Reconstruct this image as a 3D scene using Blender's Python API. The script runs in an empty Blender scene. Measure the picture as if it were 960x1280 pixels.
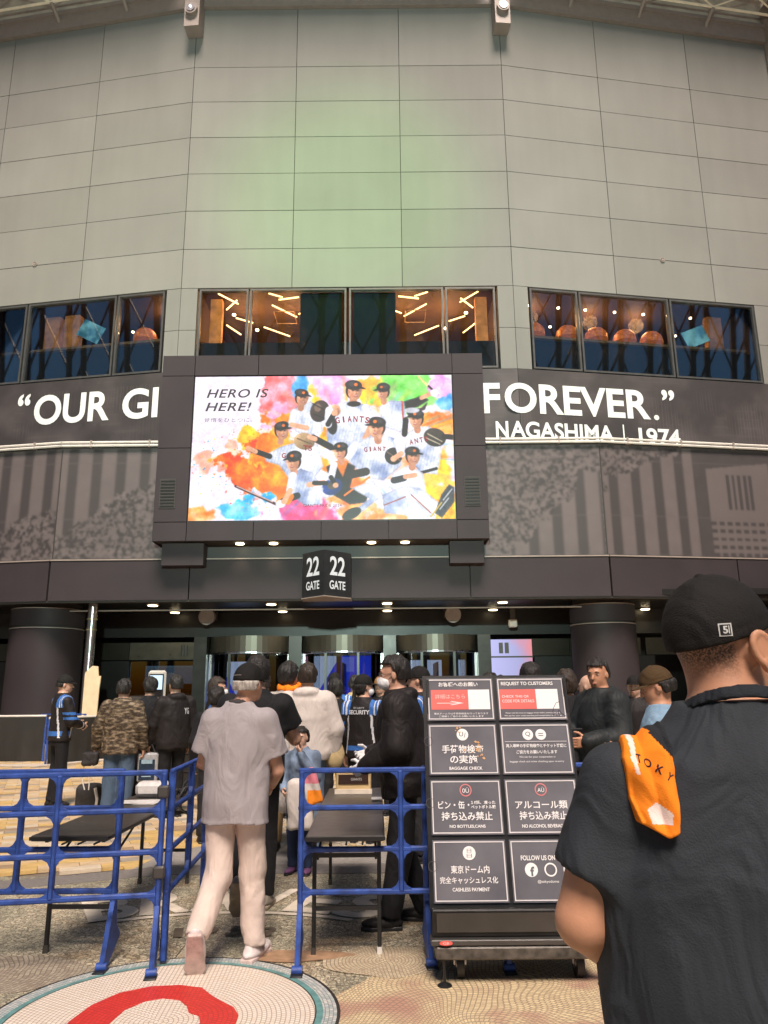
import bpy, math, random
import numpy as np
from mathutils import Vector, Matrix
R = math.radians
random.seed(7)
rng = np.random.default_rng(7)
scene = bpy.context.scene
COL = scene.collection

# ------------------------------------------------------------------ camera
PITCH, ROLL = R(13.4), R(0.5)
cam_d = bpy.data.cameras.new("camera"); cam = bpy.data.objects.new("camera", cam_d); COL.objects.link(cam)
cam_d.sensor_fit = 'VERTICAL'; cam_d.sensor_height = 36.0; cam_d.lens = 940 / 1280 * 36
cam_d.clip_start = 0.05; cam_d.clip_end = 2000
fw = Vector((0, math.cos(PITCH), math.sin(PITCH)))
up0 = Vector((0, -math.sin(PITCH), math.cos(PITCH))); rt0 = Vector((1, 0, 0))
rt = math.cos(ROLL) * rt0 - math.sin(ROLL) * up0
up = math.sin(ROLL) * rt0 + math.cos(ROLL) * up0
m = Matrix.Identity(4)
for i in range(3):
    m[i][0] = rt[i]; m[i][1] = up[i]; m[i][2] = -fw[i]
m[0][3], m[1][3], m[2][3] = 0, 0, 1.55
cam.matrix_world = m
scene.camera = cam
scene.render.resolution_x = 768; scene.render.resolution_y = 1024

# ------------------------------------------------------------------ world, sun, floodlights
SUN_EL, SUN_AZ = R(56), R(6)          # from behind the camera, a little to the right
w = bpy.data.worlds.new("World"); scene.world = w; w.use_nodes = True
nt = w.node_tree; bg = nt.nodes['Background']
sky = nt.nodes.new('ShaderNodeTexSky'); sky.sky_type = 'NISHITA'; sky.sun_disc = False
sky.sun_elevation = R(1); sky.sun_rotation = 0.0   # dusk glow behind the stadium
sky.air_density = 1.0; sky.dust_density = 0.6; sky.ozone_density = 3.0
nt.links.new(sky.outputs[0], bg.inputs[0]); bg.inputs[1].default_value = 0.15
sd = bpy.data.lights.new("plaza_light", 'SUN'); sd.energy = 3.3; sd.angle = R(20); sd.color = (1.0, 0.86, 0.76)
so = bpy.data.objects.new("plaza_light", sd); COL.objects.link(so)
dirv = Vector((-math.sin(SUN_AZ) * math.cos(SUN_EL), math.cos(SUN_AZ) * math.cos(SUN_EL), -math.sin(SUN_EL)))
so.rotation_euler = dirv.to_track_quat('-Z', 'Y').to_euler()

def spot(name, loc, target, energy, color, size_deg, blend, radius=0.3):
    l = bpy.data.lights.new(name, 'SPOT'); l.energy = energy; l.color = color
    l.spot_size = R(size_deg); l.spot_blend = blend; l.shadow_soft_size = radius
    o = bpy.data.objects.new(name, l); COL.objects.link(o); o.location = loc
    o.rotation_euler = (Vector(target) - Vector(loc)).to_track_quat('-Z', 'Y').to_euler()
    return o
# floodlights on the plaza washing the facade (their pools show on the panels)
spot("facade_floodlight", (-1.0, -4, 15.0), (-1.3, 25, 19.8), 11500, (0.16, 1.0, 0.08), 25, 1.0)
spot("facade_floodlight", (-7.5, -4, 11.0), (-9.6, 25, 18.6), 5000, (0.92, 1.0, 0.66), 30, 1.0)
spot("facade_floodlight", (6.0, -4, 11.0), (8.2, 25, 18.6), 3500, (0.84, 1.0, 0.80), 30, 1.0)
spot("facade_floodlight", (-1.0, -4, 7.0), (-1.3, 25, 15.5), 12500, (0.74, 1.0, 0.90), 84, 1.0)
scene.view_settings.view_transform = 'Standard'; scene.view_settings.look = 'None'
scene.view_settings.exposure = 1.3; scene.view_settings.gamma = 1.0
scene.cycles.use_denoising = True
scene.cycles.max_bounces = 6; scene.cycles.transparent_max_bounces = 12
scene.cycles.sample_clamp_indirect = 4.0

# ------------------------------------------------------------------ helpers
def lin(c):
    return tuple(((v / 255) / 12.92 if v / 255 <= 0.04045 else ((v / 255 + 0.055) / 1.055) ** 2.4) for v in c)

def mat(name, col, rough=0.5, metal=0.0, var=0.12, scale=4.0, bump=0.0, bscale=60.0, emit=0.0, spec=0.5, stretch=None, coat=0.0):
    m = bpy.data.materials.new(name); m.use_nodes = True
    nt = m.node_tree; b = nt.nodes['Principled BSDF']; L = nt.links
    b.inputs['Roughness'].default_value = rough; b.inputs['Metallic'].default_value = metal
    b.inputs['Specular IOR Level'].default_value = spec
    b.inputs['Coat Weight'].default_value = coat
    tc = nt.nodes.new('ShaderNodeTexCoord'); src = tc.outputs['Object']
    if stretch:
        mp = nt.nodes.new('ShaderNodeMapping'); mp.inputs['Scale'].default_value = stretch
        L.new(src, mp.inputs[0]); src = mp.outputs[0]
    if var > 0:
        n = nt.nodes.new('ShaderNodeTexNoise'); n.inputs['Scale'].default_value = scale; n.inputs['Detail'].default_value = 5
        L.new(src, n.inputs['Vector'])
        r = nt.nodes.new('ShaderNodeMix'); r.data_type = 'RGBA'
        r.inputs['A'].default_value = (*[max(0, c * (1 - var)) for c in col], 1)
        r.inputs['B'].default_value = (*[min(1, c * (1 + var)) for c in col], 1)
        mr = nt.nodes.new('ShaderNodeMapRange'); mr.inputs[1].default_value = 0.3; mr.inputs[2].default_value = 0.7
        L.new(n.outputs['Fac'], mr.inputs[0]); L.new(mr.outputs[0], r.inputs['Factor'])
        L.new(r.outputs['Result'], b.inputs['Base Color'])
        rm = nt.nodes.new('ShaderNodeMapRange'); rm.inputs[3].default_value = max(0.03, rough - 0.07); rm.inputs[4].default_value = min(1, rough + 0.07)
        L.new(n.outputs['Fac'], rm.inputs[0]); L.new(rm.outputs[0], b.inputs['Roughness'])
    else:
        b.inputs['Base Color'].default_value = (*col, 1)
    if bump > 0:
        n2 = nt.nodes.new('ShaderNodeTexNoise'); n2.inputs['Scale'].default_value = bscale; n2.inputs['Detail'].default_value = 4
        L.new(src, n2.inputs['Vector'])
        bp = nt.nodes.new('ShaderNodeBump'); bp.inputs['Strength'].default_value = bump; bp.inputs['Distance'].default_value = 0.01
        L.new(n2.outputs['Fac'], bp.inputs['Height']); L.new(bp.outputs[0], b.inputs['Normal'])
    if emit > 0:
        b.inputs['Emission Color'].default_value = (*col, 1); b.inputs['Emission Strength'].default_value = emit
    return m

def tag(o, label=None, cat=None, group=None, kind=None):
    if label: o['label'] = label
    if cat: o['category'] = cat
    if group: o['group'] = group
    if kind: o['kind'] = kind
    return o

def link_mesh(name, V, Fc, mats, parent=None, mi=None, smooth=False, loc=None):
    """one mesh object; V are in the parent's local space"""
    me = bpy.data.meshes.new(name)
    me.from_pydata([tuple(v) for v in V] if not isinstance(V, np.ndarray) else V.tolist(), [], Fc if isinstance(Fc, list) else Fc.tolist())
    if not isinstance(mats, (list, tuple)): mats = [mats]
    for q in mats: me.materials.append(q)
    if mi is not None: me.polygons.foreach_set('material_index', np.asarray(mi, dtype=np.int32))
    if smooth: me.polygons.foreach_set('use_smooth', np.ones(len(me.polygons), dtype=bool))
    me.update()
    o = bpy.data.objects.new(name, me); COL.objects.link(o)
    if parent: o.parent = parent
    if loc is not None: o.location = loc
    return o

def empty(name, loc, rz=0.0):
    o = bpy.data.objects.new(name, None); COL.objects.link(o)
    o.location = loc; o.rotation_euler = (0, 0, rz); o.empty_display_size = 0.2
    return o

def thing(name, loc, label, cat, group=None, rz=0.0):
    return tag(empty(name, loc, rz), label, cat, group)

def copy_tree(o, parent=None):
    c = o.copy(); COL.objects.link(c)
    if parent is not None: c.parent = parent
    for ch in list(o.children): copy_tree(ch, c)
    return c

class MB:
    """mesh collector"""
    def __init__(s): s.v = []; s.f = []; s.m = []; s.sm = []
    def add(s, vs, fs, mi=0):
        b = len(s.v); s.v += [tuple(v) for v in vs]; s.f += [tuple(b + i for i in f) for f in fs]; s.m += [mi] * len(fs); return s
    def box(s, lo, hi, mi=0, bev=0.0):
        (x0, y0, z0), (x1, y1, z1) = lo, hi
        if bev <= 0:
            vs = [(x0, y0, z0), (x1, y0, z0), (x1, y1, z0), (x0, y1, z0), (x0, y0, z1), (x1, y0, z1), (x1, y1, z1), (x0, y1, z1)]
            return s.add(vs, [(0, 3, 2, 1), (4, 5, 6, 7), (0, 1, 5, 4), (1, 2, 6, 5), (2, 3, 7, 6), (3, 0, 4, 7)], mi)
        b = min(bev, (x1 - x0) / 2.1, (y1 - y0) / 2.1, (z1 - z0) / 2.1)
        vs = []; idx = {}
        for sx in (0, 1):
            for sy in (0, 1):
                for sz in (0, 1):
                    X = (x0, x1)[sx]; Y = (y0, y1)[sy]; Z = (z0, z1)[sz]
                    ox = b if sx == 0 else -b; oy = b if sy == 0 else -b; oz = b if sz == 0 else -b
                    idx[sx, sy, sz] = (len(vs), len(vs) + 1, len(vs) + 2)
                    vs += [(X, Y + oy, Z + oz), (X + ox, Y, Z + oz), (X + ox, Y + oy, Z)]
        fs = []
        for sx in (0, 1):
            q = [idx[sx, a, c][0] for a, c in ((0, 0), (1, 0), (1, 1), (0, 1))]; fs.append(tuple(q if sx else q[::-1]))
        for sy in (0, 1):
            q = [idx[a, sy, c][1] for a, c in ((0, 0), (1, 0), (1, 1), (0, 1))]; fs.append(tuple(q[::-1] if sy else q))
        for sz in (0, 1):
            q = [idx[a, c, sz][2] for a, c in ((0, 0), (1, 0), (1, 1), (0, 1))]; fs.append(tuple(q if sz else q[::-1]))
        for a in (0, 1):
            for c in (0, 1):
                fs.append((idx[0, a, c][1], idx[1, a, c][1], idx[1, a, c][2], idx[0, a, c][2]))
                fs.append((idx[a, 0, c][0], idx[a, 1, c][0], idx[a, 1, c][2], idx[a, 0, c][2]))
                fs.append((idx[a, c, 0][0], idx[a, c, 1][0], idx[a, c, 1][1], idx[a, c, 0][1]))
        for k in idx.values(): fs.append(k)
        return s.add(vs, fs, mi)
    def quadbox(s, P, n, mi=0):
        """prism: polygon P (list of 3d points) extruded along vector n"""
        k = len(P); P = [Vector(p) for p in P]; n = Vector(n)
        vs = P + [p + n for p in P]
        fs = [tuple(range(k))[::-1], tuple(range(k, 2 * k))] + [(i, (i + 1) % k, k + (i + 1) % k, k + i) for i in range(k)]
        return s.add(vs, fs, mi)
    def tube(s, pts, r, n=8, mi=0, cap=True):
        pts = [Vector(p) for p in pts]; k = len(pts)
        rs = r if isinstance(r, (list, tuple)) else [r] * k
        vs = []; u = None
        for i, p in enumerate(pts):
            t = (pts[min(i + 1, k - 1)] - pts[max(i - 1, 0)]).normalized()
            if u is None: u = t.orthogonal().normalized()
            else: u = (u - t * u.dot(t)).normalized()
            w_ = t.cross(u)
            vs += [p + (u * math.cos(2 * math.pi * j / n) + w_ * math.sin(2 * math.pi * j / n)) * rs[i] for j in range(n)]
        fs = [(i * n + j, i * n + (j + 1) % n, (i + 1) * n + (j + 1) % n, (i + 1) * n + j) for i in range(k - 1) for j in range(n)]
        if cap: fs += [tuple(range(n))[::-1], tuple(range((k - 1) * n, k * n))]
        return s.add(vs, fs, mi)
    def lathe(s, prof, c, n=32, mi=0):
        vs = []; k = len(prof)
        for (r, z) in prof:
            vs += [(c[0] + r * math.cos(2 * math.pi * j / n), c[1] + r * math.sin(2 * math.pi * j / n), c[2] + z) for j in range(n)]
        fs = [(i * n + j, i * n + (j + 1) % n, (i + 1) * n + (j + 1) % n, (i + 1) * n + j) for i in range(k - 1) for j in range(n)]
        fs += [tuple(range(n))[::-1], tuple(range((k - 1) * n, k * n))]
        return s.add(vs, fs, mi)
    def build(s, name, mats, parent=None, smooth=False, world=True):
        V = s.v
        if parent is not None and world:
            l = parent.location; V = [(a - l.x, b - l.y, c - l.z) for a, b, c in V]
        o = link_mesh(name, V, s.f, mats, parent, s.m, False)
        if smooth: smooth_by_angle(o.data)
        return o

def smooth_by_angle(me, ang=40):
    me.polygons.foreach_set('use_smooth', np.ones(len(me.polygons), dtype=bool))
    me.set_sharp_from_angle(angle=R(ang))

_tc = {}
def text2d(body, size=1.0, bold=0.0, shear=0.0, sx=1.0, align='CENTER', spacing=1.0):
    """flat text outline as (verts Nx2, faces) with its own measured box; centred at its box centre unless align=LEFT"""
    key = (body, bold, shear, spacing)
    if key not in _tc:
        cu = bpy.data.curves.new('txt', 'FONT'); cu.body = body; cu.size = 1.0; cu.offset = bold; cu.shear = shear
        cu.space_character = spacing; cu.resolution_u = 6; cu.fill_mode = 'FRONT'
        ob = bpy.data.objects.new('txt', cu); COL.objects.link(ob)
        dg = bpy.context.evaluated_depsgraph_get()
        me = bpy.data.meshes.new_from_object(ob.evaluated_get(dg))
        V = np.array([v.co[:] for v in me.vertices])[:, :2] if len(me.vertices) else np.zeros((0, 2))
        Fs = [tuple(p.vertices) for p in me.polygons]
        bpy.data.objects.remove(ob); bpy.data.curves.remove(cu); bpy.data.meshes.remove(me)
        _tc[key] = (V, Fs)
    V, Fs = _tc[key]
    V = V * size; V = V * np.array([sx, 1.0])
    if len(V):
        lo, hi = V.min(0), V.max(0)
        V = V - (np.array([lo[0], lo[1]]) if align == 'LEFT' else (lo + hi) / 2)
    return V, Fs

def fit_text(body, w, h, **k):
    """text scaled to exactly w by h"""
    V, Fs = text2d(body, 1.0, **k)
    lo, hi = V.min(0), V.max(0)
    return (V - (lo + hi) / 2) * np.array([w, h]) / (hi - lo), Fs

def place_flat(mb, T, origin, ux, uz, mi=0, flip=False):
    V, Fs = T; o = Vector(origin); ux = Vector(ux); uz = Vector(uz)
    mb.add([o + ux * float(a) + uz * float(b) for a, b in V], Fs, mi)
    return mb

def noise2(h, w_, cell, rs, octaves=4):
    """tiling-free fbm value noise 0..1"""
    out = np.zeros((h, w_)); amp = 1.0; tot = 0
    for o in range(octaves):
        gh, gw = int(h / cell) + 3, int(w_ / cell) + 3
        g = rs.random((gh, gw))
        y = np.arange(h) / cell; x = np.arange(w_) / cell
        yi = y.astype(int); xi = x.astype(int); fy = (y - yi)[:, None]; fx = (x - xi)[None, :]
        fy = fy * fy * (3 - 2 * fy); fx = fx * fx * (3 - 2 * fx)
        a = g[yi][:, xi]; b = g[yi][:, xi + 1]; c = g[yi + 1][:, xi]; d = g[yi + 1][:, xi + 1]
        out += amp * ((a * (1 - fx) + b * fx) * (1 - fy) + (c * (1 - fx) + d * fx) * fy)
        tot += amp; amp *= 0.5; cell = max(1.01, cell / 2)
    return out / tot

def color_grid(name, P, colors, material, parent):
    """P (h,w,3) points, colors (h-1,w-1,3) linear per face -> mesh with a per-face colour attribute"""
    h, w_ = P.shape[:2]
    idx = np.arange(h * w_).reshape(h, w_)
    Fc = np.stack([idx[:-1, :-1], idx[1:, :-1], idx[1:, 1:], idx[:-1, 1:]], -1).reshape(-1, 4)
    V = P.reshape(-1, 3) - np.array(parent.location[:])[None] if parent else P.reshape(-1, 3)
    me = bpy.data.meshes.new(name)
    me.vertices.add(len(V)); me.vertices.foreach_set('co', V.astype(np.float32).ravel())
    me.loops.add(Fc.size); me.loops.foreach_set('vertex_index', Fc.astype(np.int32).ravel())
    me.polygons.add(len(Fc)); me.polygons.foreach_set('loop_start', np.arange(0, Fc.size, 4, dtype=np.int32))
    me.update(calc_edges=True)
    ca = me.color_attributes.new('print', 'FLOAT_COLOR', 'CORNER')
    c = np.ones((len(Fc), 4, 4), dtype=np.float32); c[:, :, :3] = colors.reshape(-1, 1, 3)
    ca.data.foreach_set('color', c.ravel())
    me.materials.append(material)
    o = bpy.data.objects.new(name, me); COL.objects.link(o); o.parent = parent
    return o

def print_mat(name, emit=0.0, rough=0.6):
    m = bpy.data.materials.new(name); m.use_nodes = True; nt = m.node_tree; b = nt.nodes['Principled BSDF']
    a = nt.nodes.new('ShaderNodeAttribute'); a.attribute_name = 'print'
    b.inputs['Roughness'].default_value = rough
    if emit > 0:
        b.inputs['Base Color'].default_value = (0.01, 0.01, 0.01, 1)
        nt.links.new(a.outputs['Color'], b.inputs['Emission Color']); b.inputs['Emission Strength'].default_value = emit * 0.49
    else:
        nt.links.new(a.outputs['Color'], b.inputs['Base Color'])
    return m

def emis(name, col, s):
    m = bpy.data.materials.new(name); m.use_nodes = True; nt = m.node_tree; b = nt.nodes['Principled BSDF']
    b.inputs['Base Color'].default_value = (*[c * 0.3 for c in col], 1); b.inputs['Emission Color'].default_value = (*col, 1)
    b.inputs['Emission Strength'].default_value = s * 0.49
    return m

def glass(name, tint=(0.5, 0.55, 0.6), refl=0.25, rough=0.02, gcol=(1, 1, 1)):
    m = bpy.data.materials.new(name); m.use_nodes = True; nt = m.node_tree; nt.nodes.clear()
    o = nt.nodes.new('ShaderNodeOutputMaterial'); mx = nt.nodes.new('ShaderNodeMixShader'); g = nt.nodes.new('ShaderNodeBsdfGlossy')
    t = nt.nodes.new('ShaderNodeBsdfTransparent'); fr = nt.nodes.new('ShaderNodeFresnel'); ad = nt.nodes.new('ShaderNodeMath'); ad.operation = 'ADD'
    fr.inputs[0].default_value = 1.45; ad.inputs[1].default_value = refl; ad.use_clamp = True
    g.inputs['Roughness'].default_value = rough; g.inputs['Color'].default_value = (*gcol, 1); t.inputs[0].default_value = (*tint, 1)
    nt.links.new(fr.outputs[0], ad.inputs[0]); nt.links.new(ad.outputs[0], mx.inputs[0])
    nt.links.new(t.outputs[0], mx.inputs[1]); nt.links.new(g.outputs[0], mx.inputs[2]); nt.links.new(mx.outputs[0], o.inputs[0])
    return m

# shared materials
M = {}
M['panel'] = mat('cladding_panel', (0.188, 0.180, 0.163), 0.75, 0.0, 0.06, 0.35, 0.05, 3.0, spec=.12)
nt = M['panel'].node_tree; b = nt.nodes['Principled BSDF']; src = b.inputs['Base Color'].links[0].from_socket
oi = nt.nodes.new('ShaderNodeObjectInfo'); mr = nt.nodes.new('ShaderNodeMapRange'); mr.inputs[3].default_value = .93; mr.inputs[4].default_value = 1.05; nt.links.new(oi.outputs['Random'], mr.inputs[0])
tc = nt.nodes.new('ShaderNodeTexCoord'); mp = nt.nodes.new('ShaderNodeMapping'); mp.inputs['Scale'].default_value = (2.2, 2.2, .3); nz = nt.nodes.new('ShaderNodeTexNoise'); nz.inputs['Scale'].default_value = 1; nz.inputs['Detail'].default_value = 6
nt.links.new(tc.outputs['Object'], mp.inputs[0]); nt.links.new(mp.outputs[0], nz.inputs['Vector']); mr2 = nt.nodes.new('ShaderNodeMapRange'); mr2.inputs[1].default_value = .3; mr2.inputs[2].default_value = .7; mr2.inputs[3].default_value = .965; mr2.inputs[4].default_value = 1.02; nt.links.new(nz.outputs['Fac'], mr2.inputs[0])
mm = nt.nodes.new('ShaderNodeMath'); mm.operation = 'MULTIPLY'; nt.links.new(mr.outputs[0], mm.inputs[0]); nt.links.new(mr2.outputs[0], mm.inputs[1])
sc_ = nt.nodes.new('ShaderNodeVectorMath'); sc_.operation = 'SCALE'; nt.links.new(src, sc_.inputs[0]); nt.links.new(mm.outputs[0], sc_.inputs['Scale']); nt.links.new(sc_.outputs[0], b.inputs['Base Color'])
M['joint'] = mat('panel_joint', (0.03, 0.025, 0.022), 0.8)
M['coping'] = mat('coping_metal', (0.24, 0.19, 0.165), 0.5, 0.1, 0.08)
M['dark_panel'] = mat('dark_aluminium', (0.031, 0.0235, 0.0255), 0.6, 0.0, 0.12, 0.8, 0.04, 2.0, spec=.22)
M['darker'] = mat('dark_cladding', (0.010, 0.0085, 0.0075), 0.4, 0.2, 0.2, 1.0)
M['black'] = mat('black_plastic', (0.012, 0.012, 0.013), 0.45, 0.0, 0.2)
M['frame'] = mat('window_frame_metal', (0.09, 0.085, 0.08), 0.4, 0.5)
M['steel'] = mat('brushed_steel', (0.45, 0.42, 0.42), 0.28, 1.0, 0.15, 6.0, stretch=(1, 1, 0.1))
M['truss'] = mat('cream_painted_steel', (0.78, 0.66, 0.50), 0.5, 0.0, 0.1)
M['deck'] = mat('corrugated_deck', (0.42, 0.36, 0.29), 0.6, 0.0, 0.2, 2.0)
M['white_text'] = mat('white_lettering', (0.60, 0.60, 0.58), 0.6, 0.0, 0.03)
M['pipe'] = mat('pale_pipe_paint', (0.55, 0.50, 0.45), 0.5, 0.0, 0.1)
M['blue'] = mat('blue_barrier_plastic', (0.022, 0.062, 0.27), 0.5, 0.0, 0.42, 14.0, 0.25, 40.0)
M['tabletop'] = mat('table_laminate', (0.035, 0.030, 0.027), 0.32, 0.0, 0.2, 12.0)
M['cable_white'] = mat('white_cord', (0.7, 0.68, 0.64), 0.5)
M['lamp'] = emis('downlight_glow', (1.0, 0.80, 0.48), 9.0)
M['lamp_trim'] = mat('lamp_trim', (0.5, 0.48, 0.45), 0.4, 0.6)
# ------------------------------------------------------------------ facade frames
ANG = R(9.5)
class Facet:
    def __init__(s, x, y, ax, side):
        s.p = Vector((x, y, 0)); s.d = Vector((side * math.cos(ax), math.sin(ax), 0))
        s.n = Vector((side * math.sin(ax), -math.cos(ax), 0)); s.side = side
    def pt(s, u, o, z): return s.p + s.d * u + s.n * o + Vector((0, 0, z))
    def box(s, mb, u0, u1, o0, o1, z0, z1, mi=0):
        P = [s.pt(u0, o0, z0), s.pt(u1, o0, z0), s.pt(u1, o0, z1), s.pt(u0, o0, z1)]
        if s.side < 0: P = P[::-1]
        return mb.quadbox(P, s.n * (o1 - o0), mi)
UL, UR, UD = -7.39, 4.82, 25.0
FC = Facet(UL, UD, 0, 1)                      # centre bay, u runs 0..12.21
FR = Facet(UR, UD, ANG, 1); FL = Facet(UL, UD, ANG, -1)
BW = 12.21
pR = FR.pt(BW, 0, 0); pL = FL.pt(BW, 0, 0)
FR2 = Facet(pR.x, pR.y, 2 * ANG, 1); FL2 = Facet(pL.x, pL.y, 2 * ANG, -1)
LXL, LXR, LD = -11.0, 7.4, 24.6               # lower, projecting storey
GC = Facet(LXL, LD, 0, 1); GW = LXR - LXL
GR = Facet(LXR, LD, ANG, 1); GL = Facet(LXL, LD, ANG, -1)

stadium = thing('stadium_building', (0, 25, 0), 'stadium front with pale grey panel wall above dark entrance storey', 'building')
# backing shell
mb = MB()
for F, w0 in ((FC, BW), (FR, BW), (FL, BW), (FR2, 9), (FL2, 9)):
    F.box(mb, 0, w0, -0.30, -0.06, 16.04, 28.9)
    F.box(mb, 0, w0, -0.30, -0.06, 9.7, 12.72)
mb.build('shell_wall', M['joint'], stadium)
ZR = [16.03, 17.64, 19.26, 20.88, 22.50, 24.13, 25.75, 28.55]
def panel(F, u0, u1, z0, z1, m=None, o=0.0, name='wall_panel', g=0.013, par=None):
    mb = MB(); F.box(mb, u0 + g, u1 - g, -0.06, o, z0 + g, z1 - g)
    return mb.build(name, m or M['panel'], par or stadium)
for F in (FC, FR, FL, FR2, FL2):
    for i in range(3 if F not in (FR2, FL2) else 2):
        for j in range(7):
            panel(F, i * BW / 3, (i + 1) * BW / 3, ZR[j], ZR[j + 1], o=random.uniform(-.004, .004))
# piers between the window strips
for F, spans in ((FC, ((0, .62), (11.62, BW))), (FR, ((0, .56), (9.76, BW))), (FL, ((0, .56), (9.76, BW)))):
    for a, b in spans:
        for z0, z1 in ((14.35, 16.03), (12.74, 14.35)):
            mb = MB(); F.box(mb, a + .01, b - .01, -0.30, 0, z0 + .01, z1 - .01); mb.build('pier_panel', M['panel'], stadium)
# round wall fixtures
for F, u, z in ((FR, 6.09, 17.64), (FL, 6.08, 17.70)):
    mb = MB(); c = F.pt(u, 0.02, z)
    ring = [c + F.d * .085 * math.cos(t) + Vector((0, 0, .085 * math.sin(t))) for t in np.linspace(0, 2 * math.pi, 17)]
    mb.tube(ring, .022, 6); mb.tube([F.pt(u, 0, z), F.pt(u, .04, z)], .05, 12); mb.build('wall_fixture', M['coping'], stadium)

# ---- windows
M['win_glass'] = glass('tinted_window_glass', (0.86, 0.84, 0.82), 0.07)
M['win_glass_c'] = glass('centre_window_glass', (0.88, 0.84, 0.78), 0.0)
def window(F, u0, u1, z0=12.78, z1=15.98, gl=None, fr=.07):
    w0 = MB()
    F.box(w0, u0, u1, -.16, .02, z1 - fr, z1); F.box(w0, u0, u1, -.16, .02, z0, z0 + fr)
    F.box(w0, u0, u0 + fr, -.16, .02, z0 + fr, z1 - fr); F.box(w0, u1 - fr, u1, -.16, .02, z0 + fr, z1 - fr)
    e = w0.build('window', M['frame'], stadium)
    w1 = MB(); F.box(w1, u0 + fr, u1 - fr, -.085, -.07, z0 + fr, z1 - fr)
    o = w1.build('pane', gl or M['win_glass'], None); o.parent = e
    l = stadium.location; o.data.transform(Matrix.Translation(-l))
    return e
for F in (FR, FL):
    for a, b in ((.62, 2.47), (2.53, 6.13), (6.19, 9.70)): window(F, a, b)
for a, b in ((-6.70, -4.90), (-4.84, -1.31), (-1.21, 2.24), (2.31, 4.14)):
    window(FC, a - UL, b - UL, gl=M['win_glass_c'])
# ---- rooms behind the windows
M['counter'] = mat('counter_edge_wood', (.25, .16, .1), .4)
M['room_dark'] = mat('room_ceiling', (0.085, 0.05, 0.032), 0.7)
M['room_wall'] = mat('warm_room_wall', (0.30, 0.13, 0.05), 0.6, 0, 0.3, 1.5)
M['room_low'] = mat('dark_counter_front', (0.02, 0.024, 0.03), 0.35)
M['warm_tube'] = emis('warm_light_tube', (1.0, 0.62, 0.26), 5)
M['warm_dim'] = mat('orange_glow_panel', (.62, 0.26, 0.09), .6, 0, .5, 2.5, bump=.6, bscale=14, emit=.06)  # faint glow built into the columns so they look lamp-lit
M['warm_spot'] = emis('room_spotlight', (1.0, 0.80, 0.5), 14)
M['copper'] = mat('copper_glow_shade', (0.75, 0.22, 0.07), .35, .3, .55, 9, .4, 30, emit=.16)
M['tv'] = print_mat('tv_picture', 0.9)
rooms = []
for F, u0, u1 in ((FC, 0.5, 11.7), (FR, .4, 10), (FL, .4, 10)):
    mb = MB()
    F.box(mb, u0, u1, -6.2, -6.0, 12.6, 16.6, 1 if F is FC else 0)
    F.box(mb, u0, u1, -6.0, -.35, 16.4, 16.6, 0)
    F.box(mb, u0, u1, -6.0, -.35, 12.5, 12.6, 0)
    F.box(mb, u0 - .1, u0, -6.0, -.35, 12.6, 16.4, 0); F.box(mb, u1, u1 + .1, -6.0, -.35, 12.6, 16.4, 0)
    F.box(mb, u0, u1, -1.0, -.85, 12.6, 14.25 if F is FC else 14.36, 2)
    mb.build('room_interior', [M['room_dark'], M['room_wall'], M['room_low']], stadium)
# centre room: slanting light tubes on its ceiling, columns with a built-in glow, dark middle screens
xc = -1.28
for sx in (-1, 1):
    for (a, oa, b, ob) in ((1.9, -1.0, 3.2, -1.3), (3.0, -1.6, 1.6, -3.2), (4.3, -1.2, 5.2, -2.4), (3.6, -3.4, 2.0, -4.8), (1.5, -1.9, 2.4, -2.6), (4.6, -2.6, 3.6, -3.3), (3.0, -.7, 2.2, -1.2), (4.9, -.7, 3.9, -2.0), (2.6, -4.9, 1.7, -5.7), (5.1, -3.2, 4.4, -4.6)):
        m_ = MB(); m_.tube([(xc + sx * a, 25 - oa, 16.2), (xc + sx * (a + (b - a) * .6), 25 - oa + (oa - ob) * .6, 16.2)], .032, 6); m_.build('ceiling_tube_light', M['warm_tube'], stadium)
    m_ = MB(); m_.box((xc + sx * 5.05 - .22, 26.1, 13.95), (xc + sx * 5.05 + .22, 26.4, 16.2)); m_.build('glow_column', M['warm_dim'], stadium)
    m_ = MB(); m_.quadbox([(xc + sx * 4.0, 28, 13.95), (xc + sx * 3.3, 28, 13.95), (xc + sx * 3.9, 28, 15.2)], (0, .1, 0)); m_.build('glow_column', M['warm_dim'], stadium)
    m_ = MB(); m_.tube([(xc + sx * 2.2, 27, 16.15), (xc + sx * 3.0, 27, 16.15), (xc + sx * 3.0, 28, 16.15), (xc + sx * 2.2, 28, 16.15), (xc + sx * 2.2, 27, 16.15)], .02, 5); m_.build('ceiling_grille', M['counter'], stadium)
    for a, o_ in ((4.6, 2.2), (1.4, 2.6), (2.9, 5.2), (3.9, 3.5)):
        m_ = MB(); m_.lathe([(.07, 0), (.07, .05)], (xc + sx * a, 25 + o_, 16.1), 8); m_.build('spot_lamp', M['warm_spot'], stadium)
    m_ = MB(); m_.box((xc + sx * 1.0 - .78, 25.55, 12.9), (xc + sx * 1.0 + .78, 25.6, 16.1)); m_.build('roller_blind', M['room_low'], stadium)
def room_lamp(loc, e, r=.3):
    l = bpy.data.lights.new('room_lamp', 'POINT'); l.energy = e; l.color = (1, .55, .24); l.shadow_soft_size = r
    o = bpy.data.objects.new('room_lamp', l); COL.objects.link(o); o.location = loc
for x in (-5.2, -3.6, 1.0, 2.6): room_lamp((x, 27.3, 15.6), 60)
for F, us in ((FR, (1.5, 4.0, 6.0)), (FL, (1.5,))):
    for u in us: room_lamp(F.pt(u, -2.2, 16.0), 30)
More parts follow.
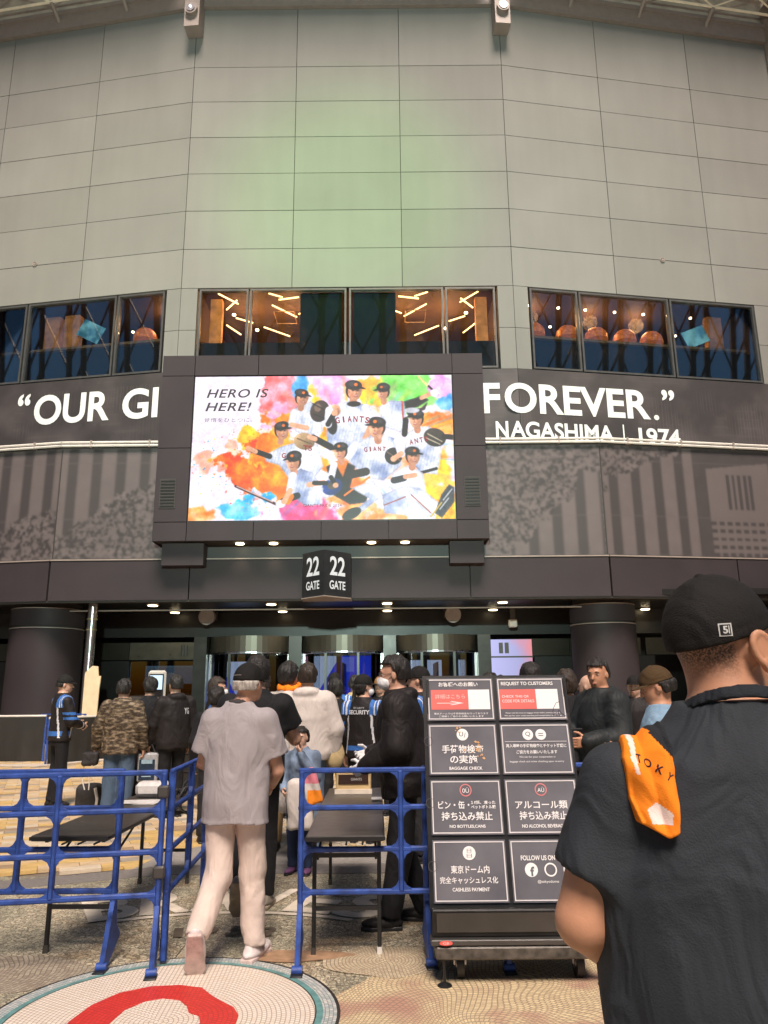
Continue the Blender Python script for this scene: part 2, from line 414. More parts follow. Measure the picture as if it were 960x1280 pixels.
# side rooms: row of glowing copper domes, spots and a tilted television
def tv(F, u, z, o, tilt, w_=1.05, h_=.72):
    c = F.pt(u, o, z); d = F.d * (1 if F.side > 0 else -1)
    ux = (d * math.cos(tilt) + Vector((0, 0, math.sin(tilt)))); uz = (Vector((0, 0, math.cos(tilt))) - d * math.sin(tilt))
    g = np.zeros((13, 21, 3)); n = noise2(12, 20, 5, rng)
    for i in range(13):
        for j in range(21): g[i, j] = c + ux * (j / 20 - .5) * w_ + uz * (i / 12 - .5) * h_
    a = np.array([.03, .16, .24]); b = np.array([.20, .55, .62]); t = np.clip((n - .3) * 2.5, 0, 1)[..., None]
    ob = color_grid('television', g[::-1], a * (1 - t) + b * t, M['tv'], stadium)
for F, doms, ltv, bricks, spots in (
        (FR, (1.35, 2.75, 3.95, 5.15, 6.3), (8.0, 15.2, .42), (9.1,), (.9, 2.1, 3.2, 4.4, 5.6, 6.6, 7.6)),
        (FL, (1.0, 2.2), (4.3, 15.35, -.5), (5.35, 6.2), (1.1, 2.9, .6))):
    for u in doms:
        m_ = MB(); c = F.pt(u, -1.7, 15.05)
        m_.lathe([(.46, -.12), (.45, .06), (.40, .20), (.28, .34), (.10, .43), (.01, .44)], c, 18); m_.build('copper_lamp', M['copper'], stadium, smooth=True)
    tv(F, ltv[0], ltv[1], -1.3, ltv[2])
    for u in bricks:
        m_ = MB(); F.box(m_, u - .32, u + .32, -1.9, -1.6, 14.6, 16.3); m_.build('orange_pillar', M['warm_dim'], stadium)
    for u in spots:
        for zz, oo in ((15.75, -.9), (15.85, -2.6)):
            m_ = MB(); m_.lathe([(.05, 0), (.055, .05)], F.pt(u + (0 if oo > -1 else .35), oo, zz), 8); m_.build('spot_lamp', M['warm_spot'], stadium)
    m_ = MB(); F.box(m_, .5, 9.7, -.85, -.70, 14.36, 14.46); m_.build('counter_edge', M['counter'], stadium)

# ---- upper banner (photograph wrap) and quotation letters
M['mural'] = print_mat('printed_wrap', 0, 0.55)
ban = thing('quote_banner', (0, 24.9, 10), 'long dark wrap above the ledge quoting OUR GI... FOREVER in white capitals', 'banner')
def wrap(F, u0, u1, z0, z1, fn, name, par, off=.05, res=.045):
    nu, nz = int((u1 - u0) / res), int((z1 - z0) / res)
    us = np.linspace(u0, u1, nu + 1); zs = np.linspace(z1, z0, nz + 1)
    if F.side < 0: us = us[::-1]
    P = np.zeros((nz + 1, nu + 1, 3)); b = np.array(F.p); d = np.array(F.d); n = np.array(F.n)
    P[:] = b + n * off + us[None, :, None] * d; P[..., 2] = zs[:, None]
    uc = (us[1:] + us[:-1]) / 2; zc = (zs[1:] + zs[:-1]) / 2
    C = fn(uc, zc)
    return color_grid(name, P, C, M['mural'], par)
DK, LT = np.array([.024, .019, .0185]), np.array([.125, .098, .095])
def ban_fn(seed):
    rs = np.random.default_rng(seed)
    def f(u, z):
        n = noise2(len(z), len(u), 26, rs, 5); n2 = noise2(len(z), len(u), 5, rs, 2)
        t = np.clip((n - .35) * 1.1, 0, .45) * .7 + .04 * n2
        st = ((u % .12) < .045)[None, :] * (z < 12.3)[:, None] * np.clip((noise2(len(z), len(u), 40, rs, 2) - .5) * 6, 0, 1)
        t = t + st * .12
        hz = ((z % .32) < .05)[:, None] * ((u % 3.1) > 1.2)[None, :]
        t = t + hz * .06 * (n > .5)
        return DK + (LT - DK) * t[..., None]
    return f
wrap(FC, .2, 12.20, 9.95, 12.72, ban_fn(1), 'wrap_sheet', ban)
wrap(FR, 0, 12.2, 9.95, 12.72, ban_fn(2), 'wrap_sheet', ban)
wrap(FL, 0, 12.2, 9.95, 12.72, ban_fn(3), 'wrap_sheet', ban)
def wall_text(F, body, u, z, w_, h_, off=.065, m=None, bold=.026, par=None, name='lettering', left_to_right=None):
    T = fit_text(body, w_, h_, bold=bold)
    mb = MB(); d = F.d * (1 if F.side > 0 else -1)
    place_flat(mb, T, F.pt(u, off, z), d, (0, 0, 1))
    return mb.build(name, m or M['white_text'], par or ban)
wall_text(FL, '“', 5.86, 12.07, .50, .46)
wall_text(FL, 'OUR', 3.93, 11.62, 2.98, 1.16)
wall_text(FL, 'GI', 1.27, 11.60, 1.36, 1.16)
wall_text(FC, 'ANTS', -4.6 - UL, 11.6, 3.7, 1.16); wall_text(FC, 'ARE', -.6 - UL, 11.6, 2.8, 1.16)
wall_text(FC, 'F', BW - .98, 11.60, .60, 1.14)
wall_text(FR, 'OREVER', 2.20, 11.60, 5.50, 1.14); wall_text(FR, '.', 5.17, 11.13, .2, .2); wall_text(FR, '”', 5.70, 12.02, .50, .42)
wall_text(FC, 'SHIGEO', 1.5 - UL, 10.38, 2.6, .58)
wall_text(FC, 'N', BW - .66, 10.42, .44, .62); wall_text(FR, 'AGASHIMA', 1.53, 10.42, 3.86, .62)
wall_text(FR, '|', 3.84, 10.44, .05, .70, bold=0); wall_text(FR, '1974', 5.22, 10.38, 1.62, .66)

# ---- ledge with twin pale pipes, lower mural, beam
mur = thing('crowd_mural', (0, 24.6, 6), 'long brown photo mural of a crowd and striped columns below the pipes', 'mural')
mb = MB(); 
for F, w0, D0 in ((GC, GW, 0), (GR, 14, 0), (GL, 14, 0)):
    F.box(mb, 0, w0, -.7, 0.0, 4.5, 9.86)
mb.build('lower_wall', M['joint'], stadium)
for F, w0 in ((GC, GW), (GR, 14), (GL, 14)):
    for k, (zz, oo, rr) in enumerate(((9.93, .09, .045), (9.80, .12, .045))):
        m_ = MB(); m_.tube([F.pt(0, oo, zz), F.pt(w0, oo, zz)], rr, 8); m_.build('ledge_pipe', M['pipe'], stadium, smooth=True)
    for u in np.arange(1.0, w0, 2.0):
        m_ = MB(); F.box(m_, u - .03, u + .03, .0, .16, 9.74, 9.99); m_.build('pipe_clip', M['coping'], stadium)
def mural_fn(kind, seed):
    rs = np.random.default_rng(seed)
    def f(u, z):
        nz, nu = len(z), len(u)
        ph = (u % .82) / .82
        st = np.clip((np.abs(ph - .5) - .21) * 14 + .5, 0, 1)
        st = st * (1 - .5 * ((ph > .30) & (ph < .37)))
        t = np.repeat(st[None, :], nz, 0) * .62 + .13
        t = t * (.85 + .3 * noise2(nz, nu, 12, rs, 3))
        zz = (z[:, None] - 5.9) / 3.95
        U = u[None, :]
        sp = noise2(nz, nu, 3.0, rs, 2) * .8 + .45 * noise2(nz, nu, 1.5, rs, 1)
        crowd = np.clip((sp - .50) * 4.2, .04, .85) * (.65 + .6 * noise2(nz, nu, 16, rs, 2))
        bnd = noise2(nz, nu, 12, rs, 3) * .5
        if kind == 'CL':   mask = zz < .52 * np.clip((U - 0.2) / 3.2, 0, 1) ** .7 + .18 + bnd * .4 - .1
        elif kind == 'L':  mask = zz < .30 - .05 * U + bnd * .4
        elif kind == 'CR': mask = ((zz > .95 - 1.1 * np.clip(1 - (U - 14.3) / 4.2, 0, 1) - bnd * .4) & (U < 17.6)) | (zz > .9 - bnd * .6)
        else:              mask = (zz > .72 + .12 * U - bnd * .5)
        t = np.where(mask, crowd, t)
        if kind == 'R':
            tw = (U > 3.4)
            base = .12 + .10 * noise2(nz, nu, 8, rs, 3)
            tower = (U > 3.9) & (U < 6.3) & (zz < .82 + .03 * (U - 5))
            body_ = .68 + .1 * noise2(nz, nu, 20, rs, 2)
            slots = ((np.abs(U - 5.1) < .55) & (zz > .42) & (zz < .74) & ((U % .22) < .13))
            rows = ((zz < .33) & ((zz % .07) < .03) & ((U % .3) < .2))
            t = np.where(tw, base, t); t = np.where(tower, body_, t); t = np.where(tower & (slots | rows), .12, t)
        seam = (np.abs(z - 7.25) < .018)[:, None] | (np.abs(z - 9.2) < .018)[:, None]
        t = np.where(seam, t * .5 + .3, t)
        for _ in range(2): t = (t * 2 + np.roll(t, 1, 0) + np.roll(t, -1, 0) + np.roll(t, 1, 1) + np.roll(t, -1, 1)) / 6
        return DK + (LT * .92 - DK) * np.clip(t, 0, 1)[..., None]
    return f
wrap(GC, .02, 3.9, 5.90, 9.72, mural_fn('CL', 11), 'mural_sheet', mur, .012, .033)
wrap(GC, 3.9, 14.2, 5.90, 9.72, lambda u, z: np.zeros((len(z), len(u), 3)) + DK, 'mural_sheet', mur, .012, .5)
wrap(GC, 14.2, GW - .02, 5.90, 9.72, mural_fn('CR', 12), 'mural_sheet', mur, .012, .033)
wrap(GR, .02, 8.5, 5.90, 9.72, mural_fn('R', 13), 'mural_sheet', mur, .012, .033)
wrap(GL, .02, 5.5, 5.90, 9.72, mural_fn('L', 14), 'mural_sheet', mur, .012, .033)
# beam
for F, w0, cuts in ((GC, GW, (0, 4.6, 9.2, 13.8, GW)), (GR, 13.8, (0, 4.6, 9.2, 13.8)), (GL, 13.8, (0, 4.6, 9.2, 13.8))):
    for a, b in zip(cuts[:-1], cuts[1:]):
        m_ = MB(); F.box(m_, a + .02, b - .02, 0.0, .14, 4.50, 5.80); m_.build('beam_panel', M['dark_panel'], stadium)
    m_ = MB(); F.box(m_, 0, w0, 0.0, .17, 5.815, 5.86); m_.build('beam_trim', M['coping'], stadium)
    m_ = MB(); F.box(m_, 0, w0, -.05, .10, 4.44, 4.50); m_.build('beam_drip', M['joint'], stadium)
# entrance ceiling
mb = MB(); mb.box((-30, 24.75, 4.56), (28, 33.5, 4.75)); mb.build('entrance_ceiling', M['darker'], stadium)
for zz, yy in ((4.30, 25.75),):
    m_ = MB(); m_.tube([(-11, yy, zz), (7.5, yy, zz)], .028, 6); m_.build('ceiling_rail', M['coping'], stadium)
# columns
def column(cx, cy, r=1.20):
    c = MB(); c.lathe([(r + .03, 0), (r + .03, .55), (r, .58), (r, 3.68)], (cx, cy, 0), 40); o = c.build('column', M['dark_panel'], stadium, smooth=True)
    for z0, z1, rr, m_ in ((3.70, 3.735, r + .015, M['coping']), (3.735, 3.80, r - .05, M['joint']), (3.80, 4.36, r, M['dark_panel']), (4.36, 4.39, r + .012, M['coping']), (4.39, 4.56, r - .12, M['joint'])):
        c = MB(); c.lathe([(rr, z0), (rr, z1)], (cx, cy, 0), 40); q = c.build('column_ring', m_, None, smooth=True)
        q.parent = o; q.data.transform(Matrix.Translation((0, -25, 0)))
    return o
column(-11.75, 26.4); column(7.58, 26.4, 1.10)
m_ = MB(); m_.tube([(-9.80, 25.3, 0), (-9.80, 25.3, 4.5)], .15, 16); m_.build('steel_downpipe', M['steel'], stadium, smooth=True)
M['brass'] = mat('brass_collar', (.7, .6, .3), .3, .8)
for z in (3.95, 3.6): m_ = MB(); m_.lathe([(.17, 0), (.17, .05)], (-9.80, 25.3, z), 16); m_.build('pipe_collar', M['brass'], stadium, smooth=True)

# ---- back wall of the entrance
BY = 29.0
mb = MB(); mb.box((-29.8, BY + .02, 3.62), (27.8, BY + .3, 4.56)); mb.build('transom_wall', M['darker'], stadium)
M['transom'] = mat('smoked_metal_panel', (.045, .04, .03), 0.3, 0.7, .25, .6)
M['drum'] = mat('polished_drum_band', (.15, .13, .105), 0.42, .7, .1, 1.0)
def bx(x0, x1, z0, z1, m, name, y0=BY - .02, y1=BY + .1, parent=stadium):
    q = MB(); q.box((x0, y0, z0), (x1, y1, z1)); return q.build(name, m, parent)
def dpx(px): return (px - 480) / 940 * BY * 1.0      # width on the door wall per photo pixel
# left of the drums: ticket windows
for a, b in ((-15.3, -9.72), (-9.70, -7.25)): bx(a, b, 2.78, 3.42, M['transom'] if a < -9.71 else mat('satin_panel', (.10, .09, .07), .3, .6), 'transom_panel')
for k in range(3): bx(-7.75 + k * .11, -7.70 + k * .11, 2.9, 3.32, M['black'], 'vent_slat', BY - .05, BY - .02)
bx(-15.3, -9.7, .0, 2.74, M['darker'], 'side_wall'); bx(-7.12, -6.9, 0, 3.4, M['transom'], 'door_jamb')
bx(-9.68, -7.2, 0, .95, M['darker'], 'counter_front')
gp = glass('door_glass', (.55, .55, .55), .10)
bx(-9.64, -7.24, .97, 2.72, gp, 'ticket_glass', BY, BY + .02)
q = bx(-9.5, -7.3, 1.9, 2.6, emis('dim_inner_screen', (.25, .45, .7), .25), 'inner_screen', BY + 1.4, BY + 1.42)
# right part: lit poster wall and transom
for a, b, m_ in ((4.4, 7.0, M['transom']), (7.02, 9.7, M['transom']), (9.9, 13.0, M['transom']), (13.05, 16.0, M['transom'])): bx(a, b, 2.82, 3.45, m_, 'transom_panel')
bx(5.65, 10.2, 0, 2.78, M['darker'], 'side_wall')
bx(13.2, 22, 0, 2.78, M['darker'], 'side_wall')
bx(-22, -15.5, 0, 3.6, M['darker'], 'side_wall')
# revolving doors: three metal drums with glass below
led_blue, led_pale, led_pink = emis('led_blue', (.02, .06, .95), 1.1), emis('led_pale', (.45, .62, .95), 1.3), emis('led_pink', (.9, .35, .5), 1.0)
def drum(cx, r=1.62, cy=None, n=28):
    cy = BY + .75
    t = thing('revolving_door', (cx, cy, 0), '', 'door', 'revolving doors in a row under curved metal bands')
    def arc(rr, z0, z1, th, a0, a1, m, name, nn):
        q = MB(); A_ = np.linspace(a0, a1, nn + 1)
        for i in range(nn):
            P = [(cx + rr_ * math.sin(a), cy - rr_ * math.cos(a)) for rr_, a in ((rr, A_[i]), (rr, A_[i + 1]), (rr - th, A_[i + 1]), (rr - th, A_[i]))]
            q.quadbox([(x, y, z0) for x, y in P], (0, 0, z1 - z0))
        return q.build(name, m, t, smooth=True)
    arc(r, 3.02, 3.60, .05, -1.5, 1.5, M['drum'], 'drum_band', 24)
    arc(r + .02, 2.95, 3.01, .07, -1.5, 1.5, M['steel'], 'door_head', 24)
    for a in (-1.15, -.38, .38, 1.15):
        q = MB(); x, y = cx + r * math.sin(a), cy - r * math.cos(a); q.box((x - .045, y - .045, 0), (x + .045, y + .045, 2.95)); q.build('door_post', M['steel'] if abs(a) > 1 else M['frame'], t)
    arc(r - .03, 0.1, 2.93, .02, -1.12, 1.12, gp, 'curved_glass', 12)
    q = MB(); q.box((cx - .03, cy - 1.2, .1), (cx + .03, cy + 1.2, 2.6)); q.box((cx - .9, cy - .03, .1), (cx + .9, cy + .03, .5)); q.build('door_wing', M['frame'], t)
    return t
d1 = drum(-5.15); d1['label'] = 'revolving door at the left of the three, nearest the ticket windows'
d2 = drum(-1.60); d2['label'] = 'middle revolving door, blue and white screen glowing behind its glass'
d3 = drum(1.95); d3['label'] = 'revolving door nearest the right column, behind the sign cart'
for x in (-6.95, -3.38, .17, 3.72):
    bx(x - .24, x + .24, 0, 3.6, mat('pier_metal', (.05, .046, .042), .35, .5), 'door_pier', BY - .35, BY + .2)
# lobby behind the doors with its lit screens
mb = MB(); mb.box((-30, 33.4, 0), (28, 33.5, 4.56)); mb.build('lobby_wall', M['darker'], stadium)
for x in (-30, 27.9): mb = MB(); mb.box((x, 25, 0), (x + .1, 33.4, 4.56)); mb.build('lobby_wall', M['darker'], stadium)
scr = thing('lobby_screen', (-2, 32, 0), 'white and blue lit display glowing behind the middle revolving door', 'screen')
q = MB(); q.quadbox([(-3.35, 32, 1.2), (-2.05, 32, 1.2), (-2.05, 32, 3.0), (-3.35, 32, 3.0)], (0, .05, 0)); q.build('display', led_pale, scr)
q = MB(); q.quadbox([(-3.0, 31.99, 1.2), (-2.04, 31.99, 1.2), (-2.04, 31.99, 2.75)], (0, .005, 0)); q.build('display', led_blue, scr)
q = MB(); q.quadbox([(-3.35, 31.99, 2.4), (-3.0, 31.99, 2.4), (-3.0, 31.99, 3.0), (-3.35, 31.99, 3.0)], (0, .005, 0)); q.build('display', led_pink, scr)
q = MB(); q.quadbox([(-1.85, 32, 1.2), (-.5, 32, 1.2), (-.5, 32, 3.0), (-1.85, 32, 3.0)], (0, .05, 0)); q.build('display', led_blue, scr)
q = MB(); q.box((-1.8, 31.97, 2.35), (-1.3, 31.99, 2.95)); q.build('display', emis('led_mid', (.12, .2, .95), 1.2), scr)
for x0, x1, lab in ((1.05, 1.55, 'pale lit panel left of the pair behind the right revolving door'), (1.75, 2.35, 'pale lit panel right of the pair behind the right revolving door'), (3.05, 3.35, 'narrow pale lit panel beside the right door pier'), (-6.6, -5.6, 'small blue and white lit panel behind the left revolving door')):
    s_ = thing('lobby_screen', ((x0 + x1) / 2, 32, 0), lab, 'screen')
    q = MB(); q.box((x0, 32, .9), (x1, 32.05, 2.8)); q.build('display', led_pale, s_)
    if x0 < -6: q = MB(); q.quadbox([(x0, 31.98, .9), (x1 - .3, 31.98, .9), (x0, 31.98, 2.2)], (0, .01, 0)); q.build('display', led_blue, s_)
pos = thing('lit_poster', (4.9, BY - .1, 0), 'pink and pale blue lit poster right of the revolving doors', 'poster')
g = np.zeros((41, 31, 3)); rs = np.random.default_rng(5); n = noise2(40, 30, 14, rs, 3)
for i in range(41):
    for j in range(31): g[i, j] = (4.0 + 1.55 * j / 30, BY - .12, 3.42 - 2.2 * i / 40)
xx, yy = np.meshgrid(np.linspace(0, 1, 30), np.linspace(0, 1, 40))
c = np.zeros((40, 30, 3)) + np.array([.55, .55, .95]); c[...] = c * (1 - xx[..., None] * .3)
t = np.clip((xx + .5 * n - .85) * 3, 0, 1)[..., None]; c = c * (1 - t) + np.array([.85, .30, .35]) * t
t = np.clip((.16 - np.hypot(xx - .8, yy - .62)) * 9, 0, 1)[..., None]; c = c * (1 - t) + np.array([1, .22, .03]) * t
color_grid('poster_sheet', g, c, print_mat('lit_poster_print', .8), pos)
for k in range(2): q = MB(); q.box((4.3 + k * .22, BY - .16, 2.9), (4.45 + k * .22, BY - .13, 3.3)); q.build('emblem', M['frame'], pos)
q = MB(); q.box((3.98, BY - .15, 2.74), (5.58, BY - .12, 2.80)); q.build('frame_bar', M['frame'], pos)

# ---- ceiling fittings
DLL = [(-8.01, 26.0, 'beside the left column, front row'), (-7.9, 28.4, 'beside the left column, back row'), (-3.92, 26.0, 'left of the gate sign, front row'), (-3.85, 28.4, 'left of the gate sign, back row'),
       (.08, 26.0, 'right of the gate sign, front row'), (.09, 28.4, 'right of the gate sign, back row'), (4.07, 26.0, 'near the right column, front row'), (4.07, 28.4, 'near the right column, back row'),
       (10.2, 26.6, 'right of the right column, front row'), (9.9, 28.7, 'right of the right column, back row')]
for x, y, lab in DLL:
    t = thing('downlight', (x, y, 4.5), 'lit round downlight in the entrance ceiling, ' + lab, 'ceiling light', 'downlights in the entrance ceiling')
    q = MB(); q.lathe([(.20, 0), (.20, .06)], (x, y, 4.5), 20); q.build('trim_ring', M['lamp_trim'], t, smooth=True)
    q = MB(); q.lathe([(.16, 0), (.16, .02)], (x, y, 4.475), 20); q.build('diffuser', M['lamp'], t)
    if y < 27: spot('downlight_beam', (x, y, 4.4), (x, y - .6, 0), 60, (1.0, .78, .5), 110, .8, .12)
    else: spot('downlight_beam', (x, y, 4.4), (x, y - .4, 0), 25, (1.0, .78, .5), 110, .8, .12)
for x, lab in ((-6.65, 'left'), (2.54, 'right')):
    t = thing('ceiling_speaker', (x, 28.3, 4.3), 'round grey drum speaker hanging from the entrance ceiling at %s' % lab, 'speaker', 'drum speakers under the entrance ceiling')
    q = MB(); q.tube([(x, 28.15, 4.30), (x, 28.55, 4.34)], [.30, .27], 20); q.build('speaker_drum', mat('speaker_grey', (.28, .25, .24), .5), t, smooth=True)
    for s_ in (-1, 1): q = MB(); q.box((x + s_ * .30 - .02, 28.5, 4.2), (x + s_ * .30 + .02, 28.54, 4.56)); q.build('bracket', M['frame'], t)
t = thing('camera_box', (4.75, 28.3, 4.0), 'small pale square unit hanging near the right column', 'fixture')
q = MB(); q.box((4.63, 28.2, 3.83), (4.93, 28.45, 4.12), bev=.03); q.build('box_body', M['pipe'], t)
q = MB(); q.box((4.7, 28.3, 4.12), (4.88, 28.4, 4.56)); q.build('hanger', M['frame'], t)
# ------------------------------------------------------------------ LED screen and its housing
HY = 23.6
led = thing('led_screen', (-2.02, HY, 6), 'large lit screen reading HERO IS HERE with baseball players and paint clouds', 'screen')
SX0, SX1, SZ0, SZ1 = -6.32, 2.31, 6.94, 11.92
hx0, hx1, hz0, hz1 = -7.45, 3.38, 6.27, 12.70
mb = MB(); mb.box((hx0 + .05, HY + .12, hz0 + .03), (hx1 - .05, 24.9, hz1 - .03)); mb.build('housing_core', M['joint'], led)
def hp(x0, x1, z0, z1, y0=HY, y1=HY + .12, m=None, g=.012, name='housing_panel'):
    q = MB(); q.box((x0 + g, y0, z0 + g), (x1 - g, y1, z1 - g)); return q.build(name, m or M['dark_panel'], led)
xs = [hx0, SX0 - .03, -4.2, -2.02, .14, SX1 + .03, hx1]
for a, b in zip(xs[:-1], xs[1:]):
    hp(a, b, 11.95, hz1)
    hp(a, b, hz0, 6.90)
for a, b in ((hx0, SX0 - .03), (SX1 + .03, hx1)):
    for z0, z1 in ((6.90, 9.4), (9.4, 11.95)): hp(a, b, z0, z1)
for a in (-7.28, 2.62):
    hp(a, a + .52, 7.35, 8.35, HY - .02, HY - .001, M['joint'], 0, 'vent_panel')
    for k in range(9): hp(a + .03, a + .49, 7.40 + k * .105, 7.44 + k * .105, HY - .035, HY - .02, M['darker'], 0, 'vent_slat')
# side, bottom cladding
for a in (hx0, hx1 - .05): q = MB(); q.box((a, HY + .125, hz0), (a + .05, 24.9, hz1)); q.build('side_panel', M['dark_panel'], led)
for a, b in ((-7.2, -5.85), (2.12, 3.22)):
    q = MB(); q.box((a, HY + .35, 5.55), (b, 24.46, hz0)); q.build('support_bracket', M['dark_panel'], led)
for k, x in enumerate((-4.72, -3.62, -.42, .68)):
    q = MB(); q.lathe([(.14, 0), (.14, .03)], (x, 24.15, hz0 - .01), 16); q.build('soffit_lamp', M['lamp'], led)
    spot('soffit_beam', (x, 24.15, 6.1), (x, 24.4, 0), 12, (1, .8, .55), 100, .9, .1)
# picture, painted as a print attribute (coordinates are those of a 741 x 407 sheet)
W_, H_ = 494, 272
rs = np.random.default_rng(21)
X, Y = np.meshgrid((np.arange(W_) + .5) / W_ * 741 + 97, (np.arange(H_) + .5) / H_ * 407 + 299)
img = np.zeros((H_, W_, 3)) + np.array([235, 222, 240])
img += (noise2(H_, W_, 60, rs, 3)[..., None] - .5) * 22
def blend(mask, col):
    global img
    img = img * (1 - mask[..., None]) + np.array(col, float) * mask[..., None]
def cloud(cx, cy, rx, ry, col, col2, k=1.0, cell=26, sharp=3.5):
    n = noise2(H_, W_, cell, rs, 6); d = np.hypot((X - cx) / rx, (Y - cy) / ry)
    m_ = np.clip((1.05 + (n - .5) * 2.0 * k - d) * sharp, 0, 1)
    n2 = noise2(H_, W_, cell * .8, rs, 5); t = np.clip((n2 - .32) * 2.6, 0, 1)[..., None]
    c = np.array(col, float) * (1 - t) + np.array(col2, float) * t
    global img
    img = img * (1 - m_[..., None]) + c * m_[..., None]
def ell(cx, cy, rx, ry, col, ang=0, soft=1.5, shade=0):
    a = R(ang); dx, dy = X - cx, Y - cy
    u = (dx * math.cos(a) + dy * math.sin(a)) / rx; v = (-dx * math.sin(a) + dy * math.cos(a)) / ry
    m_ = np.clip((1 - np.hypot(u, v)) * min(rx, ry) / soft + .5, 0, 1)
    c = np.array(col, float)
    if shade: c = c * (1 - shade * np.clip(u * .6 + v * .5, -1, 1))[..., None]
    blend(m_, c)
def poly(pts, col, tex=0, stripes=False, cell=30):
    m_ = np.zeros(X.shape, bool); n = len(pts)
    for i in range(n):
        (x0, y0), (x1, y1) = pts[i], pts[(i + 1) % n]
        if y0 == y1: continue
        c_ = ((y0 > Y) != (y1 > Y)) & (X < (x1 - x0) * (Y - y0) / (y1 - y0) + x0); m_ ^= c_
    c = np.zeros(img.shape) + np.array(col, float)
    if tex: c = c * (1 - tex * np.clip((noise2(H_, W_, cell, rs, 4) - .45) * 3.2, 0, 1)[..., None] * np.array([1.1, .95, .55]))
    if stripes: c = c * (1 - .10 * ((X + .25 * Y) % 9 < 1.6))[..., None]
    f = m_.astype(float); f = (f + np.roll(f, 1, 0) + np.roll(f, -1, 0) + np.roll(f, 1, 1) + np.roll(f, -1, 1)) / 5
    ed = np.clip(f - (np.roll(f, 3, 0) + np.roll(f, -3, 0) + np.roll(f, 3, 1) + np.roll(f, -3, 1)) / 4, 0, 1)
    blend(f, c); blend(ed * .75, (105, 95, 112))
def line(x0, y0, x1, y1, w_, col):
    dx, dy = x1 - x0, y1 - y0; L2 = dx * dx + dy * dy
    t = np.clip(((X - x0) * dx + (Y - y0) * dy) / L2, 0, 1); d = np.hypot(X - x0 - t * dx, Y - y0 - t * dy)
    blend(np.clip(w_ / 2 - d + .6, 0, 1), col)
OR, YE, RD, PK, BL, GR_ = (250, 120, 20), (255, 205, 30), (235, 40, 20), (245, 110, 170), (20, 160, 235), (90, 210, 60)
cloud(350, 350, 60, 62, (240, 90, 90), (250, 170, 190), 1.2); cloud(400, 330, 22, 40, (50, 160, 235), (150, 200, 250), 1)
cloud(455, 345, 34, 60, YE, (255, 225, 140), 1.2); cloud(500, 330, 50, 45, (240, 150, 220), (250, 215, 245), 1)
cloud(600, 345, 42, 75, (255, 205, 40), (255, 150, 60), 1.1); cloud(700, 345, 78, 55, GR_, (150, 240, 120), 1.1)
cloud(810, 330, 40, 45, (225, 120, 220), (245, 190, 240), 1); cloud(812, 385, 30, 28, (40, 150, 235), (120, 200, 250), 1)
cloud(330, 430, 50, 45, (235, 150, 190), (245, 200, 220), 1.2); cloud(185, 555, 70, 42, (240, 150, 130), (250, 195, 170), 1.6)
cloud(275, 480, 62, 26, YE, (255, 170, 30), 1.4); cloud(300, 550, 88, 62, OR, RD, 1.3); cloud(290, 560, 60, 30, YE, OR, 1.5)
cloud(350, 590, 45, 36, RD, OR, 1.1); cloud(320, 640, 62, 34, BL, (80, 190, 240), 1.2); cloud(235, 680, 75, 20, (60, 180, 235), (150, 215, 245), 1.3)
cloud(105, 695, 50, 34, OR, (250, 190, 130), 1.2); cloud(430, 680, 80, 36, (235, 50, 120), (245, 120, 180), 1.1)
cloud(520, 470, 70, 55, OR, YE, 1.2); cloud(540, 640, 60, 70, (250, 110, 40), (250, 200, 120), 1.2); cloud(640, 690, 90, 30, OR, (250, 200, 150), 1.2)
cloud(790, 600, 70, 70, YE, (250, 190, 90), 1.2); cloud(800, 440, 50, 35, OR, (255, 180, 90), 1.2); cloud(690, 560, 60, 50, (250, 190, 170), OR, 1.2)
cloud(815, 680, 40, 40, OR, YE, 1)
for k in range(260):   # splatter
    a = rs.uniform(0, 6.28); r_ = rs.uniform(60, 170); x_, y_ = 300 + r_ * 1.25 * math.cos(a), 560 + r_ * .75 * math.sin(a)
    if x_ < 420: ell(x_, y_, rs.uniform(.8, 2.4), rs.uniform(.8, 2), (OR, RD, YE, BL)[k % 4], soft=1)
SK, WH, BK, DR = (222, 160, 125), (226, 228, 238), (32, 28, 30), (150, 20, 25)
def head(x, y, r, tilt=0, helm=False, look=1):
    r *= .92
    line(x, y + r * .7, x - look * r * .1, y + r * 1.5, r * .8, (190, 128, 98))
    ell(x - look * r * .1, y + r * .1, r * .80, r * .95, (40, 30, 28), tilt)
    ell(x + look * r * .10, y + r * .22, r * .74, r * .98, SK, tilt, shade=.38)
    ell(x - look * r * .52, y + r * .25, r * .14, r * .22, (195, 130, 100)); ell(x + look * r * .15, y - r * .02, r * .6, r * .16, (120, 76, 58), tilt + look * 6, soft=5)
    ell(x - look * r * .04, y - r * .50, r * .92, r * (.66 if helm else .56), BK, tilt); ell(x - look * r * .25, y - r * .62, r * .4, r * .26, (62, 56, 60), tilt, soft=6)
    ell(x + look * r * .72, y - r * .22, r * .56, r * .12, (20, 18, 20), tilt + look * 12)
    ell(x + look * r * .22, y - r * .55, r * .20, r * .18, (230, 110, 30))
    for dx in (-.12, .38): ell(x + look * r * dx, y + r * .12, r * .13, r * .06, (50, 30, 28), soft=1.5); line(x + look * r * (dx - .12), y - r * .02, x + look * r * (dx + .14), y - r * .03, 1.4, (60, 38, 32))
    line(x + look * r * .20, y + r * .12, x + look * r * .30, y + r * .45, 2.0, (178, 112, 84)); ell(x + look * r * .26, y + r * .46, r * .12, r * .06, (165, 100, 78))
    ell(x + look * r * .18, y + r * .72, r * .24, r * .12, (140, 50, 45), soft=1.5); line(x + look * r * .05, y + r * .70, x + look * r * .32, y + r * .69, 1.6, (235, 225, 220))
    ell(x - look * r * .25, y + r * .62, r * .25, r * .35, (186, 122, 92), tilt, soft=8)
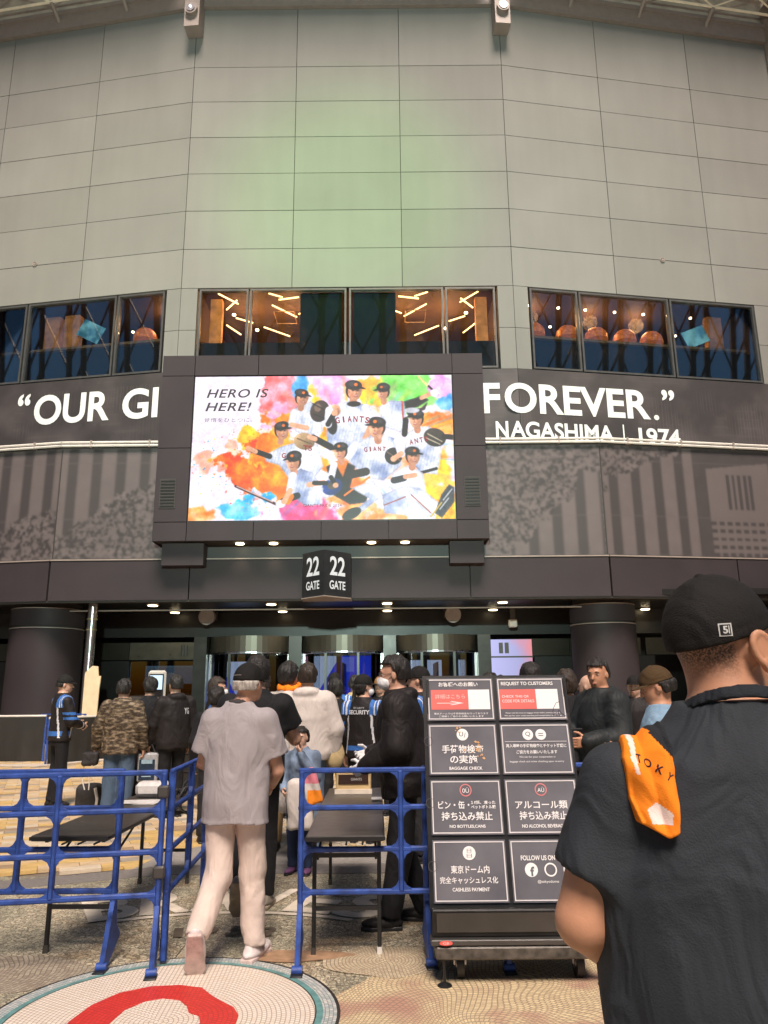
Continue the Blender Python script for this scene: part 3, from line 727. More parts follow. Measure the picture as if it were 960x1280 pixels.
for k in range(90):    # bursts of powder radiating from the middle
    a = rs.uniform(0, 6.283); r0 = rs.uniform(120, 190); r1 = r0 + rs.uniform(30, 110); cx_, cy_ = 560, 520
    if math.cos(a) < -.2 and r1 > 250: continue
    c_ = (OR, YE, RD, PK, BL, (250, 200, 120), (255, 225, 160))[k % 7]; m_ = np.zeros(X.shape)
    x0, y0, x1, y1 = cx_ + r0 * 1.3 * math.cos(a), cy_ + r0 * .9 * math.sin(a), cx_ + r1 * 1.3 * math.cos(a), cy_ + r1 * .9 * math.sin(a)
    dx, dy = x1 - x0, y1 - y0; t_ = np.clip(((X - x0) * dx + (Y - y0) * dy) / (dx * dx + dy * dy), 0, 1); d_ = np.hypot(X - x0 - t_ * dx, Y - y0 - t_ * dy)
    blend(np.clip(1 - d_ / (3 + 9 * t_), 0, 1) * .45 * (1 - t_ * .6), c_)
def arm(x0, y0, x1, y1, x2, y2, w_, dark=False):
    line(x0, y0, x1, y1, w_ * 1.25, (205, 206, 220)); line(x0, y0 - 2, x1, y1 - 2, w_ * .8, WH); line(x1, y1, x2, y2, w_ * .8, BK if dark else SK); ell(x2, y2, w_ * .5, w_ * .45, SK)
cloud(320, 540, 115, 85, (252, 110, 10), (255, 170, 30), 1.5, 34, 5); cloud(250, 560, 60, 45, (235, 60, 15), (255, 140, 20), 1.7, 22, 5)
# top-left catcher
poly([(380, 400), (405, 385), (432, 372), (455, 395), (470, 460), (440, 470), (390, 462), (378, 430)], WH, .35, True); head(406, 360, 24, 10)
ell(458, 402, 27, 32, (58, 44, 40), 20, shade=.3); ell(452, 392, 10, 12, (120, 95, 80)); line(438, 380, 478, 402, 3, (25, 20, 20)); line(440, 410, 476, 425, 3, (25, 20, 20))
arm(385, 405, 378, 440, 420, 450, 17)
# batter top right
poly([(625, 392), (660, 372), (700, 375), (706, 430), (690, 466), (640, 450)], WH, .35, True); poly([(700, 376), (750, 360), (772, 372), (740, 392), (704, 400)], BK); poly([(704, 402), (750, 395), (768, 378), (760, 400), (712, 420)], (40, 34, 36))
line(750, 366, 782, 352, 12, SK); line(742, 303, 790, 352, 5, (235, 200, 130)); line(772, 332, 797, 357, 6, BK); ell(788, 352, 12, 11, WH, 20); head(640, 345, 23, 0, True, -1); line(694, 376, 698, 440, 4, (190, 60, 40))
# manager centre top
poly([(475, 400), (520, 378), (545, 372), (590, 385), (608, 420), (612, 500), (560, 520), (480, 500)], WH, .30, True); head(556, 340, 29, 5)
ell(556, 382, 20, 8, BK); ell(493, 442, 15, 28, (38, 34, 36), -8); ell(503, 400, 15, 17, SK, shade=.3); line(510, 395, 512, 412, 2, (150, 95, 70))
arm(590, 395, 606, 440, 590, 480, 20); arm(485, 400, 482, 440, 500, 408, 18, True)
# left pitcher
poly([(300, 528), (350, 502), (400, 488), (455, 498), (470, 560), (440, 600), (380, 600), (345, 555), (310, 545)], WH, .35, True); line(268, 512, 318, 530, 15, BK); line(256, 506, 278, 516, 13, SK); head(350, 455, 25, -12)
ell(415, 488, 30, 24, (160, 130, 95), 10, shade=.4); line(395, 480, 436, 496, 3, (90, 65, 45)); line(440, 478, 490, 505, 18, BK); line(430, 476, 446, 482, 14, SK)
# centre-right infielder
poly([(545, 505), (590, 480), (640, 468), (690, 490), (690, 560), (640, 600), (560, 590), (520, 600), (505, 640), (470, 650), (500, 570), (520, 530)], WH, .38, True); head(622, 448, 29, 8, False, -1)
ell(668, 532, 25, 24, (38, 32, 32), 0, shade=.3); line(650, 520, 686, 545, 2, (140, 110, 90)); poly([(620, 472), (640, 470), (630, 492)], SK)
arm(560, 500, 530, 545, 560, 575, 20); arm(680, 490, 690, 525, 668, 540, 18)
# right pitcher
poly([(700, 470), (740, 448), (770, 448), (808, 478), (800, 540), (790, 585), (745, 580), (700, 530)], WH, .35, True); head(735, 425, 25, 5, False, -1); ell(722, 402, 22, 8, (190, 190, 200))
ell(786, 480, 32, 26, (55, 48, 42), 15, shade=.3); line(766, 470, 806, 492, 3, (190, 175, 150)); line(762, 482, 800, 500, 3, (190, 175, 150)); line(812, 478, 836, 480, 15, BK); line(742, 580, 788, 568, 8, BK); line(704, 430, 700, 470, 16, BK)
# bottom catcher
poly([(478, 560), (520, 540), (560, 560), (545, 620), (600, 625), (590, 660), (545, 665), (500, 640)], (38, 32, 34), .3); poly([(500, 545), (540, 545), (525, 590)], OR, .2); line(540, 585, 590, 575, 22, (44, 34, 32)); head(518, 515, 24, 0, False, -1)
ell(496, 616, 30, 22, (30, 55, 120), -20, shade=.3); ell(498, 612, 16, 11, (80, 70, 60), -20); line(530, 640, 600, 590, 5, OR); poly([(548, 620), (610, 600), (640, 640), (560, 700), (530, 700), (600, 650)], WH, .3, True); ell(550, 690, 28, 14, BK, -25)
arm(500, 555, 492, 590, 505, 612, 16, True)
# bottom-left batter
poly([(372, 590), (405, 565), (440, 575), (470, 620), (468, 665), (420, 668), (385, 640)], WH, .35, True); line(225, 612, 345, 665, 7, (60, 25, 25)); line(228, 612, 330, 656, 2.5, (230, 190, 180)); line(358, 655, 398, 640, 18, BK); line(372, 655, 380, 642, 18, OR); ell(352, 662, 14, 11, (220, 220, 225)); head(386, 542, 26, -8, True, -1); line(430, 610, 470, 604, 14, SK); line(445, 605, 478, 606, 12, BK)
arm(385, 585, 378, 625, 362, 655, 18)
# bottom-right player sitting
poly([(665, 580), (710, 558), (750, 580), (760, 640), (700, 640), (650, 620)], WH, .35); poly([(635, 640), (700, 612), (740, 620), (800, 668), (770, 702), (640, 690)], WH, .3); poly([(700, 615), (745, 625), (802, 672), (780, 700), (720, 655)], (235, 236, 244), .25)
line(640, 668, 700, 645, 2.5, (150, 60, 50)); line(716, 640, 770, 690, 2.5, (150, 60, 50)); line(668, 600, 696, 594, 18, (45, 42, 46)); line(700, 590, 728, 586, 13, SK); head(722, 530, 25, 0, False, 1)
poly([(780, 690), (800, 640), (822, 612), (836, 620), (836, 660), (800, 704)], (60, 62, 66), .4, cell=5); line(805, 655, 830, 625, 3, (190, 190, 195)); line(795, 680, 820, 650, 3, (190, 190, 195)); line(770, 700, 800, 662, 4, (190, 160, 60))
g1 = noise2(H_, W_, 9, rs, 4); g2 = noise2(H_, W_, 2.2, rs, 2)
sat = (img.max(-1) - img.min(-1))[..., None] / 255
img = img * (1 + (g1[..., None] - .5) * (.22 + .35 * sat)) * (1 + (g2[..., None] - .5) * .16)
img = (img + np.roll(img, 1, 0) * .35 + np.roll(img, 1, 1) * .35 + np.roll(img, -1, 0) * .35 + np.roll(img, -1, 1) * .35) / 2.4
lc = np.clip(img / 255, 0, 1); lc = np.where(lc <= .04045, lc / 12.92, ((lc + .055) / 1.055) ** 2.4)
zz = np.linspace(SZ1, SZ0, H_ + 1); xx = np.linspace(SX0, SX1, W_ + 1)
P = np.zeros((H_ + 1, W_ + 1, 3)); P[..., 0] = xx[None]; P[..., 1] = HY + .03; P[..., 2] = zz[:, None]
color_grid('display', P, lc, print_mat('led_display_picture', 1.12, .4), led)
M['ink'] = mat('display_ink', (.015, .012, .015), .6, 0, 0); M['ink_red'] = mat('display_red_ink', (.16, .008, .01), .6, 0, 0)
def scr_text(body, x, y, w_, h_, m=None, bold=.02, shear=0, rot=0, spacing=1.0):
    k = (SX1 - SX0) / 741
    T = fit_text(body, w_ * k, h_ * k, bold=bold, shear=shear, spacing=spacing); q = MB()
    place_flat(q, T, (SX0 + (x - 97) * k, HY + .022, SZ1 - (y - 299) * k), (math.cos(R(rot)), 0, math.sin(R(rot))), (-math.sin(R(rot)), 0, math.cos(R(rot))))
    return q.build('lettering', m or M['ink'], led)
scr_text('HERO IS', 221, 351, 178, 27, shear=.25, spacing=1.1, bold=.018); scr_text('HERE!', 196, 392, 132, 27, shear=.25, spacing=1.1, bold=.018)
scr_text('覚悟をひとつに。', 197, 432, 138, 13, bold=0, spacing=1.15)
for i, ch in enumerate('GIANTS'):
    a = (i - 2.5); scr_text(ch, 552 + a * 17, 432 + 1.1 * a * a * .6, 12 if ch != 'I' else 5, 19, M['ink_red'], .03, rot=-a * 5)
    if i < 5: scr_text(ch, 622 + a * 13, 522 + .8 * a * a * .5, 9 if ch != 'I' else 4, 14, M['ink_red'], .03, rot=-a * 4)
    if i > 1: scr_text(ch, 740 + (i - 3.5) * 14, 498 - (i - 3.5) * 3, 10, 15, M['ink_red'], .03, rot=8)
scr_text('TS', 425, 518, 26, 16, M['ink_red'], .03, rot=-4); scr_text('G', 358, 540, 12, 15, M['ink_red'], .03)
scr_text('GIANTS PRIDE 2024', 468, 686, 108, 8, M['ink'], 0)
q = MB(); q.box((SX0 - .03, HY + .04, SZ0 - .04), (SX1 + .03, HY + .11, SZ1 + .03)); q.build('screen_back', M['black'], led)

# ------------------------------------------------------------------ gate sign
gs = thing('gate_sign', (-1.87, 23.2, 4.4), 'black wedge sign reading 22 GATE on both faces under the screen', 'sign')
q = MB(); q.quadbox([(-2.62, 23.75, 4.43), (-1.87, 23.0, 4.43), (-1.08, 23.75, 4.43), (-1.08, 24.44, 4.43), (-2.62, 24.44, 4.43)], (0, 0, 1.42)); q.build('sign_body', M['black'], gs)
for (a, b) in (((-2.62, 23.75), (-1.87, 23.0)), ((-1.87, 23.0), (-1.08, 23.75))):
    a, b = Vector((*a, 0)), Vector((*b, 0)); d = (b - a).normalized(); n = Vector((d.y, -d.x, 0)); c = (a + b) / 2 + n * .006
    for body, z, w_, h_ in (('22', 5.38, .62, .60), ('GATE', 4.78, .64, .27)):
        q = MB(); place_flat(q, fit_text(body, w_, h_, bold=.02), c + Vector((0, 0, z)), d, (0, 0, 1)); q.build('lettering', emis('sign_letter_glow', (.8, .8, .8), .45), gs)
q = MB(); q.quadbox([(-2.64, 23.76, 4.40), (-1.87, 22.98, 4.40), (-1.06, 23.76, 4.40), (-1.06, 24.44, 4.40), (-2.64, 24.44, 4.40)], (0, 0, .028)); q.build('sign_base', M['coping'], gs)

# ------------------------------------------------------------------ roof edge
roof = thing('roof_canopy', (0, 24, 29), 'corrugated roof deck with pale tubular truss above the wall top', 'roof')
for F, w0 in ((FC, BW), (FR, BW), (FL, BW), (FR2, 9), (FL2, 9)):
    q = MB(); F.box(q, 0, w0, -.06, .16, 28.56, 29.25); q.build('coping_beam', M['coping'], roof)
    q = MB(); F.box(q, 0, w0, .0, .24, 29.25, 29.42); q.build('coping_beam', M['coping'], roof)
    # chords and web
    q = MB(); q.tube([F.pt(-.1, .75, 29.32), F.pt(w0 + .1, .75, 29.32)], .055, 6); q.build('chord_tube', M['truss'], roof, smooth=True)
    q = MB(); q.tube([F.pt(-.1, 1.25, 29.75), F.pt(w0 + .1, 1.25, 29.75)], .055, 6); q.build('chord_tube', M['truss'], roof, smooth=True)
    n = int(w0 / 3.0); 
    for i in range(n + 1):
        u = i * w0 / max(n, 1)
        if u > w0: break
        q = MB(); q.tube([F.pt(u, .1, 28.95), F.pt(u, .75, 29.32)], .09, 8); q.build('bracket_tube', M['coping'], roof, smooth=True)
        if i < n:
            mid = F.pt(u + w0 / n / 2, 1.25, 29.75)
            for a in (u, u + w0 / n):
                q = MB(); q.tube([F.pt(a, .75, 29.32), mid], .035, 6); q.build('web_tube', M['truss'], roof, smooth=True)
            for a in (u + w0 / n / 2 - .8, u + w0 / n / 2 + .8):
                q = MB(); q.tube([mid, F.pt(a, 1.1, 31.2)], .035, 6); q.build('web_tube', M['truss'], roof, smooth=True)
    # corrugated deck: ribs run away from the wall
    q = MB(); N = int(w0 / .22)
    for i in range(N):
        u0, u1 = i * w0 / N, (i + 1) * w0 / N; um = (u0 + u1) / 2; zb = .11 if i % 2 else 0
        q.quadbox([F.pt(u0, -.5, 31.3 + zb), F.pt(u1 + .01, -.5, 31.3 + zb), F.pt(u1 + .01, 3.4, 32.2 + zb), F.pt(u0, 3.4, 32.2 + zb)], (0, 0, .06))
    q.build('deck_ribs', M['deck'], roof)['kind'] = 'stuff'
    q = MB(); F.box(q, 0, w0, -.4, -.06, 28.95, 31.4); q.build('deck_upstand', M['deck'], roof)
for x, y, ax, lab in ((UL, UD, -.5, 'at the left wall fold'), (UR, UD, .5, 'at the right wall fold'), (pR.x, pR.y, 1.5, 'at the far right wall fold'), (pL.x, pL.y, -1.5, 'at the far left wall fold')):
    a = ANG * ax; n = Vector((math.sin(a), -math.cos(a), 0)); d = Vector((math.cos(a), math.sin(a), 0)); b = Vector((x, y, 0))
    t = thing('projector_arm', (x, y, 27), 'boxy grey arm with a round spotlight high up ' + lab, 'light fixture', 'spotlight arms at the wall folds')
    q = MB(); q.quadbox([b + d * s_ * .30 + n * o_ + Vector((0, 0, z)) for s_, o_, z in ((-1, .02, 27.15), (1, .02, 27.15), (1, .62, 27.15), (-1, .62, 27.15))], (0, 0, 3.2)); q.build('arm_box', M['coping'], t)
    c = b + n * .62 + Vector((0, 0, 27.85))
    q = MB(); q.tube([c, c + n * .16], .25, 18); q.build('lamp_ring', M['coping'], t, smooth=True)
    q = MB(); q.tube([c + n * .15, c + n * .19], .17, 16); q.build('lamp_lens', M['steel'], t, smooth=True)
    q = MB(); q.lathe([(.02, -.05), (.055, 0), (.02, .05)], c + n * .2 + Vector((0, 0, .03)), 8); q.build('lamp_bulb', emis('small_white_lamp', (1, .95, .85), 3), t)
# canopy trusses added behind the camera only to be mirrored in the window glass
M['canopy'] = mat('dark_canopy_steel', (.016, .013, .012), .6)
cano = thing('added_canopy', (0, -5, 0), 'added steel lattice canopy frames behind the viewer, seen only mirrored in the upper windows', 'canopy')
def added_truss():
    q = MB(); q.tube([(0, -34, 0), (0, -26, 70)], .42, 6); q.tube([(2.4, -34, 0), (2.4, -26, 70)], .42, 6)
    yy = lambda z: -34 + z * 8 / 70
    for k in range(14): q.tube([(0, yy(k * 5), k * 5), (2.4, yy(k * 5 + 5), k * 5 + 5)], .18, 5)
    for k in range(7):
        z0, z1 = 8 + k * 9, 17 + k * 9
        q.tube([(2.4, yy(z0), z0), (7, yy(z1), z1)], .14, 5); q.tube([(7, yy(z0), z0), (2.4, yy(z1), z1)], .14, 5)
    return q.build('canopy_frame', M['canopy'], cano, world=False)
pt0 = added_truss(); pt0.location = (-98, 5, 0)
for i in range(1, 28):
    c_ = copy_tree(pt0); c_.location.x = -98 + i * 7
# ------------------------------------------------------------------ ground
def mosaic_mat(name, centre, ca, cb, joint, size=.024, distort=0.0, dscale=2.0, third=None):
    """tesserae laid in rings round a centre (object space = world metres here)"""
    m = bpy.data.materials.new(name); m.use_nodes = True; nt = m.node_tree; b = nt.nodes['Principled BSDF']; L = nt.links
    N = nt.nodes.new
    def math_(op, a, c=None):
        n = N('ShaderNodeMath'); n.operation = op
        for i, v in enumerate((a, c)):
            if v is None: continue
            if isinstance(v, (int, float)): n.inputs[i].default_value = v
            else: L.new(v, n.inputs[i])
        return n.outputs[0]
    tc = N('ShaderNodeTexCoord'); vec = tc.outputs['Object']
    if distort:
        nz = N('ShaderNodeTexNoise'); nz.inputs['Scale'].default_value = dscale; nz.inputs['Detail'].default_value = 1
        L.new(vec, nz.inputs['Vector']); vm = N('ShaderNodeVectorMath'); vm.operation = 'MULTIPLY_ADD'
        L.new(nz.outputs['Color'], vm.inputs[0]); vm.inputs[1].default_value = (distort, distort, 0); L.new(vec, vm.inputs[2]); vec = vm.outputs[0]
    sp = N('ShaderNodeSeparateXYZ'); L.new(vec, sp.inputs[0])
    x = math_('SUBTRACT', sp.outputs[0], centre[0]); y = math_('SUBTRACT', sp.outputs[1], centre[1])
    r = math_('SQRT', math_('ADD', math_('MULTIPLY', x, x), math_('MULTIPLY', y, y)))
    u = math_('DIVIDE', r, size); ui = math_('FLOOR', u); uf = math_('FRACT', u)
    a = math_('ARCTAN2', y, x)
    v = math_('ADD', math_('MULTIPLY', a, math_('ADD', ui, .5)), math_('MULTIPLY', ui, .37)); vi = math_('FLOOR', v); vf = math_('FRACT', v)
    def edge(f): return math_('LESS_THAN', math_('MINIMUM', f, math_('SUBTRACT', 1.0, f)), .11)
    jm = math_('MAXIMUM', edge(uf), edge(vf))
    wn = N('ShaderNodeTexWhiteNoise'); wn.noise_dimensions = '2D'; cx = N('ShaderNodeCombineXYZ'); L.new(ui, cx.inputs[0]); L.new(vi, cx.inputs[1]); L.new(cx.outputs[0], wn.inputs['Vector'])
    mx = N('ShaderNodeMix'); mx.data_type = 'RGBA'; mx.inputs['A'].default_value = (*ca, 1); mx.inputs['B'].default_value = (*cb, 1); L.new(wn.outputs['Value'], mx.inputs['Factor'])
    col = mx.outputs['Result']
    if third:
        n3 = N('ShaderNodeTexNoise'); n3.inputs['Scale'].default_value = 2.2; n3.inputs['Detail'].default_value = 4; L.new(tc.outputs['Object'], n3.inputs['Vector'])
        mr = N('ShaderNodeMapRange'); mr.inputs[1].default_value = .50; mr.inputs[2].default_value = .62; L.new(n3.outputs['Fac'], mr.inputs[0])
        m3 = N('ShaderNodeMix'); m3.data_type = 'RGBA'; L.new(mr.outputs[0], m3.inputs['Factor']); L.new(col, m3.inputs['A']); m3.inputs['B'].default_value = (*third, 1); col = m3.outputs['Result']
    mj = N('ShaderNodeMix'); mj.data_type = 'RGBA'; L.new(col, mj.inputs['A']); mj.inputs['B'].default_value = (*joint, 1); L.new(math_('MULTIPLY', jm, .8), mj.inputs['Factor'])
    L.new(mj.outputs['Result'], b.inputs['Base Color']); b.inputs['Roughness'].default_value = .45
    bp = N('ShaderNodeBump'); bp.inputs['Strength'].default_value = .5; bp.inputs['Distance'].default_value = .003; bp.invert = True
    L.new(jm, bp.inputs['Height']); L.new(bp.outputs[0], b.inputs['Normal'])
    return m

def terrain_mat():
    m = bpy.data.materials.new('weathered_mosaic_slab'); m.use_nodes = True; nt = m.node_tree; b = nt.nodes['Principled BSDF']; L = nt.links; N = nt.nodes.new
    tc = N('ShaderNodeTexCoord'); n = N('ShaderNodeTexNoise'); n.inputs['Scale'].default_value = 1.3; n.inputs['Detail'].default_value = 7; n.inputs['Roughness'].default_value = .62; n.inputs['Distortion'].default_value = .8
    L.new(tc.outputs['Object'], n.inputs['Vector']); cr = N('ShaderNodeValToRGB'); e = cr.color_ramp.elements
    e[0].position = .30; e[0].color = (.30, .27, .20, 1); e[1].position = .72; e[1].color = (.62, .46, .30, 1)
    for p_, c_ in ((.42, (.42, .39, .28, 1)), (.52, (.54, .47, .34, 1)), (.60, (.38, .29, .18, 1))): k = e.new(p_); k.color = c_
    L.new(n.outputs['Fac'], cr.inputs[0])
    v = N('ShaderNodeTexVoronoi'); v.inputs['Scale'].default_value = 42; L.new(tc.outputs['Object'], v.inputs['Vector'])
    v2 = N('ShaderNodeTexVoronoi'); v2.feature = 'DISTANCE_TO_EDGE'; v2.inputs['Scale'].default_value = 42; L.new(tc.outputs['Object'], v2.inputs['Vector'])
    sp = N('ShaderNodeSeparateColor'); L.new(v.outputs['Color'], sp.inputs[0])
    mr = N('ShaderNodeMapRange'); mr.inputs[3].default_value = .62; mr.inputs[4].default_value = 1.45; L.new(sp.outputs[0], mr.inputs[0])
    mu = N('ShaderNodeVectorMath'); mu.operation = 'SCALE'; L.new(cr.outputs[0], mu.inputs[0]); L.new(mr.outputs[0], mu.inputs['Scale'])
    ed = N('ShaderNodeMath'); ed.operation = 'LESS_THAN'; ed.inputs[1].default_value = .07; L.new(v2.outputs['Distance'], ed.inputs[0])
    mj = N('ShaderNodeMix'); mj.data_type = 'RGBA'; L.new(ed.outputs[0], mj.inputs['Factor']); L.new(mu.outputs[0], mj.inputs['A']); mj.inputs['B'].default_value = (.12, .10, .07, 1)
    L.new(mj.outputs['Result'], b.inputs['Base Color']); b.inputs['Roughness'].default_value = .42
    return m
M['terrain'] = terrain_mat()
M['granite'] = mat('grey_granite_border', (.30, .275, .25), .5, 0, .25, 30)
M['granite_shaded'] = mat('shaded_step_granite', (.20, .18, .165), .5, 0, .25, 30)  # flush strip coloured darker in place of a shaded step face
M['swirl'] = mosaic_mat('swirl_mosaic', (.75, 3.9), (.74, .60, .36), (.58, .44, .27), (.24, .18, .13), .026, .55, 1.4, (.50, .28, .20))
M['swirl2'] = mosaic_mat('eye_mosaic', (.02, 4.95), (.66, .56, .38), (.5, .38, .26), (.14, .11, .08), .022, .06, 3.0)
M['disc'] = mosaic_mat('cream_disc_mosaic', (-1.11, 4.10), (.84, .75, .66), (.78, .67, .55), (.33, .24, .18), .0235)
M['disc_edge'] = mosaic_mat('teal_edge_mosaic', (-1.11, 4.14), (.34, .42, .44), (.66, .64, .58), (.18, .17, .16), .02)
M['disc_red'] = mosaic_mat('red_mosaic', (-1.11, 4.10), (.70, .045, .03), (.58, .03, .025), (.40, .03, .025), .0235)
M['letter'] = mat('cream_inlay', (.75, .66, .54), .45, 0, .15, 8, .1, 50)
M['yearink'] = mat('brown_inlay', (.14, .11, .08), .5, 0, .2, 20)
ground = link_mesh('plaza_ground', [(-400, -400, -.035), (400, -400, -.035), (400, 400, -.035), (-400, 400, -.035)], [(0, 1, 2, 3)], mat('ground_base', (.16, .13, .10), .7, 0, .2, .5)); ground['kind'] = 'structure'
# foreground slabs
def sheet(name, pts, z, m, parent=ground, t=.02):
    # thin inlay: a face at z with a short skirt
    k = len(pts); V = [(x, y, z) for x, y in pts] + [(x, y, z - t) for x, y in pts]
    F_ = [tuple(range(k))] + [(i, (i + 1) % k + 0, (i + 1) % k + k, i + k)[::-1] for i in range(k)]
    return link_mesh(name, V, F_, m, parent)
gx = [.32 + 1.6 * k for k in range(-3, 4)]; gy = [-.31 + 1.49 * k for k in range(0, 6)]
for i in range(len(gx) - 1):
    for j in range(len(gy) - 1):
        x0, x1, y0, y1 = gx[i] + .003, gx[i + 1] - .003, gy[j] + .003, min(gy[j + 1] - .003, 7.13)
        sheet('mosaic_slab', [(x0, y0), (x1, y0), (x1, y1), (x0, y1)], 0, M['terrain'], t=.03)
sheet('border_strip', [(-9, 5.2), (-3.0, 6.72), (-1.95, 7.14), (6, 7.14), (6, 7.5), (-2.0, 7.5), (-3.1, 7.02), (-9, 5.6)], .003, M['granite_shaded'])
sheet('border_strip', [(-2.3, 7.36), (-2.0, 7.5), (6, 7.5), (6, 8.24), (-.36, 8.26), (-1.88, 8.4), (-2.2, 8.1)], .005, M['granite'])
def disk(name, c, r0, r1, z, m, n=72, ang=(0, 360)):
    A = np.radians(np.linspace(ang[0], ang[1], n + 1)); V = []; F_ = []
    for a in A: V += [(c[0] + r0 * math.cos(a), c[1] + r0 * math.sin(a), z), (c[0] + r1 * math.cos(a), c[1] + r1 * math.sin(a), z)]
    for i in range(n): F_.append((2 * i, 2 * i + 1, 2 * i + 3, 2 * i + 2))
    return link_mesh(name, V, F_, m, ground)
c0 = (-1.11, 4.14)
disk('roundel_line', c0, .858, .875, .0055, M['joint']); disk('roundel_edge', c0, .790, .858, .006, M['disc_edge']); disk('roundel_band', c0, .757, .790, .0062, mat('teal_inlay', (.12, .27, .26), .5, 0, .3, 20)); disk('roundel_line', c0, .750, .757, .0065, M['joint'])
disk('roundel_disc', c0, .001, .750, .006, M['disc'])
outer = [(-1.42, 3.66), (-1.52, 3.85), (-1.545, 4.1), (-1.51, 4.3), (-1.42, 4.46), (-1.28, 4.545), (-1.13, 4.56), (-1.0, 4.52), (-.93, 4.42), (-.86, 4.34), (-.78, 4.26), (-.735, 4.16), (-.73, 4.05), (-.76, 3.9), (-.85, 3.7)]
inner = [(-1.0, 3.80), (-.93, 3.92), (-.905, 4.08), (-.93, 4.16), (-.99, 4.20), (-1.02, 4.28), (-1.08, 4.36), (-1.17, 4.385), (-1.25, 4.35), (-1.32, 4.24), (-1.34, 4.08), (-1.32, 3.9), (-1.24, 3.78)]
sheet('roundel_letter', outer + inner, .010, M['disc_red'], t=.004)
wob = lambda t: 1 + .10 * math.sin(3 * t + 1) + .06 * math.sin(7 * t)
sheet('swirl_inlay', [(1.05 + 1.55 * wob(t) * math.cos(t) * .95, 3.75 + 1.35 * wob(t) * math.sin(t)) for t in np.linspace(0, 2 * math.pi, 60, endpoint=False)], .004, M['swirl'], t=.003)
sheet('swirl_inlay', [(.05 + .42 * wob(t + 1) * math.cos(t), 4.93 + .26 * wob(t) * math.sin(t)) for t in np.linspace(0, 2 * math.pi, 40, endpoint=False)], .0065, M['swirl2'], t=.002)
sheet('swirl_inlay', [(-.55 + .32 * wob(t + 2) * math.cos(t), 5.02 + .10 * wob(t) * math.sin(t)) for t in np.linspace(0, 2 * math.pi, 30, endpoint=False)], .007, mat('rust_inlay', (.36, .22, .13), .5, 0, .3, 15), t=.002)
sheet('swirl_inlay', [(-2.3 + .55 * wob(t + 2) * math.cos(t), 4.75 + .36 * wob(t) * math.sin(t)) for t in np.linspace(0, 2 * math.pi, 40, endpoint=False)], .004, mosaic_mat('left_swirl_mosaic', (-2.5, 4.8), (.46, .40, .30), (.30, .24, .18), (.12, .10, .08), .024, .1, 3), t=.003)
# arc lettering on the ground
for i, ch in enumerate('BRAVES'):
    a = R(-26 + i * 10.4); T = fit_text(ch, .36, .62, bold=.03)
    ux = Vector((math.cos(a), -math.sin(a), 0)); uy = Vector((math.sin(a), math.cos(a), 0)); q = MB()
    place_flat(q, T, Vector((-1.10, 4.14, .007)) + uy * 2.17, ux, uy); q.build('inlaid_letter', M['letter'], ground)
disk('inlaid_arc', (-1.1, 4.14), 1.78, 1.84, .006, M['letter'], 40, (62, 118))
for i, ch in enumerate('1958'):
    a = R(-12 + i * 8.0); T = fit_text(ch, .13 if ch != '1' else .06, .20, bold=.03)
    ux = Vector((math.cos(a), -math.sin(a), 0)); uy = Vector((math.sin(a), math.cos(a), 0)); q = MB()
    place_flat(q, T, Vector((-1.10, 4.14, .007)) + uy * 1.38, ux, uy); q.build('inlaid_number', M['yearink'], ground)
# paving beyond the border
tc_ = [mat('tile_' + n, c, .42, 0, .16, 7) for n, c in (('sand', (.60, .44, .26)), ('gold', (.62, .42, .16)), ('pale', (.62, .52, .38)), ('brown', (.36, .25, .15)), ('grey', (.36, .31, .25)))]
th = R(24); ct, st = math.cos(th), math.sin(th); S_ = .36
cells = []
for i in range(-70, 70):
    for j in range(-10, 75):
        u, v = i * S_, j * S_ * .5; u += (j % 2) * S_ * .5
        x, y = -2 + u * ct - v * st, 7.4 + u * st + v * ct
        if y < 7.35 + (.9 if x > -2.1 else 0) or y > 24 or x < -14 - 0 or x > 14: continue
        if x > -1.75 and y < 11: continue
        cells.append((x, y))
def vis(c): 
    x, y = c; px = 480 + 940 * x / y
    return 0 < px < 300
near = sorted([c for c in cells if vis(c)], key=lambda c: c[1])[:285]; ns = set(near)
tm = {}
def tile_mesh(k):
    if k not in tm:
        q = MB(); q.box((-S_ / 2 + .003, -S_ / 4 + .003, -.03), (S_ / 2 - .003, S_ / 4 - .003, 0)); me = bpy.data.meshes.new('paving_tile'); me.from_pydata(q.v, [], q.f); me.materials.append(tc_[k]); tm[k] = me
    return tm[k]
rr = random.Random(3); big = [MB() for _ in tc_]
for c in cells:
    k = rr.choices(range(5), (5, 4, 3, 2.2, 1.6))[0]
    if c in ns:
        o = bpy.data.objects.new('paving_tile', tile_mesh(k)); COL.objects.link(o); o.parent = ground; o.location = (c[0], c[1], .002); o.rotation_euler = (0, 0, th)
    else:
        hx_, hy_ = S_ / 2 - .003, S_ / 4 - .003
        P_ = [(c[0] + a * ct - b * st, c[1] + a * st + b * ct, .002) for a, b in ((-hx_, -hy_), (hx_, -hy_), (hx_, hy_), (-hx_, hy_))]
        big[k].add(P_, [(0, 1, 2, 3)])
mbj = MB()
for k, q in enumerate(big): mbj.add(q.v, q.f, k)
mbj.build('paving_field', tc_, ground, world=True)['kind'] = 'stuff'
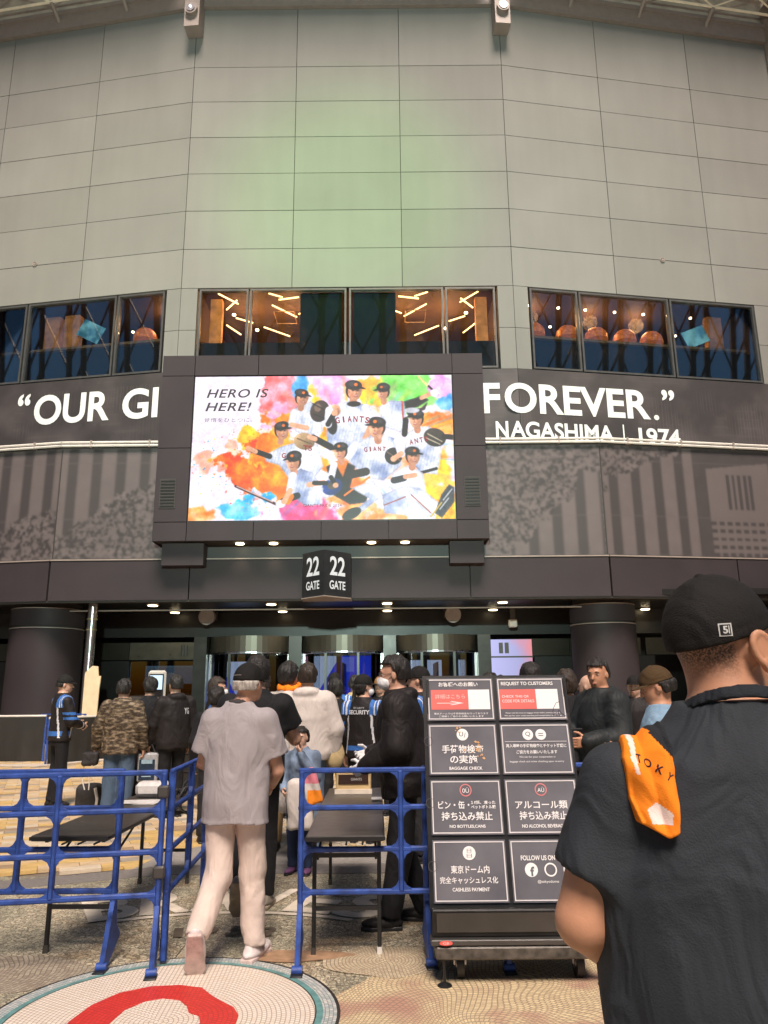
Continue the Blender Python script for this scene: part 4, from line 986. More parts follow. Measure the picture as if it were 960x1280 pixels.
def crackle():
    m = mat('crackle_mosaic', (.6, .5, .35), .4, 0, 0); nt = m.node_tree; b = nt.nodes['Principled BSDF']; N = nt.nodes.new; L = nt.links
    tc = N('ShaderNodeTexCoord'); v = N('ShaderNodeTexVoronoi'); v.inputs['Scale'].default_value = 14; v2 = N('ShaderNodeTexVoronoi'); v2.feature = 'DISTANCE_TO_EDGE'; v2.inputs['Scale'].default_value = 14
    L.new(tc.outputs['Object'], v.inputs['Vector']); L.new(tc.outputs['Object'], v2.inputs['Vector']); sp = N('ShaderNodeSeparateColor'); L.new(v.outputs['Color'], sp.inputs[0])
    cr = N('ShaderNodeValToRGB'); e = cr.color_ramp.elements; e[0].color = (.60, .42, .16, 1); e[1].color = (.60, .54, .44, 1); e[1].position = .6; L.new(sp.outputs[0], cr.inputs[0])
    ed = N('ShaderNodeMath'); ed.operation = 'LESS_THAN'; ed.inputs[1].default_value = .05; L.new(v2.outputs['Distance'], ed.inputs[0])
    mj = N('ShaderNodeMix'); mj.data_type = 'RGBA'; L.new(ed.outputs[0], mj.inputs['Factor']); L.new(cr.outputs[0], mj.inputs['A']); mj.inputs['B'].default_value = (.2, .15, .1, 1); L.new(mj.outputs['Result'], b.inputs['Base Color']); return m
sheet('crackle_paving', [(-1.85, 8.27), (9, 8.27), (9, 11.3), (-1.85, 11.3)], .001, crackle(), t=.02)

# ------------------------------------------------------------------ barriers
def barrier(x, y, rz, label, hgt=1.09, npost=3, tie=None, feet=True):
    t = thing('crowd_barrier', (x, y, 0), label, 'barrier', 'blue plastic crowd barriers', rz)
    k = hgt / 1.09; W = 1.2; zr = [1.08 * k, .865 * k, .63 * k, .395 * k]; ra = .021
    def B(q, n, m=M['blue'], par=t): return q.build(n, m, par, smooth=True, world=False)
    for i, z in enumerate(zr):
        q = MB(); q.box((-W / 2 - .02, -.015, z - .0155), (W / 2 + .02, .015, z + .0155), bev=.008); B(q, 'rail')
    for x_ in (-W / 2, 0, W / 2):
        end = abs(x_) > .1; q = MB(); z0 = (.30 if feet else .02) if end else zr[3]
        q.box((x_ - .0165, -.021, z0), (x_ + .0165, .021, zr[0]), bev=.009); o = B(q, 'post')
        for i, z in enumerate(zr):          # fillets where rails and posts join
            g = MB(); s1 = .048; P_ = []
            for sx, sz in ((1, 1), (-1, 1), (-1, -1), (1, -1)):
                ok_ = not ((end and sx * x_ > 0) or (i == 0 and sz > 0) or (i == 3 and sz < 0 and not end))
                cx_, cz_ = x_ + sx * .015, z + sz * .013
                Q_ = [(cx_ + sx * s1, cz_), (cx_ + sx * s1 * .36, cz_ + sz * s1 * .36), (cx_, cz_ + sz * s1)] if ok_ else [(cx_, cz_)]
                P_ += Q_ if sx * sz > 0 else Q_[::-1]
            g.quadbox([(a_, -.0125, b_) for a_, b_ in P_], (0, .025, 0)); B(g, 'gusset')
        if end and feet:
            f = MB()
            P_ = [(x_, -.024, .34), (x_, .024, .34), (x_, .045, .20), (x_, .115, .135), (x_, .105, .115), (x_, -.075, .012), (x_, -.145, .0), (x_, -.15, .035)]
            f.quadbox([(a - .014, b, c) for a, b, c in P_], (.028, 0, 0)); f.tube([(x_ - .03, -.135, .024), (x_ + .03, -.135, .024)], .024, 10)
            B(f, 'foot')
            g = MB(); g.box((x_ - .035, -.20, 0), (x_ + .035, -.10, .014), bev=.005); B(g, 'rubber_pad', M['black'])
    if tie:
        q = MB()
        for z in tie: q.box((W / 2 - .035, -.035, z - .035), (W / 2 + .035, .035, z + .035), bev=.01)
        B(q, 'cable_tie', M['frame'])
    return t
def bar2(ax, ay, bx_, by_, label, **k):
    """barrier with end posts at these two ground points (1.2 m apart)"""
    return barrier((ax + bx_) / 2, (ay + by_) / 2, math.atan2(by_ - ay, bx_ - ax), label, **k)
bar2(-2.54, 4.62, -1.345, 4.83, 'nearest blue barrier at the left, its right post strapped to the angled one', tie=(.97, .52))
bar2(-2.84, 4.92, -1.645, 4.93, 'blue barrier at the left standing just behind the strapped one')
bar2(-1.318, 4.90, -1.375, 6.08, 'blue barrier angled away from the viewer beside the man in the grey polo', feet=False)
bar2(-.515, 4.85, .685, 4.87, 'blue barrier in front of the right folding table')
bar2(.235, 4.95, 1.43, 5.08, 'blue barrier standing mostly behind the sign cart')
b6 = bar2(-9.0, 20.4, -7.85, 20.3, 'small far blue barrier in the gap between the black draped fences', hgt=1.04)

# draped fences
M['drape'] = mat('black_drape', (.013, .011, .009), .75, 0, .3, 3)
def draped(p0, p1, h, label, n=60, seed=1):
    p0, p1 = Vector((*p0, 0)), Vector((*p1, 0)); L_ = (p1 - p0).length; d = (p1 - p0) / L_; nn = Vector((d.y, -d.x, 0)); rs = random.Random(seed)
    t = thing('draped_fence', tuple(p0), label, 'fence', 'black draped fences')
    V = []; F_ = []; ph = rs.uniform(0, 6)
    for i in range(n + 1):
        s_ = i / n * L_; w_ = .035 * math.sin(s_ * 7 + ph) + .02 * math.sin(s_ * 17 + 2 * ph)
        for j in range(5):
            z = h * (1 - j / 4) ; p = p0 + d * s_ + nn * (.03 + w_ * (j / 4)); V.append((p.x, p.y, .01 + z * (h - .01) / h))
    for i in range(n):
        for j in range(4): a = i * 5 + j; F_.append((a, a + 1, a + 6, a + 5))
    q = MB(); q.add(V, F_); q.add([(v[0] + nn.x * -.012, v[1] + nn.y * -.012, v[2]) for v in V], [f[::-1] for f in F_]); q.build('drape', M['drape'], t, smooth=True)
    q = MB(); q.tube([p0 + Vector((0, 0, h + .02)), p1 + Vector((0, 0, h + .02))], .028, 8); q.build('top_rail', M['pipe'], t, smooth=True)
    for i in range(3): c = p0 + d * L_ * i / 2; q = MB(); q.tube([c, c + Vector((0, 0, h))], .025, 8); q.build('post', M['blue'], t)
    return t
draped((-12.5, 18.6), (-8.15, 18.7), 1.02, 'black draped fence at the far left edge under the thick column', seed=2)
draped((-7.6, 17.6), (-5.75, 20.9), 1.0, 'black draped fence running away behind the person in the camouflage jacket', seed=3)
sheet('pale_kerb', [(-12.5, 17.9), (-7.6, 17.2), (-5.2, 20.7), (-5.4, 21), (-7.7, 17.6), (-12.5, 18.4)], .03, mat('pale_kerb_stone', (.5, .43, .36), .6))
q = thing('dark_counter', (-2.95, 12.6, 0), 'long low black counter between the kiosk and the grey polo man', 'counter')
mb = MB(); mb.box((-3.45, 12.4, .02), (-1.2, 12.9, 1.12), bev=.02); mb.build('counter_body', M['drape'], q); mb = MB(); mb.box((-3.5, 12.35, 1.12), (-1.15, 12.95, 1.16), bev=.01); mb.build('counter_top', M['black'], q)
for z in (.35, .62, .88): mb = MB(); mb.box((-3.44, 12.385, z), (-1.21, 12.398, z + .012)); mb.build('counter_trim', M['frame'], q)

# ------------------------------------------------------------------ folding tables
def table(x, y, rz, label, w_=.47, l=2.27, h=.72):
    t = thing('folding_table', (x, y, 0), label, 'table', 'black folding tables', rz)
    def B(q, n, m=M['black']): return q.build(n, m, t, smooth=False, world=False)
    q = MB(); q.box((-w_ / 2, -l / 2, h - .032), (w_ / 2, l / 2, h), bev=.008); B(q, 'tabletop', M['tabletop'])
    q = MB(); q.box((-w_ / 2 - .003, -l / 2 - .003, h - .026), (w_ / 2 + .003, -l / 2 + .0, h - .006)); B(q, 'edge_band')
    for sy in (-1, 1):
        yy = sy * (l / 2 - .28)
        for sx in (-1, 1):
            q = MB(); q.box((sx * (w_ / 2 - .035) - .0125, yy - .0125, 0), (sx * (w_ / 2 - .035) + .0125, yy + .0125, h - .03), bev=.003); o = B(q, 'leg')
            q = MB(); q.box((sx * (w_ / 2 - .035) - .015, yy - .015, 0), (sx * (w_ / 2 - .035) + .015, yy + .015, .045)); g = q.build('leg_cap', M['frame'] if sx < 0 or sy > 0 else M['cable_white'], None); g.parent = o
        for z in (.26, h - .16):
            q = MB(); q.box((-w_ / 2 + .035, yy - .010, z - .012), (w_ / 2 - .035, yy + .010, z + .012)); B(q, 'crossbar')
        for sx in (-1, 1):
            q = MB(); q.tube([(sx * (w_ / 2 - .055), yy, h - .18), (sx * (w_ / 2 - .06), yy - sy * .38, h - .045)], .008, 6); B(q, 'brace')
    for sx in (-1, 1):
        q = MB(); q.box((sx * (w_ / 2 - .06) - .01, -l / 2 + .1, h - .055), (sx * (w_ / 2 - .06) + .01, l / 2 - .1, h - .033)); B(q, 'side_rail')
    for k in range(3):
        q = MB(); q.tube([(-.1 + k * .1, -l / 2 + .15, h - .075), (-.1 + k * .1, l / 2 - .15, h - .075)], .006, 6); B(q, 'shelf_wire')
    return t
table(-1.89, 5.98, -.02, 'black folding table at the left behind the blue barriers')
table(-.26, 5.90, .012, 'black folding table in the middle, behind the right blue barrier')
# things on the left table
M['wrap'] = mat('white_plastic_wrap', (.66, .63, .60), .35, 0, .12, 20, .2, 30)
t = thing('paper_roll', (-1.86, 6.62, .72), 'white plastic wrapped roll on the far end of the left table', 'roll')
q = MB(); q.box((-2.06, 6.50, .722), (-1.80, 6.66, .84), bev=.03); q.build('wrapped_roll', M['wrap'], t, smooth=True); q = MB(); q.tube([(-2.065, 6.58, .78), (-2.05, 6.58, .78)], .035, 12); q.build('roll_core', M['frame'], t)
t = thing('paper_stack', (-1.9, 6.2, .72), 'flat white papers in front of the wrapped roll on the left table', 'papers')
for k in range(3): q = MB(); a = .1 * k - .1; q.quadbox([(-1.93 + (x * math.cos(a) - y * math.sin(a)), 6.22 + (x * math.sin(a) + y * math.cos(a)), .722 + k * .003) for x, y in ((-.16, -.1), (.16, -.1), (.16, .1), (-.16, .1))], (0, 0, .0025)); q.build('sheet', M['wrap'], t)
t = thing('black_clamp', (-1.68, 6.5, .72), 'tangle of black clips and straps on the left table beside the roll', 'tool')
q = MB(); rs_ = random.Random(4)
for k in range(9):
    p = Vector((-1.66 + rs_.uniform(-.07, .07), 6.5 + rs_.uniform(-.12, .12), .735)); e_ = p + Vector((rs_.uniform(-.08, .08), rs_.uniform(-.08, .08), rs_.uniform(.02, .12))); q.tube([p, (p + e_) / 2 + Vector((0, 0, .03)), e_], .010, 6)
q.box((-1.82, 6.33, .722), (-1.79, 6.37, .80), bev=.006); q.build('clamp_body', M['black'], t, smooth=True)
# things on the right table
t = thing('wooden_box', (-.27, 6.75, .72), 'light wooden box with a dark label plate on the middle table', 'box')
q = MB(); q.box((-.42, 6.62, .722), (-.13, 6.90, .90), bev=.008); q.build('box_body', mat('light_wood', (.55, .40, .2), .5, 0, .2, 3, stretch=(1, 8, 8)), t); q = MB(); q.box((-.40, 6.612, .80), (-.15, 6.619, .875)); q.build('label_plate', mat('dark_brown_plate', (.04, .02, .015), .4), t)
q = MB(); place_flat(q, fit_text('GIANTS', .09, .02), (-.25, 6.608, .838), (1, 0, 0), (0, 0, 1)); q.build('lettering', M['white_text'], t)
q = MB(); q.box((-.43, 6.60, .722), (-.12, 6.618, .76)); q.build('box_lip', M['letter'], t)
tag(MB().box((-.12, 6.2, .722), (-.03, 6.30, .74), bev=.006).build('folded_cloth', M['wrap']), 'small folded white cloth on the middle table by the masked man', 'cloth')

# ------------------------------------------------------------------ sign cart
cart = thing('sign_cart', (.69, 4.75, 0), 'black wheeled cart carrying eight framed notice boards with white lettering', 'sign cart')
O = Vector((.25, 4.95, 1.632)); DV = (Vector((.25, 4.60, .372)) - O); LV = DV.length; DV.normalize(); UX = Vector((1, 0, 0)); NV = UX.cross(-DV).normalized()
if NV.y > 0: NV = -NV
CW = .895
def cp(u, v, o=0): return O + UX * u + DV * v + NV * o
def cbox(q, u0, u1, v0, v1, o0, o1, mi=0): return q.quadbox([cp(u0, v1, o0), cp(u1, v1, o0), cp(u1, v0, o0), cp(u0, v0, o0)], NV * (o1 - o0), mi)
M['print_white'] = mat('print_white', (.80, .78, .77), .5, 0, 0)
M['cart'] = mat('cart_black_metal', (.018, .017, .017), .35, .3, .3, 8)
M['board'] = mat('notice_board_grey', (.14, .135, .15), .22, 0, .22, 3.0, coat=.3)
M['pinkish'] = mat('coral_red_print', (.78, .12, .10), .4, 0, .05)
M['line'] = mat('white_frame_line', (.66, .63, .63), .5, 0, .05)
q = MB(); cbox(q, -.012, CW + .012, -.014, LV + .01, -.05, -.012); q.build('back_board', M['cart'], cart)
rows = [(0.006, .275), (.297, .600), (.628, .935), (.962, 1.288)]
cols = [(.012, .435), (.458, .888)]
def ctext(body, u, v, w_, h_, par, m=None, **k):
    T = fit_text(body, w_, h_, **k); q = MB(); place_flat(q, T, cp(u, v, .0035), UX, -DV); o = q.build('lettering', m or M['print_white'], None)
    o.data.transform(Matrix.Translation(-cart.location)); o.parent = par; return o
def cflat(pts, off, m, par, name):
    q = MB(); q.add([cp(u, v, off) for u, v in pts], [tuple(range(len(pts)))[::-1]]); o = q.build(name, m, None); o.data.transform(Matrix.Translation(-cart.location)); o.parent = par; return o
def circ(u, v, r, n=20): return [(u + r * math.cos(2 * math.pi * i / n), v + r * math.sin(2 * math.pi * i / n)) for i in range(n)]
def ring(u, v, r, w_, off, m, par):
    q = MB(); n = 24
    for i in range(n):
        a, b = 2 * math.pi * i / n, 2 * math.pi * (i + 1) / n
        q.add([cp(u + r * math.cos(a), v + r * math.sin(a), off), cp(u + (r - w_) * math.cos(a), v + (r - w_) * math.sin(a), off), cp(u + (r - w_) * math.cos(b), v + (r - w_) * math.sin(b), off), cp(u + r * math.cos(b), v + r * math.sin(b), off)], [(0, 1, 2, 3)])
    o = q.build('icon_ring', m, None); o.data.transform(Matrix.Translation(-cart.location)); o.parent = par
boards = {}
for i, (v0, v1) in enumerate(rows):
    for j, (u0, u1) in enumerate(cols):
        q = MB(); cbox(q, u0, u1, v0, v1, -.012, 0); b = q.build('notice_board', M['board'], cart); boards[i, j] = b
        e = .008; w_ = .006; q = MB()
        for a in ((u0 + e, u1 - e, v0 + e, v0 + e + w_), (u0 + e, u1 - e, v1 - e - w_, v1 - e), (u0 + e, u0 + e + w_, v0 + e + w_, v1 - e - w_), (u1 - e - w_, u1 - e, v0 + e + w_, v1 - e - w_)): cbox(q, *a, 0, .003)
        o = q.build('white_frame', M['line'], None); o.data.transform(Matrix.Translation(-cart.location)); o.parent = b
def mid(j): return sum(cols[j]) / 2
WT = M['print_white']
# row 1
b = boards[0, 0]; u = mid(0); v = rows[0][0]
ctext('お客様へのお願い', u - .01, v + .040, .25, .030, b, bold=.02)
cflat([(u - .185, v + .075), (u + .05, v + .075), (u + .05, v + .200), (u - .185, v + .200)], .002, M['pinkish'], b, 'red_block'); cflat([(u + .05, v + .075), (u + .185, v + .075), (u + .185, v + .200), (u + .05, v + .200)], .0022, WT, b, 'white_block')
ctext('詳細はこちら', u - .065, v + .118, .19, .028, b, mat('pale_pink_print', (.9, .5, .46), .5, 0, 0)); ctext('→', u - .065, v + .160, .17, .025, b, WT)
ctext('東京ドームでは手荷物検査を行っております', u, v + .226, .34, .012, b); ctext('ご理解とご協力をお願いいたします', u, v + .243, .28, .012, b)
b = boards[0, 1]; u = mid(1)
ctext('REQUEST TO CUSTOMERS', u - .02, v + .040, .33, .026, b, bold=.02)
cflat([(u - .20, v + .075), (u + .03, v + .075), (u + .03, v + .200), (u - .20, v + .200)], .002, M['pinkish'], b, 'red_block'); cflat([(u + .03, v + .075), (u + .17, v + .075), (u + .17, v + .200), (u + .03, v + .200)], .0022, WT, b, 'white_block')
ctext('CHECK THIS QR', u - .10, v + .122, .17, .018, b); ctext('CODE FOR DETAILS', u - .085, v + .150, .20, .018, b)
ctext('Please read the notes on baggage checks before entering the gate', u, v + .226, .34, .010, b); ctext('We ask for your understanding and cooperation at all times', u, v + .243, .36, .010, b)
# row 2
b = boards[1, 0]; u = mid(0); v = rows[1][0]
cflat(circ(u, v + .065, .036), .003, WT, b, 'icon_disc'); ctext('U', u - .008, v + .062, .024, .026, b, M['black']); ctext('/', u + .014, v + .068, .012, .03, b, M['black'])
ctext('手荷物検査', u - .003, v + .152, .255, .050, b, bold=.014); ctext('の実施', u, v + .212, .165, .050, b, bold=.014); ctext('BAGGAGE CHECK', u + .01, v + .265, .20, .018, b, bold=.02)
M['glare'] = mat('painted_glare', (.62, .36, .16), .3, 0, .2, 40)  # orange glare on the glossy board, drawn as coloured flecks
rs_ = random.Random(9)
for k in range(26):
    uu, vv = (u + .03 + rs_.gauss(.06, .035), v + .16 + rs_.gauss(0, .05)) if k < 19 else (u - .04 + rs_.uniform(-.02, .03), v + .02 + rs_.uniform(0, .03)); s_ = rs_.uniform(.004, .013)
    cflat([(uu - s_, vv), (uu, vv - s_ * .6), (uu + s_ * .8, vv + s_ * .3), (uu, vv + s_ * .8)], .0042 + .00004 * k, M['glare'], b, 'glare_fleck')
b = boards[1, 1]; u = mid(1)
for du in (-.045, .035): cflat(circ(u + du, v + .068, .033), .003, WT, b, 'icon_disc')
ctext('Q', u - .045, v + .066, .03, .03, b, M['black']); ctext('=', u + .035, v + .068, .03, .018, b, M['board'])
cflat([(u - .19, v + .108), (u + .19, v + .108), (u + .19, v + .111), (u - .19, v + .111)], .003, M['line'], b, 'rule_line')
ctext('再入場時の手荷物検査とチケット確認に', u, v + .135, .37, .022, b, bold=.015); ctext('ご協力をお願いいたします', u, v + .172, .25, .022, b, bold=.015)
ctext('We ask for your cooperation in', u, v + .203, .22, .013, b); ctext('baggage check and ticket checking upon re-entry', u - .005, v + .230, .33, .013, b)
# row 3
b = boards[2, 0]; u = mid(0); v = rows[2][0]; ROSE = mat('rose_icon_print', (.62, .20, .20), .5, 0, 0)
ring(u, v + .060, .036, .006, .003, ROSE, b); ctext('0Ü', u, v + .060, .04, .03, b); 
ctext('ビン・缶・', u - .075, v + .142, .185, .044, b, bold=.014); ctext('１ℓ超、凍った', u + .10, v + .130, .145, .020, b, bold=.02); ctext('ペットボトル類', u + .10, v + .155, .145, .020, b, bold=.02)
ctext('持ち込み禁止', u - .0, v + .205, .30, .048, b, bold=.014); ctext('NO BOTTLES,CANS', u, v + .262, .21, .019, b, bold=.02)
b = boards[2, 1]; u = mid(1)
ring(u, v + .060, .036, .006, .003, ROSE, b); ctext('AÜ', u, v + .060, .04, .028, b)
ctext('アルコール類', u - .005, v + .145, .31, .046, b, bold=.014); ctext('持ち込み禁止', u, v + .205, .28, .048, b, bold=.014); ctext('NO ALCOHOL BEVERAGES', u, v + .262, .26, .019, b, bold=.02)
# row 4
b = boards[3, 0]; u = mid(0); v = rows[3][0]
cflat(circ(u, v + .070, .037), .003, WT, b, 'icon_disc'); ctext('日', u, v + .058, .026, .02, b, M['board']); ctext('日', u, v + .084, .03, .02, b, M['board'])
ctext('東京ドーム内', u, v + .155, .22, .042, b, bold=.014); ctext('完全キャッシュレス化', u - .01, v + .210, .33, .036, b, bold=.012); ctext('CASHLESS PAYMENT', u, v + .258, .21, .019, b, bold=.02)
b = boards[3, 1]; u = mid(1)
ctext('FOLLOW US ON SNS', u - .03, v + .098, .25, .026, b, bold=.02); cflat(circ(u - .10, v + .160, .037), .003, WT, b, 'icon_disc'); ctext('f', u - .095, v + .168, .024, .05, b, M['board'], bold=.04)
ring(u + .01, v + .160, .036, .008, .003, WT, b); cflat(circ(u + .12, v + .160, .037), .003, WT, b, 'icon_disc'); ctext('@tokyodome', u - .01, v + .222, .12, .018, b)
# round grips at the left edge of the boards
for v_ in (.40, .76, 1.10): ring(.012, v_, .028, .003, .0032, M['frame'], boards[0, 0])
# lower body
q = MB(); q.box((.245, 4.545, .235), (1.15, 4.60, .372), bev=.006); q.build('lower_case', M['cart'], cart)
q = MB(); q.box((.27, 4.537, .262), (1.125, 4.5435, .358)); q.build('gloss_panel', mat('glossy_black_panel', (.05, .045, .04), .12, .0, .4, 2), cart)
q = MB(); q.box((.235, 4.50, .205), (1.165, 4.62, .234), bev=.004); q.build('edge_rail', M['frame'], cart)
q = MB(); q.box((.26, 4.50, .135), (1.14, 5.12, .20), bev=.008); q.build('base_frame', mat('scratched_base', (.09, .08, .07), .4, .3, .6, 25), cart)
for x in (.262, 1.128): q = MB(); q.quadbox([(x, 4.60, .24), (x, 5.1, .24), (x, 4.98, 1.62), (x, 4.94, 1.62)], (.016, 0, 0)); q.build('side_frame', M['cart'], cart)
q = MB(); q.tube([(.27, 4.50, .222), (.27, 4.49, .222)], .018, 12); q2 = cflat(circ(0.03, LV + .105, .001), .0, M['pinkish'], cart, 'logo_pin'); bpy.data.objects.remove(q2)
q = MB(); P_ = [(.315 + .036 * math.cos(a), 4.495, .222 + .012 * math.sin(a)) for a in np.linspace(0, 2 * math.pi, 18, endpoint=False)]; q.quadbox(P_[::-1], (0, -.004, 0)); q.build('red_badge', M['pinkish'], cart)
q = MB(); place_flat(q, fit_text('GB', .034, .012), (.315, 4.4895, .222), (1, 0, 0), (0, 0, 1)); q.build('badge_lettering', WT, cart)
for x, y in ((.40, 4.66), (1.06, 4.66), (.40, 5.0), (1.06, 5.0)):
    q = MB(); q.tube([(x - .02, y, .075), (x + .02, y, .075)], .075, 24); wv = q.build('caster_wheel', M['black'], cart, smooth=True)
    q = MB(); q.tube([(x - .024, y, .075), (x + .024, y, .075)], .035, 16); g = q.build('wheel_hub', M['steel'], None, smooth=True); g.data.transform(Matrix.Translation(-cart.location)); g.parent = wv
    q = MB(); q.box((x - .035, y - .02, .07), (x - .027, y + .02, .137)); q.box((x + .027, y - .02, .07), (x + .035, y + .02, .137)); q.build('caster_fork', M['steel'], cart)
for x in (.305, 1.17):
    q = MB(); q.tube([(x, 4.53, .015), (x, 4.53, .17)], .008, 8); q.build('stabiliser_rod', M['black'], cart); q = MB(); q.lathe([(.04, 0), (.04, .008), (.014, .022)], (x, 4.53, .0), 18); q.build('stabiliser_foot', M['black'], cart, smooth=True)
q = MB(); q.box((1.10, 4.515, .15), (1.20, 4.545, .17)); q.build('outrigger', M['black'], cart)

# ------------------------------------------------------------------ kiosk, plinth board, bags
kz = thing('check_kiosk', (-3.32, 11.2, 0), 'white upright kiosk with lit tablet between the camouflage jacket and the bag holder', 'kiosk')
WP = mat('white_kiosk_plastic', (.50, .45, .40), .35, 0, .05)
q = MB(); q.box((-3.44, 11.15, .06), (-3.16, 11.40, 1.30), bev=.03); q.build('kiosk_column', WP, kz); q = MB(); q.box((-3.55, 11.0, 0), (-3.05, 11.5, .06), bev=.015); q.build('kiosk_base', WP, kz)
q = MB(); q.box((-3.43, 11.10, 1.42), (-3.17, 11.16, 1.87), bev=.03); q.build('tablet_case', WP, kz); q = MB(); q.box((-3.405, 11.09, 1.50), (-3.195, 11.098, 1.82), bev=.004); q.build('tablet_glass', M['black'], kz)
q = MB(); q.box((-3.39, 11.075, 1.60), (-3.21, 11.085, 1.80)); q.build('tablet_screen', emis('tablet_light', (.55, .75, .95), .9), kz); q = MB(); q.tube([(-3.3, 11.2, 1.28), (-3.3, 11.15, 1.46)], .05, 10); q.build('neck', WP, kz)
q = MB(); place_flat(q, fit_text('37', .07, .07, bold=.014), (-3.30, 11.07, 1.67), (1, 0, 0), (0, 0, 1)); q.build('lettering', M['black'], kz)
q = MB(); q.box((-3.40, 11.10, 1.05), (-3.20, 11.148, 1.22), bev=.02); q.build('hand_sensor', M['black'], kz)
sb = thing('standing_board', (-9.42, 24.3, 0), 'cream standing board partly hidden behind the steel downpipe', 'board')
q = MB(); q.quadbox([(-9.62, 24.6, .0), (-9.16, 24.6, .0), (-9.13, 24.6, 1.7), (-9.10, 24.6, 2.1), (-9.18, 24.6, 2.1), (-9.22, 24.6, 2.40), (-9.40, 24.6, 2.42), (-9.62, 24.6, 2.2)], (0, .05, 0)); q.build('board_panel', mat('cream_board', (.62, .48, .30), .6, 0, .1), sb)
q = MB(); q.tube([(-9.3, 24.9, 0), (-9.3, 24.66, 1.5)], .02, 6); q.build('prop_leg', M['frame'], sb)
# ------------------------------------------------------------------ people: implicit surfaces meshed with surface nets
def smin(a, b, k):
    if k <= 0: return np.minimum(a, b)
    h = np.clip(.5 + .5 * (b - a) / k, 0, 1); return b * (1 - h) + a * h - k * h * (1 - h)
def capf(a, b, ra, rb):
    a = np.array(a, float); b = np.array(b, float); ab = b - a; L2 = ab @ ab + 1e-9
    def f(P):
        t = np.clip((P - a) @ ab / L2, 0, 1); return np.linalg.norm(P - a - t[:, None] * ab, axis=1) - (ra + (rb - ra) * t)
    return f
def ellf(c, r, Rm=None):
    c = np.array(c, float); r = np.array(r, float)
    def f(P):
        Q = P - c
        if Rm is not None: Q = Q @ Rm
        k0 = np.linalg.norm(Q / r, axis=1); k1 = np.linalg.norm(Q / (r * r), axis=1) + 1e-9
        return np.where(k0 < 1e-6, -r.min(), k0 * (k0 - 1) / k1)
    return f
def boxf(c, h, rd=.01, Rm=None):
    c = np.array(c, float); h = np.array(h, float) - rd
    def f(P):
        Q = P - c
        if Rm is not None: Q = Q @ Rm
        q = np.abs(Q) - h; return np.linalg.norm(np.maximum(q, 0), axis=1) + np.minimum(q.max(1), 0) - rd
    return f
def union(fs, k=.03):
    def f(P):
        d = fs[0](P)
        for g in fs[1:]: d = smin(d, g(P), k)
        return d
    return f
def sect(S, Tm=None, grow=0.0):
    """stack of ellipses: rows (z, cx, cy, rx, ry)"""
    S = np.array(S, float)
    def f(P):
        Q = P if Tm is None else (P - Tm[0]) @ Tm[1]
        z = Q[:, 2]; cx, cy, rx, ry = (np.interp(z, S[:, 0], S[:, i]) for i in (1, 2, 3, 4))
        rx = rx + grow; ry = ry + grow; x, y = Q[:, 0] - cx, Q[:, 1] - cy
        k0 = np.sqrt((x / rx) ** 2 + (y / ry) ** 2); k1 = np.sqrt((x / rx ** 2) ** 2 + (y / ry ** 2) ** 2) + 1e-6
        d = np.where(k0 < 1e-3, -np.minimum(rx, ry), k0 * (k0 - 1) / k1)
        return np.maximum(d, np.maximum(z - S[-1, 0] - grow, S[0, 0] - grow - z))
    return f
def rot3(yaw=0, pitch=0, roll=0):
    cy, sy, cp_, sp_, cr, sr = math.cos(yaw), math.sin(yaw), math.cos(pitch), math.sin(pitch), math.cos(roll), math.sin(roll)
    Z = np.array([[cy, -sy, 0], [sy, cy, 0], [0, 0, 1]]); Xm = np.array([[1, 0, 0], [0, cp_, -sp_], [0, sp_, cp_]]); Y_ = np.array([[cr, 0, sr], [0, 1, 0], [-sr, 0, cr]])
    return Z @ Xm @ Y_
